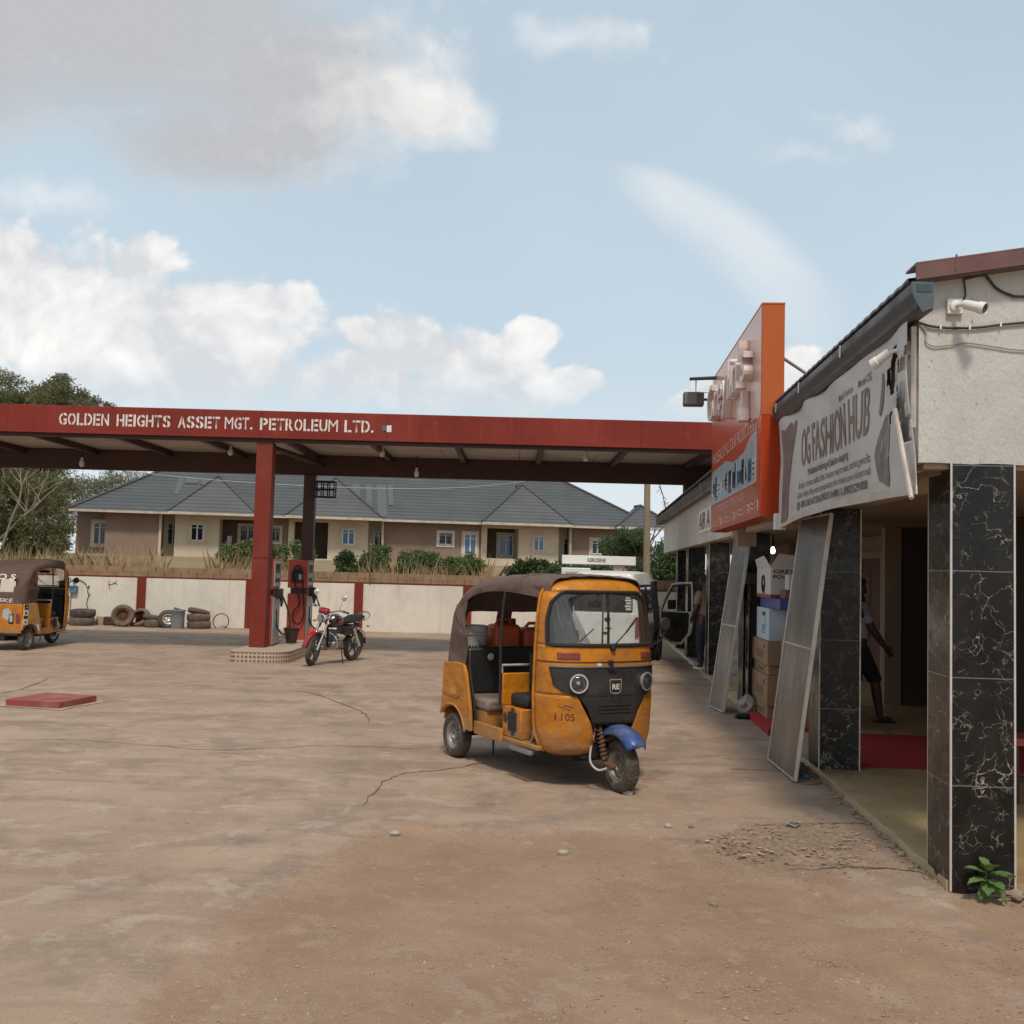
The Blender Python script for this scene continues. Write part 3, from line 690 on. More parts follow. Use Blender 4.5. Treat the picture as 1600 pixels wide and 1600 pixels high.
# ------------------------------------------------------------------ pump island
def tile_mat():
    t = NT('patterned_glazed_tile'); co = t.coord(); s = t.n('ShaderNodeSeparateXYZ'); t.L.new(co, s.inputs[0])
    ang = t.math('ADD', s.outputs[0], t.math('MULTIPLY', s.outputs[1], 1.0))
    a = t.math('ABSOLUTE', t.math('SINE', t.math('MULTIPLY', ang, PI / .075))); b = t.math('ABSOLUTE', t.math('SINE', t.math('MULTIPLY', s.outputs[2], PI / .075)))
    k = t.ramp(t.math('MULTIPLY', a, b), .35, .6); c = t.mix(k, (0.46, 0.36, 0.28), (0.185, 0.085, 0.060))
    j = t.ramp(t.math('MINIMUM', t.math('ABSOLUTE', t.math('SINE', t.math('MULTIPLY', ang, PI / .15))), 1.0), 0.0, .09)
    c = t.mix(j, (0.30, 0.22, 0.17), c); c = t.mix(t.ramp(t.noise(co, 4, 5), .45, .7, 0, .6), c, (0.36, 0.26, 0.19))
    t.base(c); t.set(Roughness=.35); return t.m
M['tile'] = tile_mat()
def island():
    t = thing('pump_island', 'raised pump island faced with patterned tiles under the canopy', 'island')
    x0, x1, y0, y1, h = -5.08, -4.02, 18.75, 23.9, .215
    pts = []
    for (cx, cy, a0) in ((x1 - .42, y0 + .42, -90), (x1 - .05, y1 - .05, 0), (x0 + .05, y1 - .05, 90), (x0 + .12, y0 + .12, 180)):
        r = {(-90): .42, 0: .05, 90: .05, 180: .12}[a0]
        pts += [(cx + r * math.cos(rad(a0 + k * 15)), cy + r * math.sin(rad(a0 + k * 15))) for k in range(7)]
    mb = MB(); mb.prism(pts, .002, h - .02, lambda a, b, d: Vector((a, b, d))); mb.build('tiled_skirt', M['tile'], t)
    c = ((x0 + x1) / 2, (y0 + y1) / 2); big = [(c[0] + (a - c[0]) * 1.012, c[1] + (b - c[1]) * 1.002) for a, b in pts]
    mb = MB(); mb.prism(big, h - .019, h, lambda a, b, d: Vector((a, b, d))); mb.build('island_top', 'cement', t)
island()
def pump(x, y, label, hose_front):
    t = thing('fuel_pump', label, 'fuel pump', (x, y, .215)); w, d = .40, .62
    b = MB(); b.box(-w, 0, 0, d, 0, .98); b.build('cabinet', 'red_pump', t, bevel=.012)
    n = MB(); n.box(-w + .05, -.05, .05, d - .05, .98, 1.10); n.build('neck', 'red_dark', t)
    h = MB(); h.box(-w - .005, .0, .0, d, 1.10, 1.70); o = h.build('head', 'red_pump', t, bevel=.012)
    f = MB(); f.box(.003, .022, .04, d - .04, 1.16, 1.66); f.build('display_panel', 'grey_panel', o, bevel=.004)
    s = MB(); s.box(.024, .030, .12, d - .12, 1.42, 1.60); s.build('display_screen', 'pane_dark', o)
    for k in range(3):
        q = MB(); q.box(.024, .032, .12 + k * .13, .21 + k * .13, 1.24, 1.32); q.build('keypad', 'black_plastic', o)
    g = MB(); g.box(.003, .020, .03, d - .03, .04, .94); g.build('service_panel', 'grey_panel', t, bevel=.004)
    for (yy, zz) in ((.08, .88), (d - .08, .88), (.08, .12), (d - .08, .12)):
        q = MB(); q.lathe([(.001, .022), (.012, .024), (.012, .018)], 8, (0, yy, zz), 'x'); q.build('bolt', 'black', t)
    if hose_front:
        q = MB(); q.box(-.33, -.08, -.05, -.002, 1.22, 1.46); q.build('nozzle_holder', 'black_plastic', t, bevel=.015)
        q = MB(); q.box(-.16, -.06, -.055, -.05, 1.28, 1.40); q.build('holder_plate', 'grey_panel', t)
        q = MB(); q.tube(bez([(-.28, -.07, 1.40), (-.22, -.10, 1.56), (-.10, -.10, 1.50), (-.05, -.08, 1.0), (-.02, -.08, .55), (-.12, -.09, .34), (-.24, -.09, .42), (-.24, -.08, .60), (-.12, -.08, .80), (-.24, -.075, 1.2), (-.30, -.07, 1.38)], 8), .019, 8); q.build('hose', 'black', t)
        q = MB(); q.tube([(-.30, -.08, 1.44), (-.14, -.08, 1.50), (-.06, -.08, 1.42)], [.03, .035, .025], 8); q.build('nozzle', 'black_plastic', t)
    q = MB(); q.tube(bez([(.03, d * .5, 1.02), (.12, d * .6, .96), (.25, d * .62, .62), (.28, d * .6, .36), (.16, d * .55, .22), (.03, d * .5, .40), (.02, d * .5, .7)], 8), .018, 8); q.build('hose', 'black', t)
    q = MB(); q.box(.02, .13, d * .35, d * .65, .92, 1.12); q.build('nozzle_boot', 'black_plastic', t, bevel=.02)
    q = MB(); q.tube([(.09, d * .5, 1.0), (.12, d * .5, .86), (.11, d * .5, .76)], [.03, .035, .02], 8); q.build('nozzle', 'red_dark', t)
pump(-4.62, 20.0, 'red fuel pump just behind the front canopy column', False)
pump(-4.36, 22.0, 'red fuel pump with a looped black hose on its side, right of the other pump', True)
def bucket_red():
    t = thing('bucket', 'dark red plastic bucket standing between the two fuel pumps', 'bucket', (-4.42, 20.95, .215))
    mb = MB(); mb.lathe([(.001, 0), (.10, 0), (.155, .29), (.168, .295), (.168, .31), (.15, .31), (.10, .02), (.001, .02)], 20); mb.build('tub', 'red_dark', t)
    mb = MB(); mb.tube([(.165 * math.cos(a), .165 * math.sin(a) - .05, .30 + .02 * math.sin(a)) for a in [PI * k / 10 for k in range(11)]], .005, 5); mb.build('handle', 'steel', t)
bucket_red()

# ------------------------------------------------------------------ perimeter wall
def plaster(name, col, stain, amt=.6, streaks=True, rough=.9, bump=.5, bs=35, scale=1.0):
    t = NT(name); p = t.pos(); s = t.n('ShaderNodeSeparateXYZ'); t.L.new(p, s.inputs[0])
    c = t.mix(t.ramp(t.noise(p, .9 * scale, 6, .65), .35, .7), col, tuple(x * .84 for x in col))
    if streaks:
        v = t.vmath('MULTIPLY', p, (4.5, 4.5, .55)); c = t.mix(t.ramp(t.noise(v, 1.6 * scale, 6, .65), .50, .78, 0, amt), c, stain)
    c = t.mix(t.ramp(t.noise(p, 6 * scale, 7, .7), .56, .74, 0, amt), c, stain)
    t.base(c); t.set(Roughness=rough, Specular_IOR_Level=.25); t.bump(t.noise(p, bs, 5, .65), bump, .006); return t.m
M['wall_white'] = plaster('stained_white_limewash', (0.70, 0.63, 0.54), (0.46, 0.36, 0.27), .5)
def block_mat():
    t = NT('sandcrete_block'); p = t.pos(); s = t.n('ShaderNodeSeparateXYZ'); t.L.new(p, s.inputs[0])
    x = t.math('ADD', s.outputs[0], t.math('MULTIPLY', t.math('FLOOR', t.math('MULTIPLY', s.outputs[2], 1 / .17)), .22))
    fx = t.math('PINGPONG', x, .235); j = t.ramp(fx, .004, .012)
    c = t.mix(t.ramp(t.noise(p, 2.2, 6, .7), .3, .7), (0.225, 0.140, 0.075), (0.31, 0.205, 0.12))
    c = t.mix(t.ramp(t.noise(p, 17, 5, .7), .5, .75, 0, .5), c, (0.16, 0.10, 0.06)); c = t.mix(j, (0.10, 0.065, 0.042), c)
    t.base(c); t.set(Roughness=.95); t.bump(t.noise(p, 60, 4, .7), .5, .008); return t.m
M['block'] = block_mat()
def wall():
    t = thing('perimeter_wall', 'white limewashed boundary wall with red posts and bare block courses on top', 'wall')
    Y = WALL_Y; x0, x1 = -60, 30
    mb = MB(); nx = 360
    pts = []; 
    for k in range(nx + 1):
        x = x0 + (x1 - x0) * k / nx; pts.append((x, 1.335 - .010 * (x + 14) / 18 + .008 * noise.noise(Vector((x * 2, 0, 0)))))
    poly = [(x0, -.1)] + [(x1, -.1)] + pts[::-1]
    vs = [Vector((x, Y, -.1)) for x, z in pts] + [Vector((x, Y, z)) for x, z in pts] + [Vector((x, Y + .05, z)) for x, z in pts]
    n = nx + 1; mb.add(vs, [(i, i + 1, n + i + 1, n + i) for i in range(nx)] + [(n + i, n + i + 1, 2 * n + i + 1, 2 * n + i) for i in range(nx)])
    mb.build('plastered_face', M['wall_white'], t)
    # block courses, each block with its own small offset
    bl = MB(); x = x0; row = 0
    for z0, z1, off in ((1.22, 1.47, 0), (1.475, 1.645, .2)):
        x = x0 + off
        while x < x1:
            w = .455
            if not (-14 < x < 6) : w = 3.0
            j = random.uniform(-.006, .006); zt = random.uniform(-.012, .006) if z1 > 1.6 else 0
            bl.box(x, x + w - .012, Y + .06 + j, Y + .2 + j, z0, z1 + zt); x += w
    bl.build('block_course', M['block'], t, smooth=False)
    core = MB(); core.box(x0, x1, Y + .051, Y + .19, -.1, 1.215); core.box(x0, x1, Y + .085, Y + .18, 1.216, 1.62); core.build('wall_core', M['block'], t, smooth=False)
    st = MB(); st.box(x0, x1, Y - .008, Y + .055, 1.345, 1.375); st.build('red_coping_line', 'red_paint', t)
    for k in range(-10, 9):
        x = -4.24 + 3.05 * k; p = MB(); p.box(x - .125, x + .125, Y - .035, Y - .002, -.05, 1.34); p.build('wall_post', 'red_paint', t, bevel=.006)
        if k in (1,): pass
    text('04', 'graffiti', 'black_letter', t, (ground(92, 975).x + .05, Y - .006, 1.13), (1, 0, 0), (.12, 0, 1), .22, .15, 0, .01)
    g = MB()
    for pts_ in ([(170, 908), (172, 922)], [(169, 914), (180, 912), (182, 906)], [(176, 910), (184, 913)]):
        g.tube([at(a, b, Y - .004) for a, b in pts_], .008, 4)
    g.build('graffiti', 'black_letter', t)
wall()
def meter_box():
    p = at(115, 921, WALL_Y - .06); t = thing('junction_box', 'small blue electrical box fixed to the white boundary wall', 'electrical box', (p.x, WALL_Y, p.z))
    mb = MB(); mb.box(-.10, .10, -.11, -.002, -.10, .10); mb.build('case', 'blue_box', t, bevel=.01)
    mb = MB(); mb.box(-.11, .11, -.12, -.112, .075, .105); mb.build('lid_rim', 'blue_box', t)
    mb = MB(); mb.tube([(-.07, -.03, -.10), (-.09, -.02, -.5), (-.10, -.02, -1.0)], .009, 5); mb.build('conduit', 'cable', t)
    mb = MB(); mb.tube(bez([(-.02, -.02, .10), (.0, -.02, .20), (.15, -.02, .26), (.30, -.02, .17), (.36, -.02, .06), (.42, -.02, .12), (.37, -.02, -.05), (.44, -.03, -.12), (.40, -.02, -.2), (.37, -.02, -.4), (.42, -.02, -.55)], 6), .010, 5); mb.build('loose_wire', 'cable', t)
M['blue_box'] = mat('blue_enamel', (0.04, 0.15, 0.24), 0.5, dirt=(0.25, 0.2, 0.16), dirt_amt=0.4)
meter_box()

# ------------------------------------------------------------------ discarded tyres along the wall
def tyre_profile(R, w, rin):
    h = w / 2; return [(rin, -h * .75), (rin + .015, -h * .95), ((R + rin) / 2, -h), (R * .94, -h * .92), (R * .99, -h * .6), (R, 0), (R * .99, h * .6), (R * .94, h * .92), ((R + rin) / 2, h), (rin + .015, h * .95), (rin, h * .75), (rin + .02, h * .6), (R * .9, h * .5), (R * .9, -h * .5), (rin + .02, -h * .6)]
def tyre(label, loc, R=.30, w=.20, rin=.19, rot=(0, 0, 0), rim=None, m='dusty_rubber'):
    t = thing('old_tyre', label, 'tyre', loc, group='old tyres dumped along the boundary wall'); t.rotation_euler = rot
    mb = MB(); mb.lathe(tyre_profile(R, w, rin), 28, closed=True); mb.build('tyre_carcass', m, t, ang=50)
    if rim:
        mb = MB(); mb.lathe([(.001, .02), (.05, .03), (.06, .01), (rin * .75, -.01), (rin * .8, w * .3), (rin, w * .36), (rin, w * .30), (rin * .85, -.04), (.001, -.03)], 24); mb.build('rim', rim, t)
        for k in range(5):
            a = 2 * PI * k / 5; q = MB(); q.lathe([(.001, .05), (.013, .045), (.013, .01)], 6, (.085 * math.cos(a), .085 * math.sin(a), 0)); q.build('bolt', 'black', t)
TY = 28.3
def gx(px, Y=TY): return at(px, 950, Y).x
tyre('worn tyre lying at the bottom of the stack left of the pale rock', (gx(129), TY, .115), .335, .22, .20)
tyre('darker worn tyre lying on top of the stack left of the pale rock', (gx(130), TY, .335), .335, .21, .20, (rad(2), 0, 0), m='rubber')
tyre('upright tyre with its dark rim leaning beside the red wall post', (gx(195), TY - .1, .30), .305, .22, .19, (rad(82), 0, rad(8)), 'rust')
tyre('tyre slumped against the wall behind the upright rimmed tyre', (gx(214), TY + .22, .22), .31, .18, .2, (rad(50), rad(10), rad(-20)))
tyre('flat tyre lying on the ground between the red post and the drum', (gx(243), TY + .05, .10), .31, .19, .19)
tyre('thin tyre tilted on top of the flat one beside the red post', (gx(240), TY + .08, .255), .30, .12, .2, (rad(-9), rad(8), 0))
tyre('tyre with a pale steel rim leaning against the grey drum', (gx(265), TY - .1, .22), .27, .17, .15, (rad(68), rad(-25), rad(35)), 'alu', m='rubber')
tyre('bottom tyre of the stack right of the grey drum', (gx(312), TY, .105), .32, .20, .19)
tyre('middle tyre of the stack right of the grey drum', (gx(311), TY, .30), .315, .185, .19)
tyre('top tyre tipped up on the stack right of the grey drum', (gx(310), TY + .06, .45), .30, .13, .2, (rad(-12), rad(9), 0))
tyre('bare bicycle tyre propped against the wall left of the fuel pumps', (gx(342), TY + .25, .19), .23, .035, .205, (rad(78), 0, 0), m='rubber')
def drum():
    t = thing('drum', 'dented grey plastic drum among the old tyres', 'drum', (gx(284), TY - .3, 0))
    mb = MB(); mb.lathe([(.001, 0), (.17, 0), (.18, .05), (.175, .25), (.185, .45), (.20, .47), (.20, .50), (.17, .51), (.165, .05), (.001, .04)], 22); mb.build('barrel', 'drum_grey', t)
    mb = MB(); mb.box(-.12, .13, -.05, .08, .50, .54, Matrix.Rotation(.3, 3, 'Y')); mb.build('lid', 'grey_dark', t, bevel=.01)
M['drum_grey'] = mat('blue_grey_plastic', (0.18, 0.185, 0.20), .6, dirt=DUST, dirt_amt=.5)
drum()
def rock(px, py, r, label, m):
    p = ground(px, py); mb = MB(); mb.blob((0, 0, r * .55), (r, r * .8, r * .75), 7, .25); o = mb.build('rock', m, ang=20); o.location = (p.x, p.y, 0); tag(o, label, 'rock')
rock(158, 976, .20, 'pale pinkish rock beside the first stack of tyres', mat('pink_rock', (0.40, 0.28, 0.21), .9, dirt=(0.25, 0.16, 0.11), dirt_amt=.6, dscale=6))
rock(103, 975, .14, 'white lump of rubble at the wall behind the distant rickshaw', 'stone')
rock(646, 987, .09, 'dark lump at the foot of the white wall right of the bamboo pole', 'pebble')
rock(296, 978, .10, 'small pale stone in front of the grey drum', 'stone')
def red_can():
    p = ground(172, 977); t = thing('jerrycan', 'dark red crushed can between the rock and the upright tyre', 'can', (p.x, p.y, 0))
    mb = MB(); mb.box(-.17, .17, -.09, .09, 0, .24); mb.build('can_body', 'red_dark', t, bevel=.03); mb = MB(); mb.lathe([(.001, .27), (.025, .27), (.025, .24)], 10, (.1, 0, 0)); mb.build('cap', 'black', t)
red_can()
def pole(): 
    a, b = ground(575, 984), at(579, 850, 28.2); mb = MB(); mb.tube([a, (a + b) / 2 + Vector((.01, 0, 0)), b], [.028, .026, .022], 8); o = mb.build('bamboo_pole', 'bamboo'); tag(o, 'slim upright pale green pole in front of the white wall', 'pole')
M['bamboo'] = mat('pale_bamboo', (0.24, 0.215, 0.14), .7, vscale=9)
pole()

# ------------------------------------------------------------------ utility pole, kerosene sign
def utility_pole():
    p = at(1011, 900, 31); t = thing('utility_pole', 'weathered wooden utility pole beside the kerosene sign', 'utility pole', (p.x, 31, .95))
    mb = MB(); mb.tube([(0, 0, -.2), (-.03, 0, 2.2), (-.05, 0, 4.4)], [.115, .10, .09], 12); mb.build('pole_shaft', 'pole_wood', t)
M['pole_wood'] = mat('weathered_pole_wood', (0.27, 0.195, 0.125), .85, vscale=5, dirt=(0.16, 0.11, 0.07), dirt_amt=.5)
utility_pole()
def wires():
    mb = MB(); mb.tube(bez([(-34, 40, 7.2), (-18, 39.5, 5.55), (-10, 39, 4.9), (-2, 37, 4.75), (4.05, 31, 5.2)], 12), .016, 4)
    tag(mb.build('overhead_wire', 'wire_grey'), 'sagging pale overhead wire in front of the row of bungalows', 'wire')
    mb = MB(); mb.tube(bez([(4.05, 31, 5.2), (6, 29.5, 5.0), (9, 27.5, 3.9), (14, 26, 3.8)], 10), .012, 4)
    tag(mb.build('overhead_wire', 'cable'), 'dark overhead wire running from the utility pole over the shops', 'wire')
M['wire_grey'] = mat('aluminium_wire', (0.36, 0.34, 0.30), .6)
wires()
def kerosene():
    a, b = at(878, 880, 28.2), at(993, 880, 28.2)
    t = thing('kerosene_sign', 'white box sign reading KEROSINE raised on two thin posts', 'sign', (a.x, 28.2, 0)); w = b.x - a.x
    mb = MB(); mb.box(0, w, -.05, .05, 2.035, 2.275); mb.build('sign_box', 'sign_bright', t, bevel=.006)
    mb = MB(); mb.box(-.01, w + .01, -.06, .06, 2.01, 2.033); mb.build('bottom_rail', 'grey_dark', t)
    for x in (w * .57, w - .03):
        mb = MB(); mb.tube([(x, .0, .0), (x, .0, 2.01)], .022, 8); mb.build('sign_post', 'grey_dark', t)
    text('KEROSINE', 'lettering', 'maroon_letter', t, (w * .345, -.055, 2.10), (1, 0, 0), (0, 0, 1), .50, .105, 0, .02)
    t = thing('kerosene_dispenser', 'white kerosene dispenser below the KEROSINE sign', 'fuel pump', (at(900, 900, 28.2).x, 28.2, 0))
    mb = MB(); mb.box(-.35, .45, -.2, .25, 0, 1.50); mb.build('cabinet', 'white_plain', t, bevel=.015)
    mb = MB(); mb.box(-.40, .38, -.25, .25, 1.51, 1.93); mb.build('head', 'white_plain', t, bevel=.02)
    mb = MB(); mb.box(-.30, .25, -.265, -.255, 1.6, 1.82); mb.build('display', 'grey_panel', t)
M['sign_bright'] = mat('bright_white_sheet', (0.84, 0.82, 0.77), .5, var=.06)
M['maroon_letter'] = mat('maroon_letter_paint', (0.10, 0.022, 0.018), .6)
kerosene()
# ------------------------------------------------------------------ row of bungalows beyond the wall
HA = rad(9.5); HO = Vector((at(116, 850, 60).x, 60, 0)); HD = Vector((math.cos(HA), math.sin(HA), 0)); HN = Vector((-math.sin(HA), math.cos(HA), 0))
def hs(px):                                     # distance along the front wall seen at photo column px
    d = ray(px, 850); n = HN; t = HO.dot(n) / (d.x * n.x + d.y * n.y); return (d * t - HO).x / HD.x
def hz(px, py):
    d = ray(px, py); n = HN; t = HO.dot(n) / (d.x * n.x + d.y * n.y); return CAM_Z + d.z * t
def roof_mat():
    t = NT('slate_grey_roof_sheet'); co = t.coord(); s = t.n('ShaderNodeSeparateXYZ'); t.L.new(co, s.inputs[0])
    row = t.math('PINGPONG', t.math('MULTIPLY', s.outputs[2], 1.0), .11); j = t.ramp(row, .006, .03)
    c = t.mix(t.ramp(t.noise(co, .6, 6, .65), .3, .7), (0.058, 0.060, 0.060), (0.078, 0.080, 0.079))
    c = t.mix(t.ramp(t.noise(t.vmath('MULTIPLY', co, (1, 1, 7)), 2.2, 5, .6), .5, .8, 0, .5), c, (0.078, 0.078, 0.076)); c = t.mix(j, (0.018, 0.020, 0.022), c)
    t.base(c); t.set(Roughness=.6); t.bump(row, .6, .03); return t.m
M['slate'] = roof_mat()
M['slate_pale'] = mat('patched_roof_sheet', (0.095, 0.095, 0.095), .6, dirt=(0.08, .08, .085), dirt_amt=.5)
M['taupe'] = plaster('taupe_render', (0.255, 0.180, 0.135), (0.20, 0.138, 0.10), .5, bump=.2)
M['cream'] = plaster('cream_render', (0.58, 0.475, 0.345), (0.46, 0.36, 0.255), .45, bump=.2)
M['porch_dark'] = plaster('dark_porch_recess', (0.105, 0.078, 0.062), (0.08, 0.06, 0.05), .4, bump=.2)  # darker tone given to the recessed porch walls only
M['fascia_cream'] = mat('pale_fascia_board', (0.50, 0.43, 0.34), .6, dirt=(0.2, .15, .11), dirt_amt=.5)
M['win_white'] = mat('white_window_frame', (0.62, 0.60, 0.57), .5)
M['iron'] = mat('black_iron_bars', (0.02, 0.018, 0.018), .6)
def house():
    t = thing('terrace_of_bungalows', 'row of taupe and cream bungalows under one slate grey hipped roof', 'house', HO, HA)
    ZE = 4.74; Z0 = .9
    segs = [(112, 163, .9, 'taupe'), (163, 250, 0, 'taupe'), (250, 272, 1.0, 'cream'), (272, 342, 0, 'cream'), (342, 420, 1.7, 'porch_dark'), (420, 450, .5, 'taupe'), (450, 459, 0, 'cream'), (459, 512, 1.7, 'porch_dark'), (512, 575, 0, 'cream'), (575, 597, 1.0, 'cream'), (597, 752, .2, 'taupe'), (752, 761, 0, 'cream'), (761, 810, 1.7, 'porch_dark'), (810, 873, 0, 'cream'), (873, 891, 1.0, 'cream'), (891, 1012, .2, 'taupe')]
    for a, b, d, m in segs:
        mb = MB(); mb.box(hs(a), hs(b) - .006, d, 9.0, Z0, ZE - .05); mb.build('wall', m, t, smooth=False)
    for a, b in ((247.5, 251.5), (595.5, 599), (889, 892.5)):
        mb = MB(); mb.box(hs(a), hs(b), -.10, .17, Z0, ZE - .06); mb.build('corner_pilaster', 'cream', t, smooth=False)
    for a, b in ((342, 420), (459, 512), (761, 810)):          # porch sill and lintel
        mb = MB(); mb.box(hs(a), hs(b), .0, .18, Z0, hz(a, 872)); mb.build('porch_parapet', 'cream', t, smooth=False)
        mb = MB(); mb.box(hs(a), hs(b), .0, .20, ZE - .30, ZE - .07); mb.build('porch_lintel', 'cream', t, smooth=False)
    wins = [(139, 160, 815, 851, .9, 'pane_dark', 1), (255, 271, 817, 851, 1.0, 'pane_dark', 2), (297, 318, 818, 845, 0, 'pane_dark', 1), (363, 388, 821, 846, 1.7, 'pane_dark', 2), (423, 436, 824, 846, .5, 'pane_dark', 2), (534, 554, 826, 851, 0, 'pane_blue', 1), (577, 594, 830, 858, 1.0, 'pane_dark', 1), (686, 707, 832, 851, .2, 'pane_dark', 3), (725, 745, 833, 867, .2, 'pane_blue', 1), (768, 791, 835, 869, 1.7, 'pane_blue', 1), (833, 850, 838, 861, 0, 'pane_blue', 1), (874, 888, 841, 872, 1.0, 'pane_dark', 2), (925, 944, 843, 866, .2, 'pane_dark', 1)]
    for a, b, y0, y1, d, pane, kind in wins:
        s0, s1 = hs(a), hs(b); z1, z0 = hz(a, y0), hz(a, y1); f = .07; k = (60 + d) / 60
        if d > .6: s0, s1, z0, z1 = s0 * k, s1 * k, 1.8 + (z0 - 1.8) * k, 1.8 + (z1 - 1.8) * k
        mb = MB(); y = d - .06
        o_ = .14
        for bx in ((s0 - o_, s1 + o_, z1, z1 + o_), (s0 - o_, s1 + o_, z0 - o_, z0), (s0 - o_, s0, z0, z1), (s1, s1 + o_, z0, z1)): mb.box(bx[0], bx[1], d - .05, d - .002, bx[2], bx[3])
        w = mb.build('window', 'cream' if kind != 3 else 'win_white', t, smooth=False)
        mb = MB(); mid = (s0 + s1) / 2
        for bx in ((s0, s0 + f, z0, z1), (s1 - f, s1, z0, z1), (mid - f * .6, mid + f * .6, z0, z1), (s0, s1, z1 - f, z1), (s0, s1, z0, z0 + f), (s0, s1, z1 - (z1 - z0) * .26, z1 - (z1 - z0) * .26 + f * .5)): mb.box(bx[0], bx[1], y - .03, y, bx[2], bx[3])
        mb.build('frame', 'win_white', w, smooth=False)
        mb = MB(); mb.box(s0, s1, y + .004, y + .05, z0, z1); mb.build('pane', pane, w, smooth=False)
        if kind >= 2:
            mb = MB(); n = 6
            for k2 in range(n): x = s0 + (s1 - s0) * (k2 + .5) / n; mb.box(x - .014, x + .014, y - .07, y - .045, z0, z1)
            for k2 in (.3, .6): z = z0 + (z1 - z0) * k2; mb.box(s0, s1, y - .07, y - .05, z - .01, z + .01)
            mb.build('burglar_bars', 'iron', w, smooth=False)
    for a, b, y0, y1 in ((472, 484, 836, 880), (350, 357, 836, 872)):
        mb = MB(); mb.box(hs(a), hs(b), 1.62, 1.695, hz(a, y1), hz(a, y0)); mb.build('door', 'win_white', t, smooth=False)
    # main hipped roof
    s0, s1 = hs(112) - .1, hs(1012) + .5; d0, d1 = -.75, 9.7; rd = (d1 - d0) / 2; RZ = ZE + 3.35
    mb = MB(); v = [(s0, d0, ZE), (s1, d0, ZE), (s1, d1, ZE), (s0, d1, ZE), (s0 + rd * 1.0, d0 + rd, RZ), (s1 - rd * 1.05, d0 + rd, RZ)]
    mb.add(v, [(0, 1, 5, 4), (1, 2, 5), (2, 3, 4, 5), (3, 0, 4), (0, 3, 2, 1)]); mb.build('roof', 'slate', t, smooth=False)
    sl = (RZ - ZE) / rd
    for a, b, ap in ((265, 402, 742), (446, 595, 744), (748, 888, 755), (955, 1050, 790)):
        A, B = hs(a), hs(b); w = B - A; h = min(hz((a + b) / 2, ap) - ZE, 2.9); df = d0 - .55; P = Vector(((A + B) / 2, df + w * .42, ZE + h)); Q = Vector((P.x, d0 + h / sl + .3, ZE + h))
        mb = MB(); e = .02
        mb.add([(A, df, ZE + e), (B, df, ZE + e), P, Q, (A, d0 + .4, ZE + e), (B, d0 + .4, ZE + e)], [(0, 1, 2), (0, 2, 3, 4), (1, 5, 3, 2), (0, 4, 5, 1)])
        o = mb.build('roof', 'slate', t, smooth=False)
        rc = MB()
        for p in ((A, df, ZE), (B, df, ZE)): rc.tube([Vector(p) + Vector((0, 0, .06)), P + Vector((0, 0, .05))], .07, 6)
        rc.tube([P + Vector((0, 0, .05)), Q + Vector((0, 0, .05))], .07, 6); rc.build('ridge_cap', 'slate', o)
        fb = MB(); fb.box(A, B, df - .02, df + .06, ZE - .14, ZE + .015); fb.build('fascia_board', 'fascia_cream', o, smooth=False)
    fb = MB(); fb.box(s0 + .02, s1 - .02, d0 - .03, d0 + .05, ZE - .14, ZE - .004); fb.build('fascia_board', 'fascia_cream', t, smooth=False)
    rc = MB()
    for a, b in ((v[0], v[4]), (v[1], v[5]), (v[4], v[5])): rc.tube([Vector(a) + Vector((0, 0, .05)), Vector(b) + Vector((0, 0, .05))], .08, 6)
    rc.build('ridge_cap', 'slate', t)
    for a, b, u0, u1 in ((263, 272, 1.8, 3.6), (276, 297, 3.0, 3.6), (302, 318, 2.9, 3.6), (548, 561, .4, 3.6), (570, 580, 1.2, 3.6), (588, 603, .2, 3.6), (606, 614, 1.4, 3.6)):
        A, B = hs(a), hs(b); off = .03
        mb = MB(); q = [(A, d0 + u0, ZE + u0 * sl + off), (B, d0 + u0, ZE + u0 * sl + off), (B, d0 + u1, ZE + u1 * sl + off), (A, d0 + u1, ZE + u1 * sl + off)]
        mb.add(q, [(0, 1, 2, 3)]); mb.build('roof_patch', 'slate_pale', t, smooth=False, solid=.02)
house()

# ------------------------------------------------------------------ plants
import numpy as np
rng = np.random.default_rng(11)
def leaf_mat(name, a, b, c, tl=.35):
    t = NT(name); g = t.n('ShaderNodeNewGeometry'); r = g.outputs['Random Per Island']
    col = t.mix(r, a, b); col = t.mix(t.ramp(t.noise(g.outputs['Position'], .9, 4, .6), .42, .7), col, c)
    t.base(col); t.set(Roughness=.65, Specular_IOR_Level=.3)
    tr = t.n('ShaderNodeBsdfTranslucent'); t.L.new(col, tr.inputs[0]); ms = t.n('ShaderNodeMixShader'); ms.inputs[0].default_value = tl
    t.L.new(t.b.outputs[0], ms.inputs[1]); t.L.new(tr.outputs[0], ms.inputs[2]); t.L.new(ms.outputs[0], t.out.inputs[0]); return t.m
M['leaf_olive'] = leaf_mat('olive_leaves', (0.140, 0.140, 0.064), (0.235, 0.218, 0.105), (0.118, 0.125, 0.055), .45)
M['leaf_green'] = leaf_mat('green_leaves', (0.060, 0.100, 0.030), (0.125, 0.170, 0.055), (0.150, 0.180, 0.075))
M['leaf_dark'] = leaf_mat('dark_green_leaves', (0.034, 0.060, 0.022), (0.080, 0.120, 0.042), (0.105, 0.145, 0.058))
M['leaf_grey'] = leaf_mat('grey_green_leaves', (0.145, 0.150, 0.092), (0.23, 0.22, 0.145), (0.17, 0.145, 0.09), .45)
M['straw'] = leaf_mat('dry_straw_grass', (0.42, 0.29, 0.15), (0.55, 0.40, 0.22), (0.33, 0.22, 0.11), .3)
M['bark_pale'] = mat('pale_bark', (0.26, 0.215, 0.15), .85, vscale=9, dirt=(0.13, .10, .07), dirt_amt=.6)
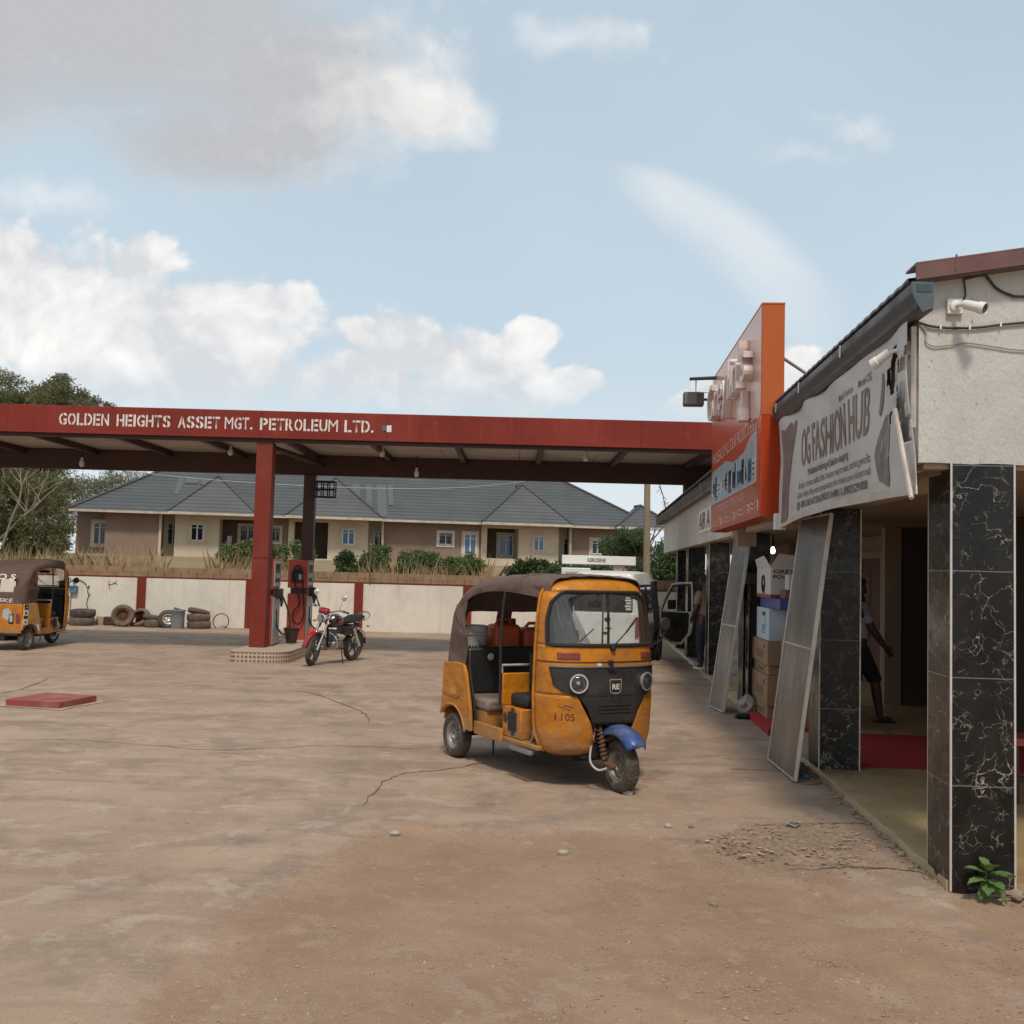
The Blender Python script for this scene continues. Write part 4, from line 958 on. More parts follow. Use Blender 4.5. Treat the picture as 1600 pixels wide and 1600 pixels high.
M['bark'] = mat('brown_bark', (0.12, 0.085, 0.055), .9, vscale=9)
def leaves_mesh(name, clumps, n, size, m, parent, aspect=.5, droop=0.0, solidfrac=.5):
    """clumps: (x,y,z,rx,ry,rz); n leaves spread over them by volume, each a pointed two-triangle leaf"""
    c = np.array(clumps, float); w = (c[:, 3] * c[:, 4] * c[:, 5]) ** .8; idx = rng.choice(len(c), n, p=w / w.sum())
    d = rng.normal(size=(n, 3)); d /= np.linalg.norm(d, axis=1)[:, None]; r = rng.random(n) ** .45
    p = c[idx, :3] + d * r[:, None] * c[idx, 3:6]
    a = rng.normal(size=(n, 3)); a[:, 2] -= droop; a /= np.linalg.norm(a, axis=1)[:, None]
    b = np.cross(a, rng.normal(size=(n, 3))); b /= np.linalg.norm(b, axis=1)[:, None]
    s = size * rng.uniform(.6, 1.4, n)[:, None]
    v = np.stack([p, p + a * s * .5 + b * s * aspect * .5, p + a * s, p + a * s * .5 - b * s * aspect * .5], 1).reshape(-1, 3)
    me = bpy.data.meshes.new(name); me.vertices.add(n * 4); me.loops.add(n * 4); me.polygons.add(n)
    me.vertices.foreach_set('co', v.ravel()); me.loops.foreach_set('vertex_index', np.arange(n * 4)); me.polygons.foreach_set('loop_start', np.arange(n) * 4); me.polygons.foreach_set('loop_total', np.full(n, 4))
    me.update(); me.materials.append(M[m]); o = bpy.data.objects.new(name, me); C.objects.link(o); o.parent = parent; return o
def limb(mb, a, b, r0, r1, wob=.12):
    a, b = Vector(a), Vector(b); L = (b - a).length; pts = [a.lerp(b, k / 5) + Vector((random.uniform(-1, 1), random.uniform(-1, 1), random.uniform(-.4, .4))) * wob * L * (.3 if k in (1, 2, 3, 4) else 0) for k in range(6)]
    mb.tube(pts, [r0 + (r1 - r0) * k / 5 for k in range(6)], 7); return pts
def tree(label, loc, h, spread, leafmat, n, size, trunk='bark', group=None, cl=None, lean=0, name='tree', sub=26, low=.25, tr=.14, limbs=9, droop=.3):
    t = thing(name, label, 'tree', loc, 0, group)
    mb = MB(); top = Vector((lean, 0, h * .62)); tp = limb(mb, (0, 0, -.3), top, tr, tr * .45, .05); tips = []
    for k in range(limbs):
        f = random.uniform(low, .95); s = tp[min(5, int(f * 5))]; a = random.uniform(0, 2 * PI); R = spread * random.uniform(.45, .85)
        e = Vector((math.cos(a) * R + lean * f, math.sin(a) * R, s.z + (h - s.z) * random.uniform(.35, .9))); limb(mb, s, e, tr * .42, tr * .10); tips.append(e)
        e2 = e.lerp(s, .4) + Vector((random.uniform(-.3, .3), random.uniform(-.3, .3), .25)) * spread * .7; limb(mb, e.lerp(s, .5), e2, tr * .2, tr * .06); tips.append(e2)
    mb.build('trunk', trunk, t)
    if cl is None:
        cl = []
        for k in range(sub):
            e = random.choice(tips); rr = spread * random.uniform(.16, .34); cl.append((e.x + random.gauss(0, spread * .16), e.y + random.gauss(0, spread * .16), min(h - rr * .6, e.z + random.gauss(0, h * .06)), rr * 1.25, rr * 1.25, rr * .8))
    leaves_mesh('crown', cl, n, size, leafmat, t, droop=droop, aspect=.34); return t
TG = 'trees beyond the boundary wall'
# the feathery trees at the left edge
def left_trees():
    def crown(cs): return [(x, y, z, a, b, c) for x, y, z, a, b, c in cs]
    specs = [('tall feathery olive tree rising above the canopy at the left edge', 40, 45, 10.1, 'leaf_olive', 44000, .15, [(10, 632, 60, 34), (60, 622, 50, 26), (95, 618, 40, 22), (60, 680, 70, 40), (10, 720, 60, 50), (70, 735, 46, 40), (30, 770, 50, 40)]),
             ('bushy grey green tree top showing over the canopy, right of the tallest one', 112, 48, 10.6, 'leaf_grey', 36000, .15, [(98, 620, 34, 22), (120, 630, 32, 24), (140, 642, 24, 16), (80, 632, 30, 22), (100, 680, 46, 36)]),
             ('feathery olive tree behind the left end of the bungalows', 140, 78, 11.5, 'leaf_olive', 26000, .16, [(120, 765, 50, 36), (165, 752, 40, 24), (85, 805, 44, 40), (60, 790, 50, 40), (110, 800, 36, 34), (75, 850, 50, 26)]),
             ('dense olive tree filling the gap below the canopy at the left edge', 30, 38, 6.4, 'leaf_olive', 36000, .15, [(20, 770, 46, 40), (55, 762, 36, 34), (15, 820, 46, 40), (62, 825, 40, 34), (40, 860, 48, 24), (80, 850, 20, 22), (-30, 800, 60, 60)])]
    for lab, px, Y, h, m, n, sz, blobs in specs:
        x = at(px if Y > 60 else min(px, 60), 800, Y).x; k = Y / F_PX; cl = []
        for (bx, by, rx, ry) in blobs:
            for _ in range(13):
                p = at(bx + random.gauss(0, rx * .45), by + random.gauss(0, ry * .42), Y); r = random.uniform(.26, .55)
                cl.append((p.x - x, random.gauss(0, 1.3), p.z - 1.3, rx * k * r, rx * k * r, ry * k * r * 1.1))
        tree(lab, (x, Y, 1.3), h - 1.3, 1.7, m, n, sz, 'bark_pale', TG, cl=cl, low=.12, tr=.10, limbs=6, droop=.5)
    for lab, px, Y, h, sp in (('thin grey green tree seen through the gap beside the bungalow roof', 190, 72, 8.3, 3.2), ('far grey green tree top right of the left edge', 8, 52, 10.8, 2.4)):
        x = at(px, 800, Y).x; tree(lab, (x, Y, 1.6), h - 1.3, sp, 'leaf_grey', 14000, .15, 'bark_pale', TG, sub=22)
    # bare pale saplings standing clear of the leaves
    for k, (x0, y0, x1, y1, Y) in enumerate(((5, 830, 45, 735, 36), (30, 870, 45, 755, 36.5), (0, 842, 90, 760, 36.3), (40, 850, 62, 745, 37))):
        a, b = at(x0, y0, Y), at(x1, y1, Y); mb = MB(); limb(mb, (a.x, a.y, min(a.z, 2.2)) if k != 2 else a, b, .05, .02, .06)
        for q in range(4):
            s = a.lerp(b, random.uniform(.4, .9)); limb(mb, s, s + Vector((random.uniform(-1, 1.4), random.uniform(-.3, .3), random.uniform(.4, 1.4))), .022, .008)
        o = mb.build('bare_sapling', 'bark_pale'); tag(o, ['bare pale sapling leaning right at the left edge', 'upright bare pale sapling just right of the left edge', 'long slanting bare branch crossing the olive tree', 'thin bare sapling in front of the olive trees'][k], 'sapling', 'bare saplings at the left edge')
left_trees()
def right_tree():
    x = at(1000, 860, 36).x
    cl = []
    for k in range(46):
        a = random.uniform(0, 2 * PI); r = math.sqrt(random.random()); px = 945 + 125 * random.random(); top = 812 + abs(px - 985) * .55 if px < 1040 else 846
        py = random.uniform(top + 8, 905); p = at(px, py, 36); cl.append((p.x - x, random.uniform(-1.2, 1.2), p.z - 1.0, .36, .5, .28))
    tree('dense dark green tree behind the utility pole', (x, 36, 1.0), 3.2, 1.5, 'leaf_dark', 18000, .11, 'bark', TG, cl=cl, tr=.09)
right_tree()
def bushes():
    spec = [(340, 420, 838, 884, 34, 'leaf_green', 'green bush with pale flowers in front of the dark bungalow porch'), (415, 478, 842, 884, 33.5, 'leaf_green', 'straggly green bush behind the fuel pumps'), (532, 600, 858, 886, 33, 'leaf_dark', 'low leafy bush behind the wall right of the pumps'), (590, 652, 846, 888, 34, 'leaf_green', 'rounded green bush behind the bamboo pole'), (648, 700, 848, 890, 34.5, 'leaf_green', 'round green bush below the barred bungalow window'), (695, 748, 850, 890, 33.6, 'leaf_green', 'green bush in front of the blue curtained window'), (798, 860, 872, 898, 33, 'leaf_dark', 'low dark bush below the bungalow porch'), (850, 905, 874, 902, 33.4, 'leaf_dark', 'low dark bush left of the kerosene sign'), (905, 965, 880, 905, 33.2, 'leaf_dark', 'low dark bush behind the kerosene sign'), (1030, 1062, 850, 905, 34, 'leaf_dark', 'dark bush at the far corner of the shops')]
    for a, b, y0, y1, Y, m, lab in spec:
        A, B = at(a, y1, Y), at(b, y0, Y); cx = (A.x + B.x) / 2; zb = ground_z(cx, Y); t = thing('bush', lab, 'bush', (cx, Y, zb), 0, 'bushes behind the boundary wall')
        w = (B.x - A.x) / 2; h = B.z - zb; mb = MB(); tips = []
        for k in range(9):
            e = Vector((random.uniform(-.85, .85) * w, random.uniform(-.5, .5), h * random.uniform(.45, .92))); limb(mb, (random.uniform(-.2, .2) * w, 0, -.1), e, .025, .008); tips.append(e)
        mb.build('stems', 'bark', t)
        cl = [(e.x + random.gauss(0, .12), e.y + random.gauss(0, .15), max(.2, e.z * random.uniform(.55, 1.0)), random.uniform(.14, .30), .25, random.uniform(.10, .22)) for e in tips for _ in range(4)]
        leaves_mesh('foliage', cl, 5200, .105, m, t, droop=.1)
bushes()
def dry_grass():
    n = 15000; pts = []
    x = rng.uniform(-24, 9, n); y = 29.4 + rng.random(n) ** 1.6 * 9
    hgt = rng.uniform(.35, .85, n); px = 800 + 1600 * x / y
    tall = ((px < 260) | ((px > 330) & (px < 480)) | ((px > 560) & (px < 770)))
    hgt = np.where(tall, hgt * rng.uniform(.9, 1.75, n), hgt * .62)
    z = np.array([ground_z(a, b) for a, b in zip(x, y)]) - .05
    lean = rng.normal(0, .22, (n, 2)) * hgt[:, None]; wd = rng.uniform(.008, .02, n); ang = rng.uniform(0, PI, n); wx, wy = np.cos(ang) * wd, np.sin(ang) * wd
    v = np.stack([np.stack([x - wx, y - wy, z], 1), np.stack([x + wx, y + wy, z], 1), np.stack([x + lean[:, 0] * .4 + wx * .7, y + lean[:, 1] * .4 + wy * .7, z + hgt * .6], 1), np.stack([x + lean[:, 0], y + lean[:, 1], z + hgt], 1), np.stack([x + lean[:, 0] * .4 - wx * .7, y + lean[:, 1] * .4 - wy * .7, z + hgt * .6], 1)], 1).reshape(-1, 3)
    me = bpy.data.meshes.new('dry_grass'); me.vertices.add(n * 5); me.loops.add(n * 5); me.polygons.add(n)
    me.vertices.foreach_set('co', v.ravel()); me.loops.foreach_set('vertex_index', np.arange(n * 5)); me.polygons.foreach_set('loop_start', np.arange(n) * 5); me.polygons.foreach_set('loop_total', np.full(n, 5)); me.update()
    me.materials.append(M['straw']); o = bpy.data.objects.new('dry_grass', me); C.objects.link(o); tag(o, 'tall dry straw coloured grass behind the boundary wall', 'grass', kind='stuff')
dry_grass()
def twig():
    mb = MB(); a = at(1028, 760, 30); 
    pts = [at(x, y, 30) for x, y in ((1026, 728), (1030, 755), (1036, 775), (1040, 795))]
    mb.tube(bez(pts, 5), [.016] * 16, 5)
    for k in range(18):
        s = Vector(random.choice(bez(pts, 5))); mb.tube([s, s + Vector((random.uniform(-.18, .18), 0, random.uniform(-.14, .10)))], .007, 4)
    tag(mb.build('dry_vine', 'bark'), 'dry leafless vine hanging from the wire beside the utility pole', 'vine')
twig()
# ------------------------------------------------------------------ row of shops on the right (local x = into the porch, y = along the row)
SO = Vector((2.615, 6.088, 0)); SA = rad(-4.3); SM = Matrix.Rotation(SA, 4, 'Z')
def S(v, u, z=0.0): return SO + SM.to_3x3() @ Vector((v, u, z))
def sthing(name, label, cat, v=0, u=0, z=0, group=None, rz=0.0):
    return thing(name, label, cat, S(v, u, z), SA + rz, group)
M['gable'] = plaster('rough_white_render', (0.60, 0.555, 0.49), (0.40, 0.33, 0.26), .35, bump=1.0, bs=26, scale=1.6)
def render_tex():
    t = NT('tyrolean_white_render'); p = t.pos()
    c = t.mix(t.ramp(t.noise(p, 1.1, 6, .65), .35, .7), (0.60, 0.575, 0.53), (0.51, 0.48, 0.43))
    v = t.vmath('MULTIPLY', p, (6, 6, .8)); c = t.mix(t.ramp(t.noise(v, 2.2, 5, .6), .55, .8, 0, .45), c, (0.40, 0.335, 0.265))
    vs = t.vmath('MULTIPLY', p, (34, 34, 13)); c = t.mix(t.ramp(t.noise(vs, 1, 3, .6), .66, .74, 0, .75), c, (0.17, 0.13, 0.10))
    t.base(c); t.set(Roughness=.95, Specular_IOR_Level=.2)
    h = t.noise(t.vmath('MULTIPLY', p, (60, 60, 22)), 1, 5, .7); t.bump(h, 1.0, .012); return t.m
M['tyrol'] = render_tex()
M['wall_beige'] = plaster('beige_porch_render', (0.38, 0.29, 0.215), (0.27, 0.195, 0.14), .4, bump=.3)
M['wall_shade'] = plaster('shaded_shop_wall', (0.10, 0.078, 0.064), (0.07, .052, .042), .4, bump=.2)  # shade deep inside the porch is put into this wall colour
M['soffit'] = plaster('stained_soffit_board', (0.33, 0.255, 0.195), (0.23, 0.165, 0.12), .45, streaks=False, bump=.15)
M['verge'] = mat('maroon_roof_sheet', (0.135, 0.052, 0.046), .45, dirt=(0.20, .11, .09), dirt_amt=.35)
M['roof_brown'] = mat('brown_roof_sheet', (0.16, 0.125, 0.115), .5, dirt=(0.10, .075, .065), dirt_amt=.5)
M['gutter'] = mat('grey_gutter_metal', (0.055, 0.055, 0.058), .4, .3, dirt=(0.10, .08, .07), dirt_amt=.6, dscale=1.4)
M['gutter_end'] = mat('blue_grey_gutter_cap', (0.085, 0.11, 0.125), .35, .2, dirt=(0.15, .13, .11), dirt_amt=.4)
M['gutter_hole'] = mat('gutter_shadow_teal', (0.035, 0.065, 0.075), .6)
def marble():
    t = NT('black_marble_tile'); co = t.coord()
    w = t.n('ShaderNodeTexNoise'); t.L.new(co, w.inputs['Vector']); w.inputs['Scale'].default_value = 4; w.inputs['Detail'].default_value = 5
    d = t.vmath('ADD', co, t.vmath('MULTIPLY', t.vmath('SUBTRACT', w.outputs[1], (.5, .5, .5)), (.42, .42, .34)))
    def veins(scale, th, seed):
        vo = t.n('ShaderNodeTexVoronoi', feature='DISTANCE_TO_EDGE'); t.L.new(t.vmath('ADD', d, (seed, seed * 2, 0)), vo.inputs['Vector']); vo.inputs['Scale'].default_value = scale
        f = t.ramp(vo.outputs['Distance'], 0.0, th, 1, 0); g = t.ramp(t.noise(co, scale * .8, 4, .6), .46, .64); return t.math('MULTIPLY', f, g)
    def ridge(scale, th, seed, lo, hi):
        v = t.vmath('ADD', co, (seed, seed * .7, seed * .3)); n = t.noise(t.vmath('MULTIPLY', v, (1, 1, .8)), scale, 7, .62, 1.1)
        return t.math('MULTIPLY', t.ramp(t.math('ABSOLUTE', t.math('SUBTRACT', n, .5)), 0, th, 1, 0), t.ramp(t.noise(v, scale * .7, 4, .6), lo, hi))
    f = t.math('MAXIMUM', t.math('MAXIMUM', veins(4.6, .013, 0), t.math('MULTIPLY', veins(11, .026, 3), .8)), t.math('MULTIPLY', ridge(1.7, .007, 4, .50, .62), .7))
    f = t.math('MULTIPLY', f, t.ramp(t.noise(co, 42, 4, .7), .30, .52, .15, 1))
    c = t.mix(t.ramp(t.noise(co, 3, 5, .6), .35, .7), (0.007, 0.0065, 0.006), (0.018, 0.016, 0.014)); c = t.mix(f, c, (0.40, 0.365, 0.31))
    s = t.n('ShaderNodeSeparateXYZ'); t.L.new(co, s.inputs[0]); j = t.ramp(t.math('PINGPONG', t.math('ADD', s.outputs[2], .02), .315), 0.0, .005, 1, 0)
    c = t.mix(t.math('MULTIPLY', j, .55), c, (0.30, .28, .25)); c = t.mix(t.ramp(t.noise(co, 5, 7, .7), .5, .8, 0, .12), c, (0.12, .09, .07))
    t.base(c); t.set(Roughness=t.ramp(t.noise(co, 7, 5, .6), .35, .7, .14, .32), Specular_IOR_Level=.32); return t.m
M['marble'] = marble()
def porch_floor():
    t = NT('polished_brown_terrazzo'); p = t.pos()
    c = t.mix(t.ramp(t.noise(p, .8, 6, .6), .35, .7), (0.30, 0.205, 0.098), (0.37, 0.262, 0.135)); c = t.mix(t.ramp(t.noise(p, 2.5, 6, .7), .5, .75, 0, .5), c, (0.33, .235, .15))
    t.base(c); t.set(Roughness=t.ramp(t.noise(p, 3, 5, .6), .3, .7, .22, .5)); mb = MB()
    n = 260; y0, y1 = .02, 22.0; ed = []
    for k in range(n + 1):
        y = y0 + (y1 - y0) * (k / n) ** 1.5; ed.append((-.015 + .03 * noise.noise(Vector((y * 2.3, 1, 0))) + .014 * noise.noise(Vector((y * 9, 3, 0))), y))
    m = len(ed); Z = .06
    fr = []
    for x, y in ed: fr += [Vector((x - .012, y, -.03)), Vector((x, y, Z - .012)), Vector((x + .012, y, Z))]
    vs = fr + [Vector((7.0, y, Z)) for x, y in ed]; fs = []
    for k in range(m - 1):
        a, b = 3 * k, 3 * (k + 1); fs += [(a, a + 1, b + 1, b), (a + 1, a + 2, b + 2, b + 1), (a + 2, 3 * m + k, 3 * m + k + 1, b + 2)]
    mb.add(vs, fs); mb.add([(-.02, .02, -.03), (-.02, .02, Z), (7, .02, Z), (7, .02, -.03)], [(0, 1, 2, 3)])
    o = mb.build('porch_floor', t.m, ang=50); o.location = SO; o.rotation_euler = (0, 0, SA); tag(o, 'polished yellow brown porch floor with a chipped edge along the shops', 'floor', kind='structure')
    e = MB()
    for k in range(330):
        y = .1 + 4.8 * random.random(); r = random.choice([.008, .012, .018, .026 if random.random() < .4 else .01]); e.blob((-.03 + random.gauss(0, .028), y, r * .3), (r, r * 1.3, r * .7), 6, .3)
    for k in range(50):
        r = random.uniform(.01, .035); e.blob((.42 + random.gauss(0, .07), -.02 + random.gauss(0, .03), r * .4), (r * 1.3, r, r * .7), 6, .3)
    o = e.build('concrete_crumbs', 'crumb', norm=False, ang=20); o.location = SO; o.rotation_euler = (0, 0, SA); tag(o, 'crumbled concrete along the broken edge of the porch floor', 'rubble', kind='stuff')
M['crumb'] = mat('crumbled_concrete', (0.25, .175, .115), .95, dirt=(0.40, .31, .23), dirt_amt=.7, dscale=9)
porch_floor()

def gut_prof(vo, vi, zb, zt):                     # ogee box gutter section in (v,z)
    return [(vi, zb + .012), (vo + .055, zb), (vo + .03, zb + .03), (vo + .022, zb + .075), (vo + .004, zb + .105), (vo, zb + .13), (vo, zt), (vo + .012, zt), (vo + .014, zb + .12), (vi - .004, zb + .03)]
def shop():
    t = sthing('row_of_shops', 'long low row of shops with white render, black marble pillars and a covered porch', 'shop building')
    def part(mb, name, m, par=None, **k): return mb.build(name, m, par or t, **k)
    # gable wall facing the camera, its lower edge ragged
    mb = MB(); n = 70; bot = [(-.19 + 7.2 * k / n, 2.512 + (.022 * noise.noise(Vector((k * .45, 0, 1))) + .012 * noise.noise(Vector((k * 1.7, 0, 4))))) for k in range(n + 1)]
    slope = .148; top = lambda x: 3.60 + (x + .23) * slope
    vs = []; fs = []
    for x, z in bot:
        for y in (0.0, .16): vs += [Vector((x, y, z)), Vector((x, y, top(x)))]
    for k in range(n):
        a, b = 4 * k, 4 * (k + 1); fs += [(a, b, b + 1, a + 1), (a + 2, a + 3, b + 3, b + 2), (a, a + 2, b + 2, b)]
    fs.append((0, 1, 3, 2)); mb.add(vs, fs); part(mb, 'gable_wall', M['tyrol'], smooth=False)
    # fascia wall of the near block
    mb = MB(); mb.box(-.19, -.03, .165, 4.95, 2.50, 3.45); part(mb, 'fascia_wall', M['tyrol'], smooth=False)
    mb = MB(); mb.box(-.19, .16, 4.955, 5.15, 2.42, 3.5); part(mb, 'fascia_wall', 'wall_beige', smooth=False)
    # fascia of the long far block
    mb = MB(); k2 = 90; prev = None
    pts = [(5.16 + 16.4 * k / k2, 2.385 + .014 * noise.noise(Vector((k * .5, 2, 0)))) for k in range(k2 + 1)]; vs = []; fs = []
    for y, z in pts:
        for x in (-.12, .03): vs += [Vector((x, y, z)), Vector((x, y, 3.30))]
    for k in range(k2):
        a, b = 4 * k, 4 * (k + 1); fs += [(a, a + 1, b + 1, b), (a + 2, b + 2, b + 3, a + 3), (a, b, b + 2, a + 2)]
    fs += [(4 * k2, 4 * k2 + 1, 4 * k2 + 3, 4 * k2 + 2)]; mb.add(vs, fs); part(mb, 'fascia_wall', 'gable', smooth=False)
    mb = MB(); mb.box(.035, 3.0, 21.4, 21.55, 2.38, 3.5); part(mb, 'gable_wall', 'gable', smooth=False)
    # gutters
    for (y0, y1, vo, vi, zb, zt) in ((-.27, 4.20, -.315, -.195, 3.355, 3.525), (4.9, 22.2, -.30, -.125, 3.165, 3.345)):
        g = MB(); pr = gut_prof(vo, vi, zb, zt); nn = 12
        g.loft([[Vector((a, y0 + (y1 - y0) * k / nn, b + .003 * noise.noise(Vector((k * .7, y0, 0))) * (0 if k == 0 else 1))) for a, b in pr] for k in range(nn + 1)]); o = part(g, 'gutter', 'gutter', ang=25)
        c = MB(); c.prism([(vi, zb + .02), (vo + .055, zb - .004), (vo + .018, zb + .06), (vo - .004, zb + .12), (vo - .004, zt + .004), (vi, zt + .004)], y0 - .012, y0 - .002, lambda a, b, d: Vector((a, d, b))); part(c, 'gutter_cap', 'gutter_end', o, bevel=.003)
        c = MB(); c.box(vo + .025, vi - .012, y0 - .016, y0 - .0125, zt - .055, zt - .012); part(c, 'cap_hollow_shade', 'gutter_hole', o)  # dark teal plate stands for the shade in the hollow gutter end
        c = MB(); c.prism([(vi, zb + .02), (vo + .055, zb - .004), (vo + .018, zb + .06), (vo - .004, zb + .12), (vo - .004, zt + .004), (vi, zt + .004)], y1 + .002, y1 + .012, lambda a, b, d: Vector((a, d, b))); part(c, 'gutter_cap', 'gutter_end', o)
        for q in (1.4, 2.9, 4.0) if y0 < 0 else (8, 11, 14, 17, 20):
            c = MB(); c.box(vo - .006, vo - .001, q, q + .03, zb + .09, zt + .01); part(c, 'gutter_clip', 'alu', o)
    # roofs: corrugated sheets
    for (y0, y1, z0, vo, vmax) in ((-.105, 4.55, 3.60, -.285, 7.0), (4.6, 22.4, 3.40, -.33, 7.0)):
        mb = MB(); per = .18; n2 = int((y1 - y0) / per * 4)
        L = []
        for zo in (0, -.018):
            for v_ in (vo, vmax): L.append([Vector((v_, y0 + (y1 - y0) * k / n2, z0 + (v_ - vo) * slope + zo + .004 * math.sin(k * PI / 2))) for k in range(n2 + 1)])
        nn = n2 + 1; o_ = [0, nn, 2 * nn, 3 * nn]; fs = []
        for k in range(n2): fs += [(o_[0] + k, o_[0] + k + 1, o_[1] + k + 1, o_[1] + k), (o_[2] + k, o_[3] + k, o_[3] + k + 1, o_[2] + k + 1), (o_[0] + k, o_[2] + k, o_[2] + k + 1, o_[0] + k + 1)]
        mb.add([p for l in L for p in l], fs); part(mb, 'roof', 'roof_brown', ang=60)
    # maroon verge flashing along the gable
    mb = MB(); a0, a1 = -.245, 7.0
    for (z0, z1, y0, y1) in ((-.012, .078, -.125, -.112), (.079, .092, -.125, .08)):
        q = [(a0, y0, 3.60 + z0), (a1, y0, 3.60 + z0 + (a1 - a0) * slope), (a1, y1, 3.60 + z0 + (a1 - a0) * slope), (a0, y1, 3.60 + z0)]
        mb.add([Vector(p) for p in q] + [Vector(p) + Vector((0, 0, z1 - z0)) for p in q], [(0, 1, 2, 3), (4, 5, 6, 7), (0, 1, 5, 4), (1, 2, 6, 5), (2, 3, 7, 6), (3, 0, 4, 7)])
    mb.box(-.02, -.008, -.128, -.1255, 3.64, 3.74); part(mb, 'verge_flashing', 'verge', smooth=False)
    # beams over pillars, soffit
    mb = MB(); mb.box(-.025, .37, .17, 4.9, 2.46, 2.60); part(mb, 'beam', 'wall_beige', smooth=False)
    mb = MB(); mb.box(-.15, 7.0, .03, .155, 2.478, 2.53); part(mb, 'beam', 'wall_beige', smooth=False)
    mb = MB(); mb.box(.04, .37, 5.2, 21.4, 2.40, 2.52); part(mb, 'beam', 'wall_beige', smooth=False)
    mb = MB(); mb.box(.38, 7.0, .17, 21.4, 2.56, 2.575); part(mb, 'soffit', 'soffit', smooth=False)
    # back walls, cross walls
    BW = 2.72
    mb = MB(); mb.box(BW, BW + .15, 8.9, 16.5, -.02, 2.555); part(mb, 'back_wall', 'wall_beige', smooth=False)
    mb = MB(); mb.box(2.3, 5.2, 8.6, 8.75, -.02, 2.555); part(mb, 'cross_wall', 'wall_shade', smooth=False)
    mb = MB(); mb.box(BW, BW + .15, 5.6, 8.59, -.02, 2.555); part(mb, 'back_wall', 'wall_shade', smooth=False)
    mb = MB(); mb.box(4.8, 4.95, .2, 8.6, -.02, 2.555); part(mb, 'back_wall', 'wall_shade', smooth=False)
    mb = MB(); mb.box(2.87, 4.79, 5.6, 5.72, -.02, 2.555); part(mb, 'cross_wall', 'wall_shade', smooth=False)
    mb = MB(); mb.box(2.2, BW - .01, 16.4, 16.55, -.02, 2.555); part(mb, 'cross_wall', 'wall_beige', smooth=False)
    mb = MB(); mb.box(2.2, 2.35, 16.56, 21.4, -.02, 2.555); part(mb, 'back_wall', 'wall_beige', smooth=False)
    # doors with pale frames in the back wall
    for (y0, y1, zt, m) in ((11.05, 12.25, 2.17, 'brown_wood'), (9.35, 9.95, 2.10, 'brown_wood'), (14.0, 15.0, 2.1, 'brown_wood')):
        f = MB(); w = .12
        for b in ((y0 - w, y0, .06, zt + w), (y1, y1 + w, .06, zt + w), (y0, y1, zt, zt + w)): f.box(BW - .06, BW - .002, b[0], b[1], b[2], b[3])
        fo = part(f, 'door_frame', 'wall_beige', smooth=False, bevel=.006)
        d = MB(); d.box(BW - .035, BW - .004, y0 + .005, y1 - .005, .07, zt - .005); do = part(d, 'door', m, smooth=False)
        p = MB(); nd = 2
        for k in range(nd):
            for (za, zb_) in ((.2, .95), (1.05, 2.0)):
                q0, q1 = y0 + (y1 - y0) * k / nd + .07, y0 + (y1 - y0) * (k + 1) / nd - .07; p.box(BW - .046, BW - .037, q0, q1, za, zb_)
        part(p, 'door_moulding', m, do, bevel=.006); h = MB(); h.tube([(BW - .05, y0 + .09, 1.05), (BW - .09, y0 + .09, 1.05), (BW - .09, y0 + .2, 1.05)], .011, 6); part(h, 'handle', 'steel', do)
    mb = MB(); mb.box(2.05, 2.28, 8.62, 8.78, -.02, 2.555); part(mb, 'door_jamb', 'wall_beige', smooth=False)
    # pillars with pale edge trims
    for (u, w, d, zt) in ((0, .365, .40, 2.52), (3.43, .365, .42, 2.46), (8.1, .36, .42, 2.40), (12.15, .36, .42, 2.40), (16.0, .36, .42, 2.40), (18.6, .36, .42, 2.40)):
        p = MB(); p.box(-.002 if u else -.002, w, u + .004, u + d, -.03, zt - .002); po = part(p, 'pillar', M['marble'], smooth=False)
        for (a, b) in ((0, 0), (w, 0), (0, d), (w, d)):
            e = MB(); sx = -.006 if a == 0 else -.006; e.box(a - .004, a + .007, u + b + (-.003 if b == 0 else -.006), u + b + (.007 if b == 0 else .003), .0, zt - .004); part(e, 'edge_trim', 'alu', po)
    # lettered board on the far fascia
    mb = MB(); mb.box(-.135, -.122, 10.9, 12.75, 2.57, 2.97); lb = part(mb, 'name_board', 'white_plain')
    text('AIR A', 'lettering', 'maroon_letter', lb, (-.138, 12.65, 2.62), (0, -1, 0), (0, 0, 1), 1.65, .30, 0, .015)
    mb = MB(); mb.box(-.30, -.20, 4.05, 4.18, 2.28, 2.44); part(mb, 'bracket_block', 'white_plain', smooth=False)
    mb = MB(); mb.box(-.22, .02, 7.2, 7.36, 2.20, 2.41); part(mb, 'bracket_block', 'wall_beige', smooth=False)
shop()

# ------------------------------------------------------------------ orange sign box
def sheen(name, col, rough=.22, **k): return mat(name, col, rough, coat=.35, bump=0, var=.08, **k)
M['sign_orange'] = mat('orange_sign_vinyl', (0.43, 0.100, 0.026), .5, bump=0, var=.06, spec=.2)
M['sign_red'] = mat('red_orange_sign_vinyl', (0.40, 0.042, 0.008), .5, bump=0, var=.06, spec=.2)
M['sign_face_red'] = mat('brick_red_sign_face', (0.50, 0.080, 0.034), .25, bump=0, var=.08, spec=.35)
M['sign_face_low'] = mat('orange_brown_sign_face', (0.48, 0.115, 0.050), .25, bump=0, var=.08, spec=.35)
M['sign_white'] = mat('pinkish_white_sign_face', (0.60, 0.345, 0.265), .28, bump=0, var=.06)
M['letter_pink'] = mat('pinkish_white_acrylic', (0.74, 0.62, 0.57), .4, dirt=(0.40, .25, .21), dirt_amt=.5)
M['sign_text'] = mat('pale_sign_text', (0.66, 0.42, 0.33), .4, bump=0)
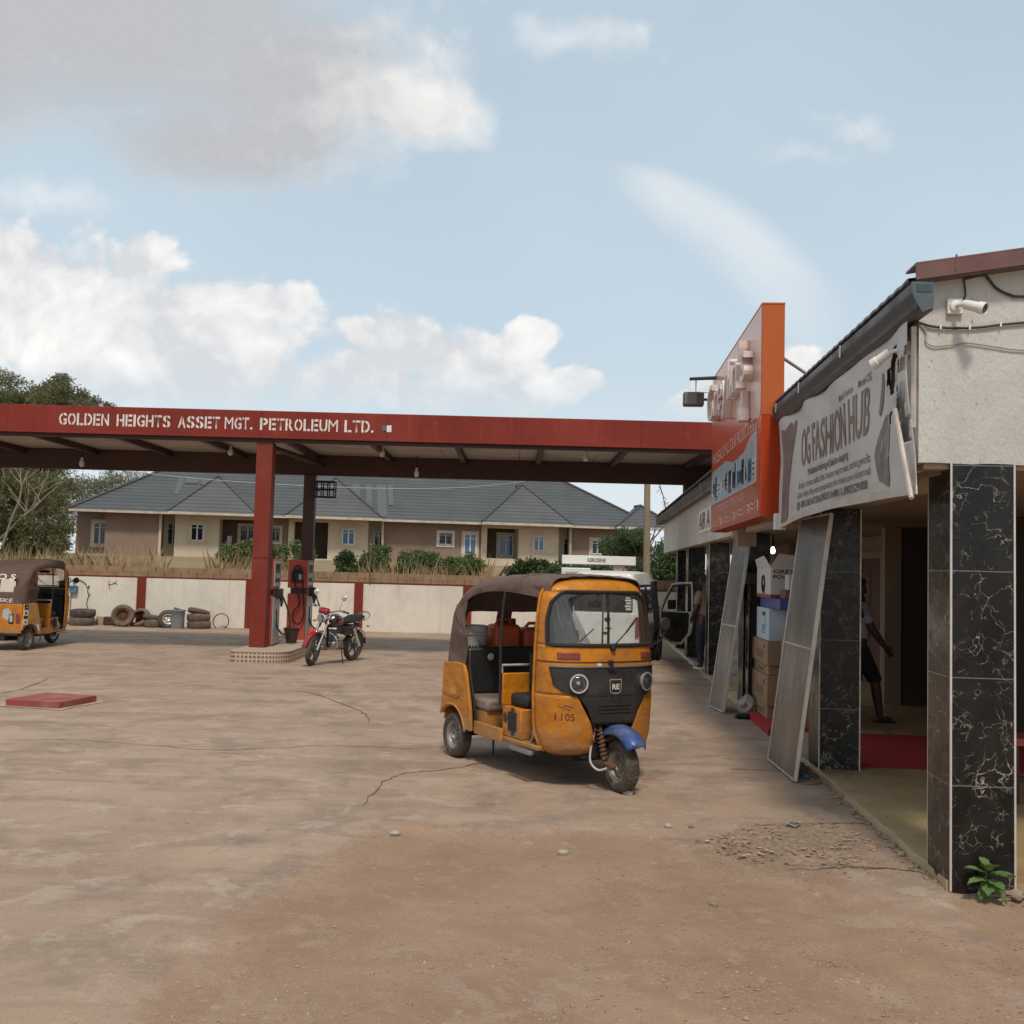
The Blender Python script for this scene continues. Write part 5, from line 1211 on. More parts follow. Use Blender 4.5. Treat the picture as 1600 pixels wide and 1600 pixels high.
M['pic_blue'] = mat('printed_pale_blue', (0.40, 0.48, 0.52), .25, bump=0, var=.3, vscale=6)
M['pic_dark'] = mat('printed_navy', (0.018, 0.026, 0.05), .25, bump=0)
M['pic_teal'] = mat('printed_teal', (0.02, 0.16, 0.24), .25, bump=0)
M['pic_white'] = mat('printed_white', (0.60, 0.62, 0.62), .25, bump=0)
def sign():
    t = sthing('shop_sign', 'tall orange and white box sign with raised letters for solar products', 'shop sign', 0, 0, 0)
    v0, v1, u0, u1, z0, z1 = -.42, -.195, 4.27, 8.42, 2.42, 4.60
    fn = lambda a, b, d: Vector((d, a, b))
    mb = MB(); mb.box(v0 + .006, v1, u0 + .006, u1, z0, z1); mb.build('sign_box', 'sign_red', t)
    mb = MB(); mb.box(v0 + .004, v1 + .004, u0, u0 + .0055, 3.462, z1 + .002); mb.build('end_panel', 'sign_orange', t)
    mb = MB(); mb.box(v0 + .004, v1 + .004, u0, u0 + .0055, z0 - .002, 3.456); mb.build('end_panel', 'sign_red', t)
    mb = MB(); mb.box(v0 - .002, v1 + .006, u0 - .004, u1 + .003, z1 + .003, z1 + .02); mb.build('top_trim', 'sign_orange', t)
    mb = MB(); mb.box(v0, v0 + .0055, u0, u1, z0, z1); mb.build('face', 'sign_face_red', t)
    # white field with swooping lower edge
    lo = [(u0 + .02, 3.62), (u0 + .04, 3.50), (u0 + .15, 3.45), (5.0, 3.53), (6.0, 3.68), (7.0, 3.84), (7.9, 3.95), (u1 - .01, 4.0)]
    poly = bez([(a, b, 0) for a, b in lo], 5); poly = [(p.x, p.y) for p in poly] + [(u1 - .01, z1 - .01), (u0 + .02, z1 - .01)]
    mb = MB(); mb.prism(poly, v0 - .004, v0 - .001, fn); mb.build('white_field', 'sign_white', t)
    poly = [(u0 + .05, z0 + .03), (u1 - .05, z0 + .03), (u1 - .05, 2.74), (7.9, 2.76), (5.6, 2.78), (4.9, 2.78), (u0 + .5, 2.76), (u0 + .2, 2.72), (u0 + .08, 2.62)]
    mb = MB(); mb.prism(poly, v0 - .004, v0 - .001, fn); mb.build('lower_field', 'sign_face_low', t)
    # printed picture of batteries and inverters
    q0, q1 = 4.52, 8.35; zt = lambda u: 3.34 + (3.24 - 3.34) * (u - q0) / (q1 - q0)
    mb = MB(); mb.prism([(q0, 2.80), (q1, 2.80), (q1, 3.25), (6.9, 3.27), (6.2, 3.18), (5.4, 3.20), (4.9, 3.33), (q0, 3.34)], v0 - .004, v0 - .001, fn); pic = mb.build('picture', 'pic_blue', t)
    pb = MB(); pw = MB(); pt = MB(); k = 0; u = q0 + .05
    rr = random.Random(5)
    while u < q1 - .1:
        w = rr.choice([.07, .10, .14, .2, .26]); h0 = rr.uniform(2.83, 2.95); h1 = rr.uniform(3.0, 3.16)
        m = rr.random(); (pb if m < .42 else pw if m < .88 else pt).box(v0 - .008, v0 - .005, u, u + w * .82, h0, h1)
        if m >= .42 and w > .12:
            for q in range(3): pb.box(v0 - .011, v0 - .009, u + w * .12, u + w * .7, h0 + .02 + q * (h1 - h0) * .3, h0 + .035 + q * (h1 - h0) * .3)
        u += w
    merge([pic] + [b.build('picture_print', m, t) for b, m in ((pb, 'pic_dark'), (pw, 'pic_white'), (pt, 'pic_teal'))], 'picture')
    fr = MB()
    for a, b in (((q0, 2.795), (q1, 2.795)), ((q0, 2.795), (q0, 3.42))): fr.tube([fn(a[0], a[1], v0 - .004), fn(b[0], b[1], v0 - .004)], .008, 4)
    fr.build('picture_border', 'sign_text', t)
    def line(s, ua, ub, zb, h, m='sign_text', bold=.01): text(s, 'lettering', m, t, (v0 - .0055, ua, zb), (0, -1, 0), (0, 0, 1), ua - ub, h, 0, bold)
    line('WHOLESALE OF ALL SOLAR PRODUCTS ETC', 8.25, 4.62, 3.325 + .02, .15)
    line('0703 574 2522, 0703 310 6234', 7.7, 5.3, 2.655, .09)
    sw = MB()
    for (a, b, z) in ((8.3, 7.35, 2.50), (7.2, 6.1, 2.50), (6.0, 5.0, 2.52), (4.95, 4.4, 2.53)):
        for o_ in (0, .05): sw.tube(bez([fn(a, z - .03, v0 - .005), fn(a - (a - b) * .2, z + .05 - o_, v0 - .005), fn(a - (a - b) * .55, z + .035 - o_, v0 - .005), fn(b, z + .06 - o_, v0 - .005), fn(b - .02, z - .04, v0 - .005)], 6), .007, 4)
    sw.build('swirl_print', 'sign_text', t)
    # raised letters
    o = text("Greylin's", 'raised_letters', 'letter_pink', t, (v0 - .006, 8.15, 3.76), (0, -1, 0), (0, 0, 1), 3.42, .66, .105, .0)
    mb = MB()      # plug emblem hanging below the letters
    mb.box(v0 - .09, v0 - .006, 5.02, 5.10, 3.66, 3.84); mb.box(v0 - .12, v0 - .006, 4.97, 5.15, 3.50, 3.66); mb.build('plug_emblem', 'letter_pink', t, bevel=.01)
    br = MB(); br.tube([(v1, 4.6, 4.15), (.4, 4.6, 3.75)], .018, 6); br.build('stay_rod', 'steel', t)
sign()
def floodlight(label, v, u, z, rz, kind):
    t = sthing('floodlight', label, 'floodlight', v, u, z)
    if kind:
        b = MB(); b.box(-.17, .12, -.05, .09, -.10, .10); b.build('housing', 'grey_dark', t, bevel=.02)
        f = MB(); f.box(-.15, .02, -.062, -.052, -.08, .08); f.build('reflector', 'flood_glass', t, bevel=.004)
        a = MB(); a.tube([(.12, .02, 0), (.42, .02, 0)], .02, 6); a.build('bracket', 'grey_dark', t)
    else:
        b = MB(); b.add([(-.18, -.12, .0), (.22, -.05, .035), (.22, .14, .03), (-.16, .12, .012)] + [(-.18, -.12, .012), (.22, -.05, .05), (.22, .14, .045), (-.16, .12, .024)], [(0, 1, 2, 3), (4, 5, 6, 7), (0, 1, 5, 4), (1, 2, 6, 5), (2, 3, 7, 6), (3, 0, 4, 7)]); b.build('visor', 'grey_dark', t)
        a = MB(); a.tube([(-.08, 0, 0), (-.08, 0, -.17), (.06, 0, -.175), (.1, 0, -.17)], .009, 6); a.build('bracket', 'steel', t)
M['flood_glass'] = mat('dusty_lamp_glass', (0.20, .165, .13), .3, vscale=6)
floodlight('grey box floodlight sticking out beside the far end of the orange sign', -.68, 8.30, 4.30, 0, True)
floodlight('thin visor of a floodlight above the raised letters of the orange sign', -.62, 8.05, 4.53, 0, False)

# ------------------------------------------------------------------ torn banner
def banner():
    t = sthing('fashion_banner', 'torn grey fashion shop banner hanging below the gutter of the near shop', 'banner')
    U0, U1 = 4.16, -.02          # left (far) to right (near)
    def bp(s, r, off=0.0):        # s 0..1 left to right, r 0 bottom..1 top
        u = U0 + (U1 - U0) * s - (.31 * max(0, s - .80) / .2 * (1 - r) ** 1.3)
        zb = 2.30 + .10 * (4 * s * (1 - s)) * .55; zt = 3.36 + .02 * math.sin(s * 9)
        z = zb + (zt - zb) * r
        w = .010 * math.sin(s * 21 + r * 4) * (.4 + r) + .016 * noise.noise(Vector((s * 5, r * 2.2, 0))) + .012 * math.sin((s * 3 + r) * 9) * max(0, r - .72) / .28
        v = -.255 + w - .05 * max(0, s - .8) / .2 * (1 - r) - off
        return Vector((v, u, z))
    holes = [(.926, .76, .016, .145), (.902, .73, .013, .05), (.967, .755, .012, .045), (.990, .79, .008, .07), (.962, .585, .021, .065), (.955, .48, .020, .045), (.966, .37, .024, .07), (.902, .48, .006, .04)]
    def skip(s, r): 
        for (a, b, w, h) in holes:
            ss = s + .012 * noise.noise(Vector((s * 40, r * 20, 3)))
            if abs(ss - a - (r - b) * .06) < w and abs(r - b) < h: return True
        return False
    mb = MB(); mb.grid(lambda a, b: bp(a, b), 240, 70, skip); mb.build('cloth', 'banner_cloth', t, ang=80, solid=.002)
    hem = MB(); hem.loft([[bp(k / 60, -.005) + Vector((-.004, 0, 0)), bp(k / 60, .045) + Vector((-.004, 0, 0)), bp(k / 60, .045) + Vector((.004, 0, 0)), bp(k / 60, -.005) + Vector((.004, 0, 0))] for k in range(61)]); hem.build('hem', 'banner_hem', t)
    W = U0 - U1
    def line(s_, sa, sb, ra, rb, m='banner_ink', bold=0.0, tilt=0.0):
        H = 1.05
        text(s_, 'lettering', m, t, (0, 0, 0), (1, 0, 0), (0, 1, 0), sb - sa, rb - ra, 0, bold, fn=lambda x, y, z: bp(sa + x, ra + y + tilt * x, .0045 + z), sub=60)
    line('OG FASHION HUB', .26, .795, .44, .77, 'banner_title', .012)
    line('Professional tailoring & fashion designing', .33, .66, .325, .405, 'banner_ink', .022)
    line('& repair, skincare, sandals, shirts, trousers, ready to wear, crotchet, gowns Etc.', .25, .815, .235, .31, 'banner_ink', .004)
    line('Golden Heights filling station by garage busstop after thinkers corner (old airport road)', .24, .815, .155, .225, 'banner_ink', .002)
    line('@ 08136547306,09033164811,09025291008', .235, .795, .065, .145, 'banner_ink', .012)
    line('Model Fashion      Model OG', .60, .80, .80, .855, 'banner_ink', .004)
    # printed figures of gowns
    def patch(pts, m, off=.0042):
        P = bez([(a, b, 0) for a, b in pts] + [(pts[0][0], pts[0][1], 0)], 6)[:-1]; c = sum((p for p in P), Vector()) / len(P)
        q = MB(); rings = []
        for k in range(5): rings.append([bp(*(c.lerp(p, k / 4))[:2], off) for p in P])
        q.loft(rings, cap=False); q.build('printed_gown', m, t, ang=80)
    patch([(.03, .03), (.10, .04), (.13, .30), (.165, .55), (.20, .80), (.19, .90), (.165, .86), (.15, .90), (.10, .86), (.045, .88), (.055, .6), (.04, .3)], 'gown_brown')
    patch([(.845, .38), (.88, .50), (.90, .47), (.895, .25), (.90, .07), (.87, .10), (.855, .12), (.835, .28)], 'gown_grey')
    patch([(.845, .55), (.862, .78), (.872, .74), (.868, .6), (.855, .52)], 'gown_grey', .0044)
    b = MB(); b.tube([bp(.955, .50, .03), bp(1.0, -.03, .03)], .014, 6); b.build('loose_batten', 'batten', t)
    b = MB(); b.tube([(-.225, -.01, 2.72), (-.225, -.015, 3.33)], .017, 6); b.build('upright_batten', 'batten', t)
    b = MB(); b.tube([bp(k / 20, 1.0) + Vector((.012, 0, .006)) for k in range(20)], .006, 5); b.build('hanging_cord', 'batten', t)
    f = MB()      # ragged strips
    for k in range(14):
        s, r = random.uniform(.87, .99), random.uniform(.25, .9); a = bp(s, r, .006); d = Vector((random.uniform(-.03, .01), random.uniform(-.02, .02), random.uniform(-.14, -.05))); w = Vector((0, random.uniform(.006, .02), .01)); f.add([a, a + w, a + d + w * .3, a + d], [(0, 1, 2, 3)])
    f.build('torn_strip', 'banner_cloth', t, smooth=False)
def banner_mat():
    t = NT('weathered_banner_vinyl'); co = t.coord(); c = t.mix(t.ramp(t.noise(co, 1.5, 6, .65), .3, .7), (0.46, 0.425, 0.385), (0.53, 0.49, 0.45))
    c = t.mix(t.ramp(t.noise(t.vmath('MULTIPLY', co, (1, 1.2, 5)), 1.3, 6, .65), .52, .78, 0, .55), c, (0.29, .225, .175)); c = t.mix(t.ramp(t.noise(co, 9, 6, .7), .56, .8, 0, .4), c, (0.27, .21, .17))
    t.base(c); t.set(Roughness=.55); t.bump(t.noise(co, 5, 5, .6), .25, .02); return t.m
M['banner_cloth'] = banner_mat(); M['banner_hem'] = mat('pale_banner_hem', (0.52, .46, .40), .6, dirt=(0.36, .29, .23), dirt_amt=.5)
M['banner_ink'] = mat('faded_black_ink', (0.085, .07, .06), .6, var=.4, vscale=8, dirt=(0.28, .23, .19), dirt_amt=.45, dscale=7, bump=0)
M['banner_title'] = mat('faded_brown_ink', (0.185, .125, .10), .6, var=.4, vscale=5, dirt=(0.36, .29, .24), dirt_amt=.6, dscale=4, bump=0)
M['gown_brown'] = mat('faded_brown_print', (0.165, .10, .082), .6, var=.4, vscale=4, dirt=(0.31, .235, .195), dirt_amt=.7, dscale=5, bump=0)
M['gown_grey'] = mat('faded_grey_print', (0.17, .14, .12), .6, var=.4, vscale=9, dirt=(0.34, .28, .23), dirt_amt=.7, dscale=9, bump=0)
M['batten'] = mat('pale_wood_batten', (0.52, .45, .38), .6, dirt=(0.30, .23, .18), dirt_amt=.5, dscale=8)
banner()

# ------------------------------------------------------------------ security cameras and cables
def cctv(label, v, u, z, direction, normal, sc=1.0):
    t = sthing('security_camera', label, 'security camera', v, u, z); t.scale = (sc, sc, sc); n = Vector(normal); d = Vector(direction).normalized()
    q = n.to_track_quat('Z', 'Y').to_matrix()
    p = MB(); p.box(-.058, .058, -.058, .058, 0, .035); o = p.build('junction_plate', 'white_plain', t, bevel=.006)
    o.matrix_local = q.to_4x4()
    s = MB(); s.lathe([(.001, .036), (.045, .036), (.042, .05), (.02, .058), (.001, .058)], 16); k = s.build('swivel_base', 'white_plain', t); k.matrix_local = q.to_4x4()
    e = n * .115 + d * .05; a = MB(); a.tube([n * .05, n * .085 + d * .02, e], [.014, .016, .018], 8); a.build('arm', 'white_plain', t)
    b = MB(); b.lathe([(.001, -.02), (.03, -.018), (.036, 0), (.038, .10), (.045, .105), (.045, .155), (.041, .155), (.038, .145), (.001, .143)], 20); bo = b.build('camera_body', 'white_plain', t); bo.matrix_local = Matrix.Translation(e) @ d.to_track_quat('Z', 'Y').to_matrix().to_4x4()
    l = MB(); l.lathe([(.001, .150), (.033, .149), (.001, .1485)], 16); l.build('lens', 'van_glass', bo)
cctv('white bullet camera on a square plate on the gable wall under the maroon verge', .015, -.002, 3.455, (.62, -.60, -.34), (0, -1, 0), .8)
cctv('white bullet camera above the torn banner below the gutter end', -.20, .17, 3.235, (-.62, .62, -.50), (-1, 0, 0), .78)
def cable(label, pts, r, m='cable'):
    mb = MB(); P = [S(*p) for p in pts]; mb.tube(bez(P, 8), r, 6); t = mb.build('cable', m); tag(t, label, 'cable')
    return t
cable('thick black cable clipped across the gable wall below the camera', [(-.20, -.012, 3.36), (-.12, -.014, 3.335), (0, -.014, 3.325), (.15, -.014, 3.33), (.3, -.014, 3.35), (.5, -.014, 3.37), (1.2, -.014, 3.44)], .008)
cable('pair of thin grey cables clipped along the gable wall below the black cable', [(-.18, -.010, 3.34), (-.15, -.012, 3.30), (-.15, -.012, 3.24), (-.10, -.012, 3.215), (0, -.012, 3.225), (.1, -.012, 3.235), (.25, -.012, 3.215), (.45, -.012, 3.195), (1.2, -.012, 3.19)], .005, 'wire_grey')
cable('black cable looping down from the verge at the right edge of the gable wall', [(.07, -.012, 3.625), (.18, -.012, 3.65), (.21, -.012, 3.63), (.26, -.012, 3.57), (.34, -.012, 3.53), (.45, -.012, 3.52), (1.2, -.012, 3.52)], .008)
cable('short black lead running up from the camera on the gable wall to the verge', [(.06, -.03, 3.49), (.075, -.02, 3.53), (.072, -.012, 3.60), (.07, -.012, 3.63)], .006)
cable('black lead hanging from the gutter to the camera above the banner', [(-.21, .23, 3.40), (-.235, .22, 3.33), (-.24, .24, 3.27), (-.23, .27, 3.235)], .007)
def clips():
    k = 0
    for v, z in ((-.07, 3.329), (.10, 3.328), (.28, 3.347)):
        mb = MB(); mb.box(-.005, .005, -.026, -.001, -.013, .013); o = mb.build('cable_clip', 'white_plain'); o.location = S(v, 0, z); o.rotation_euler = (0, 0, SA)
        tag(o, ['white clip on the black gable cable nearest the banner', 'middle white clip on the black gable cable', 'white clip on the black gable cable nearest the right edge'][k], 'cable clip', 'clips on the black gable cable'); k += 1
clips()

# ------------------------------------------------------------------ carpets, panels, boxes, bench, lamp
def carpet(label, v0, v1, u0, u1, fall=False):
    mb = MB(); mb.box(v0, v1, u0, u1, .0645, .074)
    if fall: mb.box(v0 - .009, v0, u0, u1, .004, .074)
    o = mb.build('carpet', 'red_cloth', bevel=.003); o.location = SO; o.rotation_euler = (0, 0, SA); tag(o, label, 'carpet')
carpet('bright red carpet strip under the stacked cartons at the porch edge', -.05, .62, 5.7, 8.05, True)
carpet('red carpet spread across the porch between the two nearest pillars', .40, 2.6, 3.62, 5.685)
def solar_cells():
    t = NT('dusty_solar_cells'); co = t.coord(); s = t.n('ShaderNodeSeparateXYZ'); t.L.new(co, s.inputs[0])
    gx_ = t.ramp(t.math('PINGPONG', s.outputs[0], .083), .0012, .0032); gy_ = t.ramp(t.math('PINGPONG', s.outputs[1], .083), .0012, .0032)
    g = t.math('MINIMUM', gx_, gy_)
    cid = t.n('ShaderNodeTexWhiteNoise'); fl = t.vmath('FLOOR', t.vmath('MULTIPLY', co, (1 / .166, 1 / .166, 0))); t.L.new(fl, cid.inputs['Vector'])
    c = t.mix(cid.outputs['Value'], (0.022, 0.022, 0.026), (0.042, 0.039, 0.038)); c = t.mix(g, (0.15, .135, .12), c)
    c = t.mix(t.ramp(t.noise(t.vmath('MULTIPLY', co, (2.2, .8, 1)), 1.1, 6, .6), .32, .68, .10, .72), c, (0.24, .20, .165)); c = t.mix(t.ramp(t.noise(co, 14, 6, .7), .58, .72, 0, .4), c, (0.30, .25, .21))
    t.base(c); t.set(Roughness=.30, Specular_IOR_Level=.5); return t.m
M['cells'] = solar_cells()
def panel(label, bl, br, tl_v, H, group):
    """bl / br: (v,u) of the bottom corners; the top leans to v = tl_v"""
    A, B = S(bl[0], bl[1], .012), S(br[0], br[1], .012); ex = (B - A); W = ex.length; ex.normalize()
    nrm = Vector((ex.y, -ex.x, 0)); 
    if nrm.dot(Vector((-1, 0, 0))) < 0: nrm = -nrm           # faces the forecourt
    lean = tl_v; ey = (Vector((0, 0, 1)) * math.sqrt(H * H - lean * lean) - nrm * lean) / H; ez = ex.cross(ey)
    t = thing('solar_panel', label, 'solar panel', A, 0, group); t.matrix_world = Matrix(((ex.x, ey.x, ez.x, A.x), (ex.y, ey.y, ez.y, A.y), (ex.z, ey.z, ez.z, A.z), (0, 0, 0, 1)))
    f = MB(); fw = .016
    for b in ((0, W, 0, fw), (0, W, H - fw, H), (0, fw, fw, H - fw), (W - fw, W, fw, H - fw)): f.box(b[0], b[1], b[2], b[3], -.018, .018)
    f.build('frame', 'alu', t, bevel=.003)
    q = MB(); q.box(fw, W - fw, H * .485, H * .485 + .013, .009, .0105); q.build('centre_bar', 'alu', t)
    g = MB(); g.box(fw, W - fw, fw, H - fw, -.012, .008); g.build('cells', M['cells'], t)
panel('tall dusty solar panel leaning on the second pillar under the banner', (-.335, 4.08), (-.285, 3.04), .30, 2.40, 'solar panels leaning against the shops')
panel('farther solar panel leaning on the third pillar beside the cartons', (-.43, 8.15), (-.33, 7.48), .33, 2.34, 'solar panels leaning against the shops')
def rod():
    mb = MB(); mb.tube([S(-.23, 2.98, .004), S(-.12, 3.0, .01), S(.02, 3.1, .012)], .008, 5); o = mb.build('metal_rod', 'steel'); tag(o, 'thin pale rod on the ground at the foot of the nearer solar panel', 'rod')
    mb = MB(); mb.blob((0, 0, .02), (.05, .035, .03), 7, .3); o = mb.build('plastic_wrapper', 'blue_box', ang=20); o.location = S(-.16, 3.25, 0); tag(o, 'crumpled dark blue wrapper behind the nearer solar panel', 'litter')
rod()
M['carton'] = mat('brown_cardboard', (0.29, 0.185, 0.10), .85, var=.12, dirt=(0.22, .13, .07), dirt_amt=.4)
M['carton_white'] = mat('white_printed_carton', (0.56, 0.53, 0.50), .5, var=.08)
M['carton_blue'] = mat('blue_printed_carton', (0.022, 0.055, 0.26), .4)
M['carton_sky'] = mat('pale_blue_printed_carton', (0.44, 0.53, 0.58), .5, var=.08)
M['tape'] = mat('brown_packing_tape', (0.36, .25, .15), .3)
M['ink_brown'] = mat('brown_print', (0.09, .055, .035), .7)
M['ink_red'] = mat('dull_red_print', (0.22, .05, .045), .5)
def carton(label, v0, v1, u0, u1, z0, z1, m, deco=None, flap=False, rz=0):
    c = S((v0 + v1) / 2, (u0 + u1) / 2, z0); t = thing('carton', label, 'carton', c, SA + rz, 'cartons stacked on the red carpet'); w, d, h = (v1 - v0) / 2, (u1 - u0) / 2, z1 - z0
    b = MB(); b.box(-w, w, -d, d, .002, h); b.build('box', m, t, bevel=.004, seg=1)
    if m == 'carton':
        q = MB(); q.box(-w - .0015, w + .0015, -.025, .025, .06, h + .0015); q.build('tape', 'tape', t)
        q = MB()
        for k in range(5): q.box(-w - .002, -w - .0005, -d * .5, d * .45, h * (.25 + .07 * k), h * (.28 + .07 * k))
        for k in range(2): q.box(-w - .002, -w - .0005, -d * .7 + k * .07, -d * .7 + .045 + k * .07, h * .68, h * .82)
        q.build('print', 'ink_brown', t)
    if flap:
        q = MB(); q.add([(-w, -d, h), (w, -d, h), (w * .9, -d * 1.2, h + .13), (-w * .6, -d * 1.25, h + .16)], [(0, 1, 2, 3)]); q.add([(-w, d, h), (-w, -d, h), (-w * 1.25, -d * .6, h + .14), (-w * 1.2, d * .8, h + .10)], [(0, 1, 2, 3)]); q.build('flap', m, t, smooth=False, solid=.003)
    return t, w, d, h
def cartons():
    t, w, d, h = carton('bottom brown carton of the stack on the red carpet', .07, .46, 6.55, 7.6, .075, .24, 'carton')
    carton('brown carton second from the bottom of the stack', .06, .46, 6.5, 7.65, .242, .60, 'carton')
    carton('squat brown carton between two larger brown cartons', .08, .45, 6.55, 7.6, .602, .73, 'carton')
    carton('brown carton just below the pale blue box', .06, .46, 6.5, 7.65, .732, 1.02, 'carton')
    t, w, d, h = carton('tall narrow brown carton standing beside the stack', .20, .62, 5.9, 6.40, .075, 1.17, 'carton')
    t, w, d, h = carton('pale blue and white box above the brown cartons', .08, .40, 6.55, 7.45, 1.022, 1.42, 'carton_sky')
    q = MB()
    for k in range(4): q.box(-w - .002, -w - .0005, -.15, .05, .08 + .03 * k, .092 + .03 * k)
    q.box(-w - .002, -w - .0005, -.16, .02, .30, .35); q.box(-w - .002, -w - .0005, -.19, -.165, .12, .36); q.build('print', 'pic_dark', t)
    t, w, d, h = carton('bright blue box lying across the top of the tall brown carton', .10, .62, 5.95, 7.3, 1.422, 1.55, 'carton_blue')
    q = MB(); q.box(-w * .6, -w * .1, -d - .002, -d - .0005, .03, .10); q.build('print', 'pic_white', t)
    t, w, d, h = carton('open white carton printed with a black lantern, top of the stack', .06, .44, 6.35, 7.35, 1.552, 1.93, 'carton_white', flap=True)
    q = MB(); q.tube([(-w - .002, -.02 + .09 * math.cos(a), .17 + .10 * math.sin(a)) for a in [2 * PI * k / 18 for k in range(18)]], .016, 5, closed=True); q.box(-w - .003, -w - .0005, -.08, .04, .05, .16); q.build('lantern_print', 'black', t)
    text('GREY', 'lettering', 'black_letter', t, (-w + .03, -d - .0025, .30), (1, 0, 0), (0, 0, 1), .26, .05, 0, .03); text('POWER', 'lettering', 'black_letter', t, (-w + .03, -d - .0025, .235), (1, 0, 0), (0, 0, 1), .28, .05, 0, .03)
    q = MB(); q.box(-w - .003, w + .003, -d - .003, d, .0, .045); q.build('red_band', 'ink_red', t)
    t, w, d, h = carton('small white carton in front of the open white one', .20, .40, 5.98, 6.2, 1.66, 1.84, 'carton_white')
    q = MB(); q.box(-.02, .02, -d - .002, -d - .0005, .05, .09); q.box(-.02, .02, -d - .002, -d - .0005, .10, .14); q.build('print', 'black', t)
    t, w, d, h = carton('small white carton right of the other small one with a black label', .405, .60, 5.98, 6.2, 1.66, 1.85, 'carton_white')
    q = MB(); q.box(-.05, -.01, -d - .002, -d - .0005, .03, .15); q.build('print', 'black', t)
    t, w, d, h = carton('dull red flat box under the small white cartons', .16, .62, 5.95, 6.28, 1.552, 1.655, 'ink_red')
cartons()
M['bag_beige'] = mat('dusty_beige_bag', (0.36, .30, .25), .7, dirt=(0.25, .18, .13), dirt_amt=.6)
def bag():
    t = sthing('plastic_bag', 'crumpled pale plastic bag on the ground behind the farther solar panel', 'bag', -.03, 7.45, 0)
    t.scale = (.8, .8, .8)
    def f(a, b):
        th = 2 * PI * a; r = (.15 * math.sin(PI * min(1, b * .9 + .12)) + .02) * (1 + .35 * noise.noise(Vector((math.cos(th) * 2, math.sin(th) * 2, b * 4)))); return Vector((r * math.cos(th), r * math.sin(th) * 1.3, .34 * b * (1 + .2 * noise.noise(Vector((th, b, 3))))))
    mb = MB(); mb.grid(f, 28, 14); mb.build('bag_skin', 'bag_beige', t, ang=25)
    p = MB(); p.blob((0, 0, .035), (.14, .06, .04), 8, .2); o = p.build('old_shoe', 'black', ang=30); o.location = S(-.13, 7.05, 0); tag(o, 'black shoe lying beside the crumpled pale bag', 'shoe')
bag()
def shelf():
    t = sthing('display_cabinet', 'dark glass fronted cabinet on the porch behind the farther solar panel', 'cabinet', .02, 7.70, .075)
    mb = MB(); mb.box(.02, .42, 0, .34, 0, 1.62); mb.build('carcass', 'black', t, bevel=.01)
    mb = MB(); mb.box(.0, .018, .03, .31, .06, 1.4); mb.build('glass_front', 'van_glass', t)
    mb = MB(); mb.box(-.002, .44, -.02, .36, 1.625, 1.78); mb.build('top_box', 'ink_brown', t, bevel=.01)
    mb = MB(); mb.box(-.006, .0, .02, .035, .02, 1.5); mb.build('edge_strip', 'steel', t)
shelf()
def bench():
    t = sthing('bench', 'red wooden bench inside the porch at the right edge', 'bench', 1.55, 2.2, .06)
    mb = MB(); mb.box(-.45, 1.6, 0, .34, .46, .52); mb.build('seat', 'bench_red', t, bevel=.006)
    for x in (-.3, 1.4):
        for y in (.04, .26): mb = MB(); mb.box(x, x + .05, y, y + .05, 0, .458); mb.build('leg', 'red_dark', t)
    mb = MB(); mb.box(-.25, 1.4, .15, .18, .15, .20); mb.build('stretcher', 'red_dark', t)
M['bench_red'] = mat('pinkish_red_bench_paint', (0.36, .075, .055), .5, dirt=(0.25, .12, .09), dirt_amt=.4)
bench()
def porch_lamp():
    t = sthing('porch_lamp', 'lit bulb hanging from the porch ceiling behind the third pillar', 'lamp', .55, 9.0, 2.20)
    mb = MB(); mb.lathe([(.001, -.05), (.028, -.04), (.036, -.005), (.025, .03), (.014, .05)], 14); mb.build('bulb', 'bulb_on', t)
    mb = MB(); mb.lathe([(.014, .05), (.02, .05), (.022, .12), (.012, .16), (.006, .36), (.001, .36)], 10); mb.build('holder', 'black', t)
    l = bpy.data.lights.new('porch_lamp', 'POINT'); l.energy = 1.5; l.color = (1, .85, .62); l.shadow_soft_size = .04; o = bpy.data.objects.new('bulb_light', l); C.objects.link(o); o.parent = t; o.location = (0, 0, -.10)
porch_lamp()
def weed():
    t = sthing('weed', 'broad leaved green weed growing at the foot of the nearest pillar', 'plant', .19, -.045, -.01)
    st = MB(); lf = []
    for k in range(4):
        a = random.uniform(0, 6.28); e = Vector((math.cos(a) * .03, -.03 + math.sin(a) * .02, .10 + .03 * k)); st.tube([(0, 0, 0), e * .5 + Vector((0, 0, .01)), e], [.005, .004, .003], 6)
    st.build('stem', 'leaf_green', t)
    for k, (a, up, L, z) in enumerate(((200, .25, .15, .10), (160, .55, .14, .13), (250, -.1, .13, .09), (290, .1, .14, .10), (330, .45, .14, .13), (20, .3, .13, .12), (270, .8, .10, .16), (225, -.25, .10, .06), (310, -.25, .11, .06), (90, .6, .10, .15), (120, .9, .08, .17))):
        a = rad(a); d = Vector((math.cos(a), math.sin(a) * .75 - .10, 0)); w = Vector((-d.y, d.x, 0)).normalized(); mb = MB()
        def f(s, q):
            s2 = q; wd = .042 * math.sin(PI * min(1, s2 ** .8)) * (1 + .15 * math.sin(s2 * 20)); p = Vector((0, -.03, z)) + d * L * s2 + Vector((0, 0, up * L * s2 - .35 * L * s2 * s2)); x = (s - .5) * 2
            return p + w * wd * x + Vector((0, 0, .012 * abs(x)))
        mb.grid(f, 6, 10); mb.build('leaf', 'weed_leaf', t, ang=80)
M['weed_leaf'] = leaf_mat('fresh_weed_leaf', (0.065, 0.145, 0.032), (0.11, 0.20, 0.05), (0.15, 0.23, 0.075), .3)
weed()
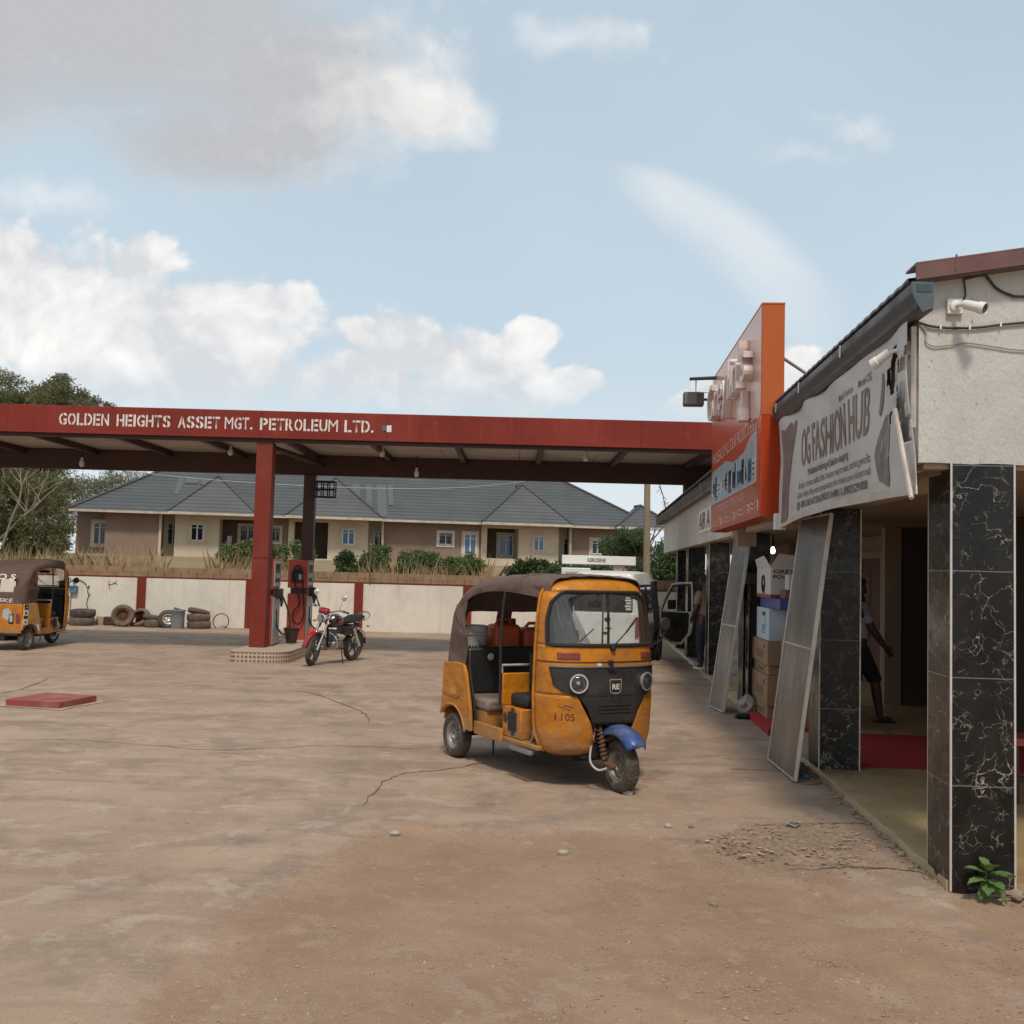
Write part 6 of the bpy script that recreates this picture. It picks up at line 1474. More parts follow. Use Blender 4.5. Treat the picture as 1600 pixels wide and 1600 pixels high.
def butt():
    mb = MB(); mb.tube([(0, 0, .008), (.07, .01, .008)], .008, 6); o = mb.build('paper_roll', 'white_plain'); o.location = S(.36, -.14, 0); tag(o, 'small white paper roll on the ground right of the weed', 'litter')
    mb = MB(); mb.tube([(0, 0, .006), (.12, .03, .008), (.3, .02, .006)], .006, 5); o = mb.build('twig', 'bark'); o.location = S(.2, -.11, 0); tag(o, 'thin brown twig on the ground beside the weed', 'twig')
butt()
# ------------------------------------------------------------------ three wheeled auto rickshaws (local x forward, y left)
CW = [(.27, .43), (.31, .505), (.45, .545), (.75, .56), (1.02, .555), (1.19, .55), (1.40, .54), (1.60, .515), (1.68, .465), (1.72, .40), (1.745, .30)]
CX = [(.27, 1.69), (.31, 1.77), (.45, 1.81), (.75, 1.82), (1.02, 1.795), (1.19, 1.765), (1.40, 1.705), (1.60, 1.64), (1.68, 1.60), (1.72, 1.57), (1.745, 1.52)]
def cowl(th, z, off=0.0):
    W, XF = lerp_tab(CW, z), lerp_tab(CX, z); X0 = 1.43 + (.05 if z < .5 else 0) * (1 - (z - .27) / .23 if z < .5 else 0); XF = max(XF, X0 + .03)
    c, s = abs(math.cos(th)), math.sin(th); x = X0 + (XF - X0) * c ** .72; y = W * math.copysign(abs(s) ** .80, s)
    return Vector((x + off * max(0.0, math.cos(th)), y + off * math.sin(th), z))
def th_y(y, z):
    W = lerp_tab(CW, z); k = min(1, abs(y) / W); return math.copysign(math.asin(k ** (1 / .80)), y)
def patch(za, zb, ya, yb, nu=24, nv=12, off=0.0):            # ya, yb: functions of z giving the side limits (None = edge)
    def f(a, b):
        z = za + (zb - za) * b; t0 = -PI / 2 if ya is None else th_y(ya(z), z); t1 = PI / 2 if yb is None else th_y(yb(z), z)
        return cowl(t0 + (t1 - t0) * a, z, off)
    return MB().grid(f, nu, nv)
def wheel(parent, x, y, R=.212, w=.115, steer=0.0, name='wheel', rimmat='steel', tyremat='rubber', outer=-1):
    o = empty(name, (x, y, R), 0); o.parent = parent; o.rotation_euler = (0, 0, steer)
    h = w / 2; prof = [(R * .60, -h * .70), (R * .64, -h * .92), (R * .80, -h), (R * .93, -h * .94), (R * .985, -h * .7), (R, -h * .3), (R, h * .3), (R * .985, h * .7), (R * .93, h * .94), (R * .80, h), (R * .64, h * .92), (R * .60, h * .70), (R * .58, 0)]
    mb = MB(); mb.lathe(prof, 36, (0, 0, 0), 'y', closed=True); ty = mb.build('tyre', tyremat, o, ang=50)
    g = MB()
    for k in range(36):
        a = 2 * PI * k / 36
        for s in (-1, 1):
            p = Vector((math.cos(a + s * .03), 0, math.sin(a + s * .03))) * R * .998; q = Vector((math.cos(a + .05 + s * .03), 0, math.sin(a + .05 + s * .03))) * R * .99; g.tube([p + Vector((0, s * h * .15, 0)), q + Vector((0, s * h * .62, 0))], .006, 4)
    g.build('tread', tyremat, ty)
    mb = MB(); s = outer
    mb.lathe([(.001, s * h * .25), (R * .16, s * h * .28), (R * .18, s * h * .55), (R * .24, s * h * .55), (R * .26, s * h * .18), (R * .44, s * h * .10), (R * .50, s * h * .62), (R * .59, s * h * .84), (R * .62, s * h * .84), (R * .62, s * h * .6), (R * .60, -s * h * .75), (R * .3, -s * h * .4), (.001, -s * h * .4)], 28, (0, 0, 0), 'y');
    b = mb
    for k in range(4):
        a = 2 * PI * k / 4 + .4; b.lathe([(.001, s * h * .5), (.009, s * h * .5), (.009, s * h * .1)], 6, (math.cos(a) * R * .35, 0, math.sin(a) * R * .35), 'y')
    mb.build('rim', rimmat, o, ang=40); return o
def rickshaw(label, loc, rz, hood='canvas', number=True, stickers=False, seats=True):
    t = thing('auto_rickshaw', label, 'auto rickshaw', loc, rz, 'yellow auto rickshaws'); Y = 'yellow'
    P = lambda mb, name, m, par=None, **k: mb.build(name, m, par or t, **k)
    # ---- front cowl in yellow sheet
    cb = lambda z: lerp_tab([(.27, .17), (.45, .19), (.56, .22), (.70, .30), (.78, .34)], z)
    mb = MB(); 
    for part in (patch(.27, .78, None, lambda z: -cb(z), 22, 18), patch(.27, .78, lambda z: cb(z), None, 22, 18), patch(.78, 1.19, None, None, 44, 14), patch(1.19, 1.635, None, lambda z: -lerp_tab([(1.19, .528), (1.40, .52), (1.56, .48), (1.635, .38)], z), 5, 20), patch(1.19, 1.635, lambda z: lerp_tab([(1.19, .528), (1.40, .52), (1.56, .48), (1.635, .38)], z), None, 5, 20), patch(1.635, 1.745, None, None, 44, 5)): mb.add(part.v, part.f)
    cw = P(mb, 'front_cowl', Y, ang=40, solid=.018)
    for s in (-1, 1):
        e = MB(); e.tube([cowl(s * PI / 2, z) + Vector((-.006, 0, 0)) for z in [.29 + k * .06 for k in range(25)]], .014, 7); P(e, 'door_edge_bead', Y, cw)
    lp = MB(); lp.tube([cowl(-PI / 2 * .97 + PI * .97 * k / 30, 1.055, .003) for k in range(31)], .006, 5); P(lp, 'trim_line', 'maroon_letter', cw)
    # crown above the windscreen, closing into the roof
    # ---- grille with tapered centre
    gt = 1.015
    mb = MB(); p = patch(.77, gt, lambda z: -lerp_tab([(.77, .33), (.80, .43), (.86, .50), (gt, .52)], z), lambda z: lerp_tab([(.77, .33), (.80, .43), (.86, .50), (gt, .52)], z), 40, 10, .012); mb.add(p.v, p.f)
    p = patch(.54, .77, lambda z: -lerp_tab([(.54, .20), (.66, .25), (.77, .33)], z), lambda z: lerp_tab([(.54, .20), (.66, .25), (.77, .33)], z), 20, 8, .012); mb.add(p.v, p.f)
    gr = P(mb, 'grille', 'black_plastic', ang=40, solid=.012)
    sl = MB()
    for k in range(3): sl.tube([cowl(th_y(-.16 + .32 * q / 8, .64 + .03 * k), .64 + .03 * k, .016) for q in range(9)], .005, 5)
    P(sl, 'grille_slat', 'black', gr)
    rim_ = MB(); rim_.tube([cowl(th_y(-.515 + 1.03 * q / 40, gt), gt, .014) for q in range(41)], .010, 6); P(rim_, 'grille_rim', 'grey_dark', gr)
    # headlights
    for s in (-1, 1):
        c = cowl(th_y(s * .335, .885), .885, .0); d = Vector((1, s * .30, -.02)).normalized(); h = empty('headlight', c); h.parent = t; h.rotation_mode = 'QUATERNION'; h.rotation_quaternion = d.to_track_quat('Z', 'Y')
        b = MB(); b.lathe([(.001, -.03), (.05, -.02), (.072, .02), (.080, .034), (.080, .046), (.068, .046), (.058, .02), (.030, -.008), (.001, -.012)], 26); b.build('bowl', 'reflector', h)
        l = MB(); l.lathe([(.067, .044), (.055, .056), (.03, .064), (.001, .066)], 24); l.build('lens', 'lens', h)
        q = MB(); q.lathe([(.001, .03), (.014, .026), (.016, .0), (.001, -.005)], 10); q.build('bulb', 'bulb_off', h)
        r = MB(); c2 = [cowl(th_y(s * (.475 - .165 * k / 6), 1.105), 1.105, .006) for k in range(7)]; r.loft([[v + Vector((0, 0, -.026)), v + Vector((0, 0, .026)), v + Vector((.012, 0, .022)), v + Vector((.012, 0, -.022))] for v in c2]); P(r, 'indicator', 'ind_red')
    # badge
    bz = .855; bx = cowl(0, bz).x + .012; bd = MB(); bd.prism([(-.062, .062), (.062, .062), (.056, -.045), (.03, -.062), (-.03, -.062), (-.056, -.045)], bx, bx + .012, lambda a, b, d: Vector((d, a, bz + b))); bo = P(bd, 'badge', 'chrome')
    b2 = MB(); b2.prism([(-.052, .052), (.052, .052), (.047, -.04), (.026, -.053), (-.026, -.053), (-.047, -.04)], bx + .0125, bx + .0145, lambda a, b, d: Vector((d, a, bz + b))); P(b2, 'badge_field', 'black', bo)
    text('RE', 'lettering', 'white_letter', bo, (bx + .0155, -.036, bz - .024), (0, 1, 0), (0, 0, 1), .072, .045, 0, .03)
    if number:
        n_ = []
        def nf(x, y, z): zz = .575 + y; return cowl(th_y(-.49 + x, zz), zz, .0035 + z)
        text('1105', 'lettering', 'maroon_letter', cw, (0, 0, 0), (1, 0, 0), (0, 1, 0), .135, .058, 0, .0, fn=nf, sub=8)
        sc = MB()
        for (a, z, b, z2) in ((-.47, .69, -.39, .66), (-.44, .70, -.37, .685)): sc.tube([cowl(th_y(a, z), z, .002), cowl(th_y(b, z2), z2, .002)], .004, 4)
        P(sc, 'scratch', 'black_letter', cw)
        w_ = MB(); w_.box(1.79, 1.812, -.165, -.13, 1.025, 1.045); P(w_, 'sticker', 'white_plain', cw)
        k_ = MB(); k_.box(1.795, 1.835, -.05, -.025, 1.0, 1.07); k_.box(1.795, 1.84, -.07, -.0, .995, 1.015); P(k_, 'bonnet_latch', 'black', cw)
    # ---- windscreen, rubber seal, wiper
    wy = lambda z: lerp_tab([(1.19, .526), (1.40, .518), (1.56, .478), (1.635, .38)], z)
    g = patch(1.195, 1.632, lambda z: -wy(z), wy, 30, 14, -.006); P(g, 'windscreen', M['windscreen'], ang=80)
    bd_ = [(-wy(z), z) for z in [1.20 + k * .0425 for k in range(11)]] + [(-.36 + .72 * k / 14, 1.637) for k in range(15)] + [(wy(z), z) for z in [1.625 - k * .0425 for k in range(11)]] + [(.49 - .98 * k / 16, 1.192) for k in range(17)]
    sm_ = MB(); sm_.tube([cowl(th_y(a, z), z, .004) for a, z in bd_], .0165, 7, closed=True); P(sm_, 'windscreen_seal', 'black')
    wp = MB(); wp.tube([cowl(th_y(-.02, 1.17), 1.17, .02), cowl(th_y(.10, 1.26), 1.26, .022), cowl(th_y(.26, 1.38), 1.38, .018)], .006, 5); wp.tube([cowl(th_y(.16, 1.30), 1.30, .016), cowl(th_y(.30, 1.42), 1.42, .016)], .009, 5); wp.lathe([(.001, .05), (.02, .045), (.025, 0)], 10, cowl(0, 1.165) - Vector((.01, 0, 0)), 'x'); P(wp, 'wiper', 'black')
    wp = MB(); wp.tube([cowl(th_y(-.30, 1.225), 1.225, .012), cowl(th_y(-.16, 1.33), 1.33, .01)], .005, 5); P(wp, 'wiper', 'black')
    # ---- inside the cab
    d = MB(); d.box(1.45, 1.64, -.47, .47, 1.02, 1.165); P(d, 'dashboard', 'black', bevel=.03)
    fw = MB(); fw.box(1.50, 1.60, -.44, .44, .34, 1.02); P(fw, 'fire_wall', 'black')
    st = MB(); st.tube([(1.55, 0, .60), (1.36, 0, 1.06)], .03, 8); st.tube(bez([(1.36, .36, 1.02), (1.40, .22, 1.09), (1.42, 0, 1.08), (1.40, -.22, 1.09), (1.36, -.36, 1.02)], 5), .016, 8); st.tube([(1.365, .26, 1.06), (1.345, .38, 1.0)], .022, 8); st.tube([(1.365, -.26, 1.06), (1.345, -.38, 1.0)], .022, 8); P(st, 'handlebar', 'black')
    mr = MB(); mr.box(1.50, 1.52, -.11, .09, 1.50, 1.56, Matrix.Rotation(.5, 3, 'Z')); mr.tube([(1.55, 0, 1.62), (1.515, 0, 1.55)], .008, 5); P(mr, 'rear_view_mirror', 'black')
    if number:        # crumpled clear curtain tied back inside the windscreen
        def cf(a, b):
            z = 1.18 + .45 * b; y = -.44 + a * (.27 - .10 * b) + .10 * (1 - b) * a; return Vector((1.52 - .20 * (z - 1.18) + .022 * math.sin(a * 26 + b * 2) + .012 * math.sin(a * 11), y + .02 * (1 - b), z))
        P(MB().grid(cf, 60, 14), 'clear_curtain', M['clear_sheet'], ang=80)
    # ---- floor, seat base, rear body
    f = MB(); f.box(.30, 1.50, -.56, .56, .295, .335); P(f, 'floor', 'rust_yellow', bevel=.01)
    ch = MB(); ch.box(-.30, 1.62, -.30, .30, .21, .29); ch.tube([(-.05, -.56, .212), (-.05, .56, .212)], .03, 8); ch.box(-.12, .30, -.25, .25, .18, .30); P(ch, 'chassis', 'black')
    for s in (-1, 1):
        sb = MB(); sb.box(.39, .92, s * .575 - .016, s * .575 + .016, .28, .40); P(sb, 'sill', Y, bevel=.008)
        ss = MB(); ss.box(1.10, 1.46, s * .585 - .02, s * .585 + .02, .255, .29); P(ss, 'step', 'steel', bevel=.004)
        pn = [(-.27, .40), (-.235, .60), (-.215, .90), (.10, .915), (.23, .905), (.285, .82), (.335, .66), (.385, .50), (.405, .30)]
        pn += [(.30, .30)] + [(.0 + .285 * math.cos(rad(a)), .205 + .285 * math.sin(rad(a))) for a in (20, 40, 60, 80, 100, 120, 138)]
        q = MB(); q.prism(pn, s * .60, s * .632, lambda a, b, d: Vector((a, d, b))); sp = P(q, 'side_panel', Y if not stickers else 'yellow_fade', bevel=.010)
        r = MB(); r.loft([[Vector((.302 * math.cos(rad(a)) * k, s * y, .205 + .302 * math.sin(rad(a)) * k)) for (k, y) in ((.95, .632), (1.0, .645), (1.05, .634))] for a in range(15, 145, 6)], closed_ring=False, cap=False); P(r, 'wheel_arch_lip', Y if not stickers else 'black_plastic', sp)
        rb = MB(); rb.prism([(-.20, .70), (.14, .67), (.16, .60), (.10, .57), (-.20, .60)], s * .633, s * .640, lambda a, b, d: Vector((a, d, b))); P(rb, 'pressed_panel', Y if not stickers else 'yellow_fade', sp, bevel=.006)
        lv = MB()
        for k in range(5): lv.box(-.02 + .028 * k, -.005 + .028 * k, s * .642 - .003, s * .642 + .003, .605, .665)
        P(lv, 'louvre', 'yellow_fade', sp)
        inn = MB(); inn.prism([(-.24, .50), (.30, .50), (.30, .32), (.26, .32), (.20, .48), (-.18, .48)], s * .40, s * .596, lambda a, b, d: Vector((a, d, b))); P(inn, 'inner_wheel_arch', 'black')
        if stickers and s < 0:
            for (a, b, z0, z1, m) in ((-.225, -.10, .80, .895, 'black'), (-.232, -.08, .68, .795, 'white_plain'), (-.24, -.10, .50, .62, 'white_plain'), (-.24, -.12, .62, .678, 'black')):
                k = MB(); k.box(a, b, -.6445, -.6405, z0, z1); P(k, 'sticker', m, sp)
            k = MB(); k.box(-.17, -.13, -.647, -.6446, .835, .855); P(k, 'sticker', 'white_plain', sp); k = MB(); k.box(-.20, -.14, -.647, -.6446, .71, .75); k.box(-.20, -.15, -.647, -.6446, .54, .575); P(k, 'sticker', 'black', sp)
            k = MB(); k.prism([(.22, .50), (.30, .50), (.36, .38), (.31, .36)], -.6365, -.633, lambda a, b, d: Vector((a, d, b))); P(k, 'sticker', 'white_plain', sp)
    rp = MB(); rp.box(-.245, -.215, -.60, .60, .33, .905); rpo = P(rp, 'rear_panel', Y, bevel=.012)
    bp_ = MB(); bp_.box(-.285, -.250, -.56, .56, .29, .345); P(bp_, 'rear_bumper', 'black_plastic', bevel=.015)
    for s in (-1, 1):
        tl = MB(); tl.box(-.262, -.247, s * .53 - .04, s * .53 + .04, .54, .72); P(tl, 'tail_light', 'ind_red', bevel=.008)
    pl = MB(); pl.box(-.252, -.247, -.16, .16, .42, .50); P(pl, 'number_plate', 'white_plain')
    if stickers:
        k = MB(); k.prism([(-.50, .80), (-.40, .82), (-.30, .70), (-.42, .58), (-.52, .66)], -.2505, -.2465, lambda a, b, d: Vector((d, -a - .72, b))); P(k, 'sticker', 'grey_panel', rpo)
        k = MB(); k.box(-.2505, -.2465, -.44, -.34, .52, .72); P(k, 'sticker', 'black', rpo); k = MB(); k.box(-.2525, -.2506, -.42, -.36, .56, .68); P(k, 'sticker', 'grey_panel', rpo)
    # driver's seat box with yellow side, passenger seat
    sb = MB(); sb.box(.86, 1.20, -.545, .545, .336, .60); P(sb, 'driver_seat_box', 'yellow', bevel=.012)
    pb = MB(); pb.box(.855, .885, -.56, .56, .60, .885); P(pb, 'partition', Y, bevel=.010)
    for yy in (-.551, .551): vb = MB(); vb.box(.98, 1.12, yy - .004, yy + .004, .40, .56); P(vb, 'box_recess_shade', 'black')  # flat black plates stand for the shade in the seat box recess
    sf = MB(); sf.prism([(.05 * math.cos(2 * PI * k / 20) * (1 if k % 2 else .55), .05 * math.sin(2 * PI * k / 20) * (1 if k % 2 else .55)) for k in range(20)], -.5505, -.5465, lambda a, b, d: Vector((.92 + a, d, .50 + b))); P(sf, 'painted_flower', 'black_letter')
    bs = MB(); bs.box(1.03, 1.08, -.5515, -.547, .36, .60); P(bs, 'painted_stripe', 'pic_dark')
    ds = MB(); ds.box(.90, 1.20, -.50, .50, .605, .72); P(ds, 'driver_seat', 'black', bevel=.04)
    db = MB(); db.box(.885, .93, -.30, .50, .74, 1.06); P(db, 'driver_backrest', 'black', bevel=.02)
    rl = MB(); rl.tube([(.865, -.56, .885), (.865, -.56, .955), (.865, .56, .955), (.865, .56, .885)], .011, 7); P(rl, 'hand_rail', 'alu')
    ps = MB(); ps.box(.10, .60, -.56, .56, .50, .62); P(ps, 'passenger_seat', 'seat_vinyl', bevel=.035)
    bk = MB(); bk.box(.10, .20, -.57, .57, .62, 1.06, Matrix.Rotation(-.06, 3, 'Y')); P(bk, 'passenger_backrest', 'black_vinyl', bevel=.03)
    em = MB(); em.lathe([(.001, .004), (.03, .003), (.034, .0)], 16, (.206, -.33, .97), 'x'); P(em, 'backrest_emblem', 'alu')
    sb2 = MB(); sb2.box(.12, .56, -.55, .55, .336, .50); P(sb2, 'seat_box', 'rust_yellow')
    ls = MB(); ls.box(-.21, .10, -.58, .58, .90, .925); P(ls, 'luggage_shelf', 'black')
    ft = MB(); ft.box(.42, .50, -.50, .50, .336, .36); P(ft, 'foot_rail', 'steel')
    # posts and hoops
    for s in (-1, 1):
        po = MB(); po.tube(bez([(.865, s * .575, .60), (.865, s * .580, 1.2), (.87, s * .56, 1.55), (.875, s * .53, 1.655)], 5), .013, 8); P(po, 'side_post', 'black')
        po = MB(); po.tube(bez([(.02, s * .575, .90), (.05, s * .578, 1.3), (.22, s * .555, 1.54), (.5, s * .53, 1.63), (1.1, s * .50, 1.66), (1.46, s * .42, 1.64)], 5), .014, 8); P(po, 'side_rail', 'black')
        po = MB(); po.tube(bez([(.41, s * .57, .336), (.395, s * .585, .52), (.345, s * .59, .70), (.26, s * .585, .90)], 5), .012, 7); P(po, 'entry_beading', 'black')
    # ---- canvas hood
    prof = bez([(-.232, 0, .875), (-.205, 0, 1.02), (-.150, 0, 1.30), (-.09, 0, 1.44), (.06, 0, 1.58), (.30, 0, 1.685), (.70, 0, 1.745), (1.10, 0, 1.765), (1.40, 0, 1.765), (1.53, 0, 1.755)], 6)
    N = len(prof) - 1; cen = Vector((.75, 0, 1.1))
    def hoodp(a, b):
        i = min(N - 1, int(a * N)); f = a * N - i; p = prof[i].lerp(prof[i + 1], f); tg = (prof[i + 1] - prof[i]).normalized(); inn = Vector((tg.z, 0, -tg.x))
        if inn.dot(cen - p) < 0: inn = -inn
        sag = lerp_tab([(0, .46), (.22, .45), (.33, .40), (.41, .28), (.50, .14), (.58, .125), (.70, .14), (.80, .17), (.92, .20), (1, .19)], a)
        W = .615 - .035 * max(0, min(1, (a - .35) / .3)) - .115 * max(0, (a - .62) / .38)
        rr = .10; A = PI / 2 * rr; half = W - rr; L = half + A + max(.02, sag - rr); q = (b - .5) * 2; s = abs(q) * L; sg = 1 if q > 0 else -1
        wr = .015 * noise.noise(Vector((a * 9, q * 4, 1))) + .006 * noise.noise(Vector((a * 26, q * 11, 4))) + .006 * math.sin(a * 60 + q * 5) * max(0, abs(q) - .55)
        crown = .018 * (1 - (min(s, half) / half) ** 2)
        if s <= half: y, dep = s, -crown - wr
        elif s <= half + A: th = (s - half) / rr; y, dep = half + rr * math.sin(th), rr * (1 - math.cos(th)) - wr * .5
        else: y, dep = W + wr + .006 * math.sin(a * 40), rr + (s - half - A)
        return Vector((p.x, sg * y, p.z)) + inn * dep
    def hole(a, b): q = (b - .5) * 2; return .155 < a < .285 and (.08 < abs(q) < .42) and not (a < .20 and abs(q) > .36)
    hd = MB().grid(hoodp, 96, 72, hole); ho = P(hd, 'hood', 'canvas' if not number else 'canvas_roof', ang=80, solid=.004)
    for k in (.36, .58, .78):
        sm2 = MB(); sm2.tube([hoodp(k, .03 + .94 * q / 40) + Vector((0, 0, .003)) for q in range(41)], .005, 5); P(sm2, 'hood_seam', 'canvas', ho)
    hem = MB(); hem.tube([hoodp(q / 60, .003) for q in range(61)], .006, 5); hem.tube([hoodp(q / 60, .997) for q in range(61)], .006, 5); P(hem, 'hood_hem', 'canvas', ho)
    # ---- wheels, fork, mudguard, drips and cables
    wheel(t, 0, -.565, w=.125, outer=-1); wheel(t, 0, .565, w=.125, outer=1); wheel(t, 1.935, 0, w=.118, steer=rad(-4), outer=-1)
    fg = MB(); R = .312
    ring = []
    for k in range(15):
        a = rad(36 + 92 * k / 14); rw = .088 if 0 < k < 14 else .075
        ring.append([Vector((1.935 + (R + dz) * math.cos(a), y, .212 + (R + dz) * math.sin(a))) for (y, dz) in ((-rw - .01, -.05), (-rw, -.02), (-rw * .8, .008), (-rw * .4, .022), (0, .026), (rw * .4, .022), (rw * .8, .008), (rw, -.02), (rw + .01, -.05))])
    fg.loft(ring, cap=False, closed_ring=False); P(fg, 'mudguard', 'blue_paint' if number else 'yellow_fade', ang=50, solid=.004)
    mb = MB(); mb.tube([(1.74, 0, .62), (1.80, 0, .40)], .03, 8); mb.tube([(1.80, 0, .42), (1.80, -.105, .40), (1.84, -.11, .24), (1.935, -.10, .212)], .022, 8); mb.tube([(1.935, -.07, .212), (1.935, -.13, .212)], .028, 10); P(mb, 'fork', 'rust')
    mb = MB(); mb.tube([(1.87, -.125, .26), (1.78, -.115, .52)], .014, 8)
    hx = [(1.87 - .09 * k / 60 + .026 * math.cos(k * .75) * .9, -.125 + .026 * math.sin(k * .75), .28 + .22 * k / 60) for k in range(61)]; mb.tube(hx, .0065, 6); P(mb, 'shock_absorber', 'rust')
    mb = MB(); mb.tube(bez([(1.74, -.13, .50), (1.77, -.19, .36), (1.80, -.215, .24), (1.86, -.18, .18), (1.92, -.13, .20)], 6), .009, 6); P(mb, 'brake_hose', 'alu')
    mb = MB(); mb.box(1.48, 1.73, -.24, .24, .24, .55); P(mb, 'front_cavity_shade', 'black', bevel=.02)  # black box stands for the shade in the cavity between the lower panels
    mb = MB(); mb.box(1.69, 1.74, -.19, -.12, .38, .55); P(mb, 'inner_flap', 'red_paint')
    mb = MB(); mb.tube([(.62, -.50, .29), (.62, -.50, .12)], .010, 5); P(mb, 'mud_strap', 'black')
    mb = MB(); mb.tube(bez([(1.30, -.50, .335), (1.34, -.48, .42), (1.36, -.45, .50)], 4), .012, 6); mb.box(1.33, 1.42, -.50, -.40, .40, .42, Matrix.Rotation(.5, 3, 'Y')); mb.blob((1.25, -.42, .40), (.06, .05, .06), 8); P(mb, 'pedals', 'steel')
    for s in (-1, 1):
        mb = MB(); mb.tube([cowl(s * PI / 2 * .9, 1.14), cowl(s * PI / 2 * .9, 1.16) + Vector((.08, s * .10, .06)), cowl(s * PI / 2 * .9, 1.16) + Vector((.09, s * .13, .14))], .007, 6)
        if not (number and s < 0): P(mb, 'mirror_stalk', 'black'); m2 = MB(); c = cowl(s * PI / 2 * .9, 1.16) + Vector((.09, s * .13, .20)); m2.lathe([(.001, .014), (.05, .012), (.062, 0), (.05, -.012), (.001, -.014)], 16, c, 'x'); P(m2, 'side_mirror', 'black')
    if stickers:
        text('O S', 'lettering', 'white_letter', ho, (0, 0, 0), (1, 0, 0), (0, 1, 0), .34, .12, 0, .02, fn=lambda x, y, z: hoodp(.27 - .0 + y * .75, .60 - (x * .55) - .10) + Vector((-.012, 0, 0)), sub=6)
        text('EKE', 'lettering', 'white_letter', ho, (0, 0, 0), (1, 0, 0), (0, 1, 0), .24, .07, 0, .01, fn=lambda x, y, z: hoodp(.05 + y * .75, .50 - (x * .55) - .06) + Vector((-.012, 0, 0)), sub=6)
        w2 = MB(); w2.add([cowl(th_y(y, z), z, -.012) for y, z in ((-.50, 1.22), (.50, 1.22), (.50, 1.24), (-.50, 1.24))], [(0, 1, 2, 3)]); P(w2, 'windscreen_decal', 'black_letter')
    return t
M['ind_red'] = mat('dull_red_reflector', (0.20, .028, .022), .3, dirt=(0.3, .16, .12), dirt_amt=.35, coat=.3)
M['rust_yellow'] = mat('worn_yellow_floor', (0.36, .16, .03), .6, dirt=(0.13, .075, .045), dirt_amt=.85, dscale=4)
M['seat_vinyl'] = mat('dusty_brown_vinyl', (0.17, .12, .095), .6, dirt=(0.30, .23, .18), dirt_amt=.6)
M['black_vinyl'] = mat('black_vinyl', (0.016, .017, .018), .4, dirt=(0.06, .05, .045), dirt_amt=.3)
R1 = Vector((.022, 10.271, 0)); A1 = rad(-61.1)
rickshaw('yellow auto rickshaw numbered 1105 with a blue front mudguard in the middle of the forecourt', R1, A1, number=True)
def local1(x, y, z): return R1 + Matrix.Rotation(A1, 3, 'Z') @ Vector((x, y, z))
def paint_bucket():
    t = thing('paint_bucket', 'white lettered paint bucket behind the passenger seat of the nearest rickshaw', 'bucket', local1(-.045, -.40, .926), A1)
    mb = MB(); mb.lathe([(.001, 0), (.125, 0), (.14, .24), (.148, .245), (.148, .262), (.141, .266), (.146, .29), (.146, .31), (.14, .33), (.13, .335), (.001, .34)], 30); mb.build('tub', 'bucket_white', t)
    text('WARO', 'lettering', 'black_letter', t, (0, 0, 0), (1, 0, 0), (0, 1, 0), .2, .06, 0, .03, fn=lambda x, y, z: Vector(((.1385 + (.09 + y) * .06 - .004) * math.cos(-.95 + x / .13), (.1385 + (.09 + y) * .06 - .004) * math.sin(-.95 + x / .13), .09 + y)), sub=14)
    text('WIN 2', 'lettering', 'black_letter', t, (0, 0, 0), (1, 0, 0), (0, 1, 0), .17, .04, 0, .03, fn=lambda x, y, z: Vector(((.1385 + (.03 + y) * .06 - .004) * math.cos(-.85 + x / .13), (.1385 + (.03 + y) * .06 - .004) * math.sin(-.85 + x / .13), .03 + y)), sub=14)
    h = MB(); h.tube([(.15 * math.cos(a), .15 * math.sin(a), .25 - .13 * math.sin(a + .6 if a < 3 else a)) for a in [-.2 + 1.2 * k / 8 for k in range(9)]], .003, 5); h.build('handle', 'steel', t)
M['bucket_white'] = mat('greyish_white_plastic', (0.42, .41, .385), .45, dirt=(0.26, .22, .18), dirt_amt=.55, dscale=5)
paint_bucket()
def jerry(y, label, h=.40):
    t = thing('jerrycan', label, 'jerrycan', local1(-.05, y, .926), A1, 'orange jerrycans in the nearest rickshaw')
    mb = MB(); mb.box(-.11, .11, -.15, .15, 0, h * .86); mb.build('can_body', 'orange_plastic', t, bevel=.045, seg=3)
    mb = MB(); mb.tube([(0, -.09, h * .85), (0, -.05, h * .97), (0, .06, h * .97), (0, .09, h * .85)], .017, 8); mb.build('handle', 'orange_plastic', t)
    mb = MB(); mb.lathe([(.001, h), (.03, h * .99), (.032, h * .84)], 12, (0, .105, 0)); mb.build('cap', 'red_dark', t)
jerry(-.06, 'orange jerrycan right beside the white paint bucket', .40); jerry(.28, 'farther orange jerrycan behind the front pillar of the nearest rickshaw', .36)
A2 = rad(84.5); lf2 = Vector((-math.sin(A2), math.cos(A2), 0)); R2 = Vector((-9.43, 20.2, 0)) + .60 * lf2
rickshaw('distant yellow auto rickshaw with white stickers driving away at the left edge', R2, A2, number=False, stickers=True)

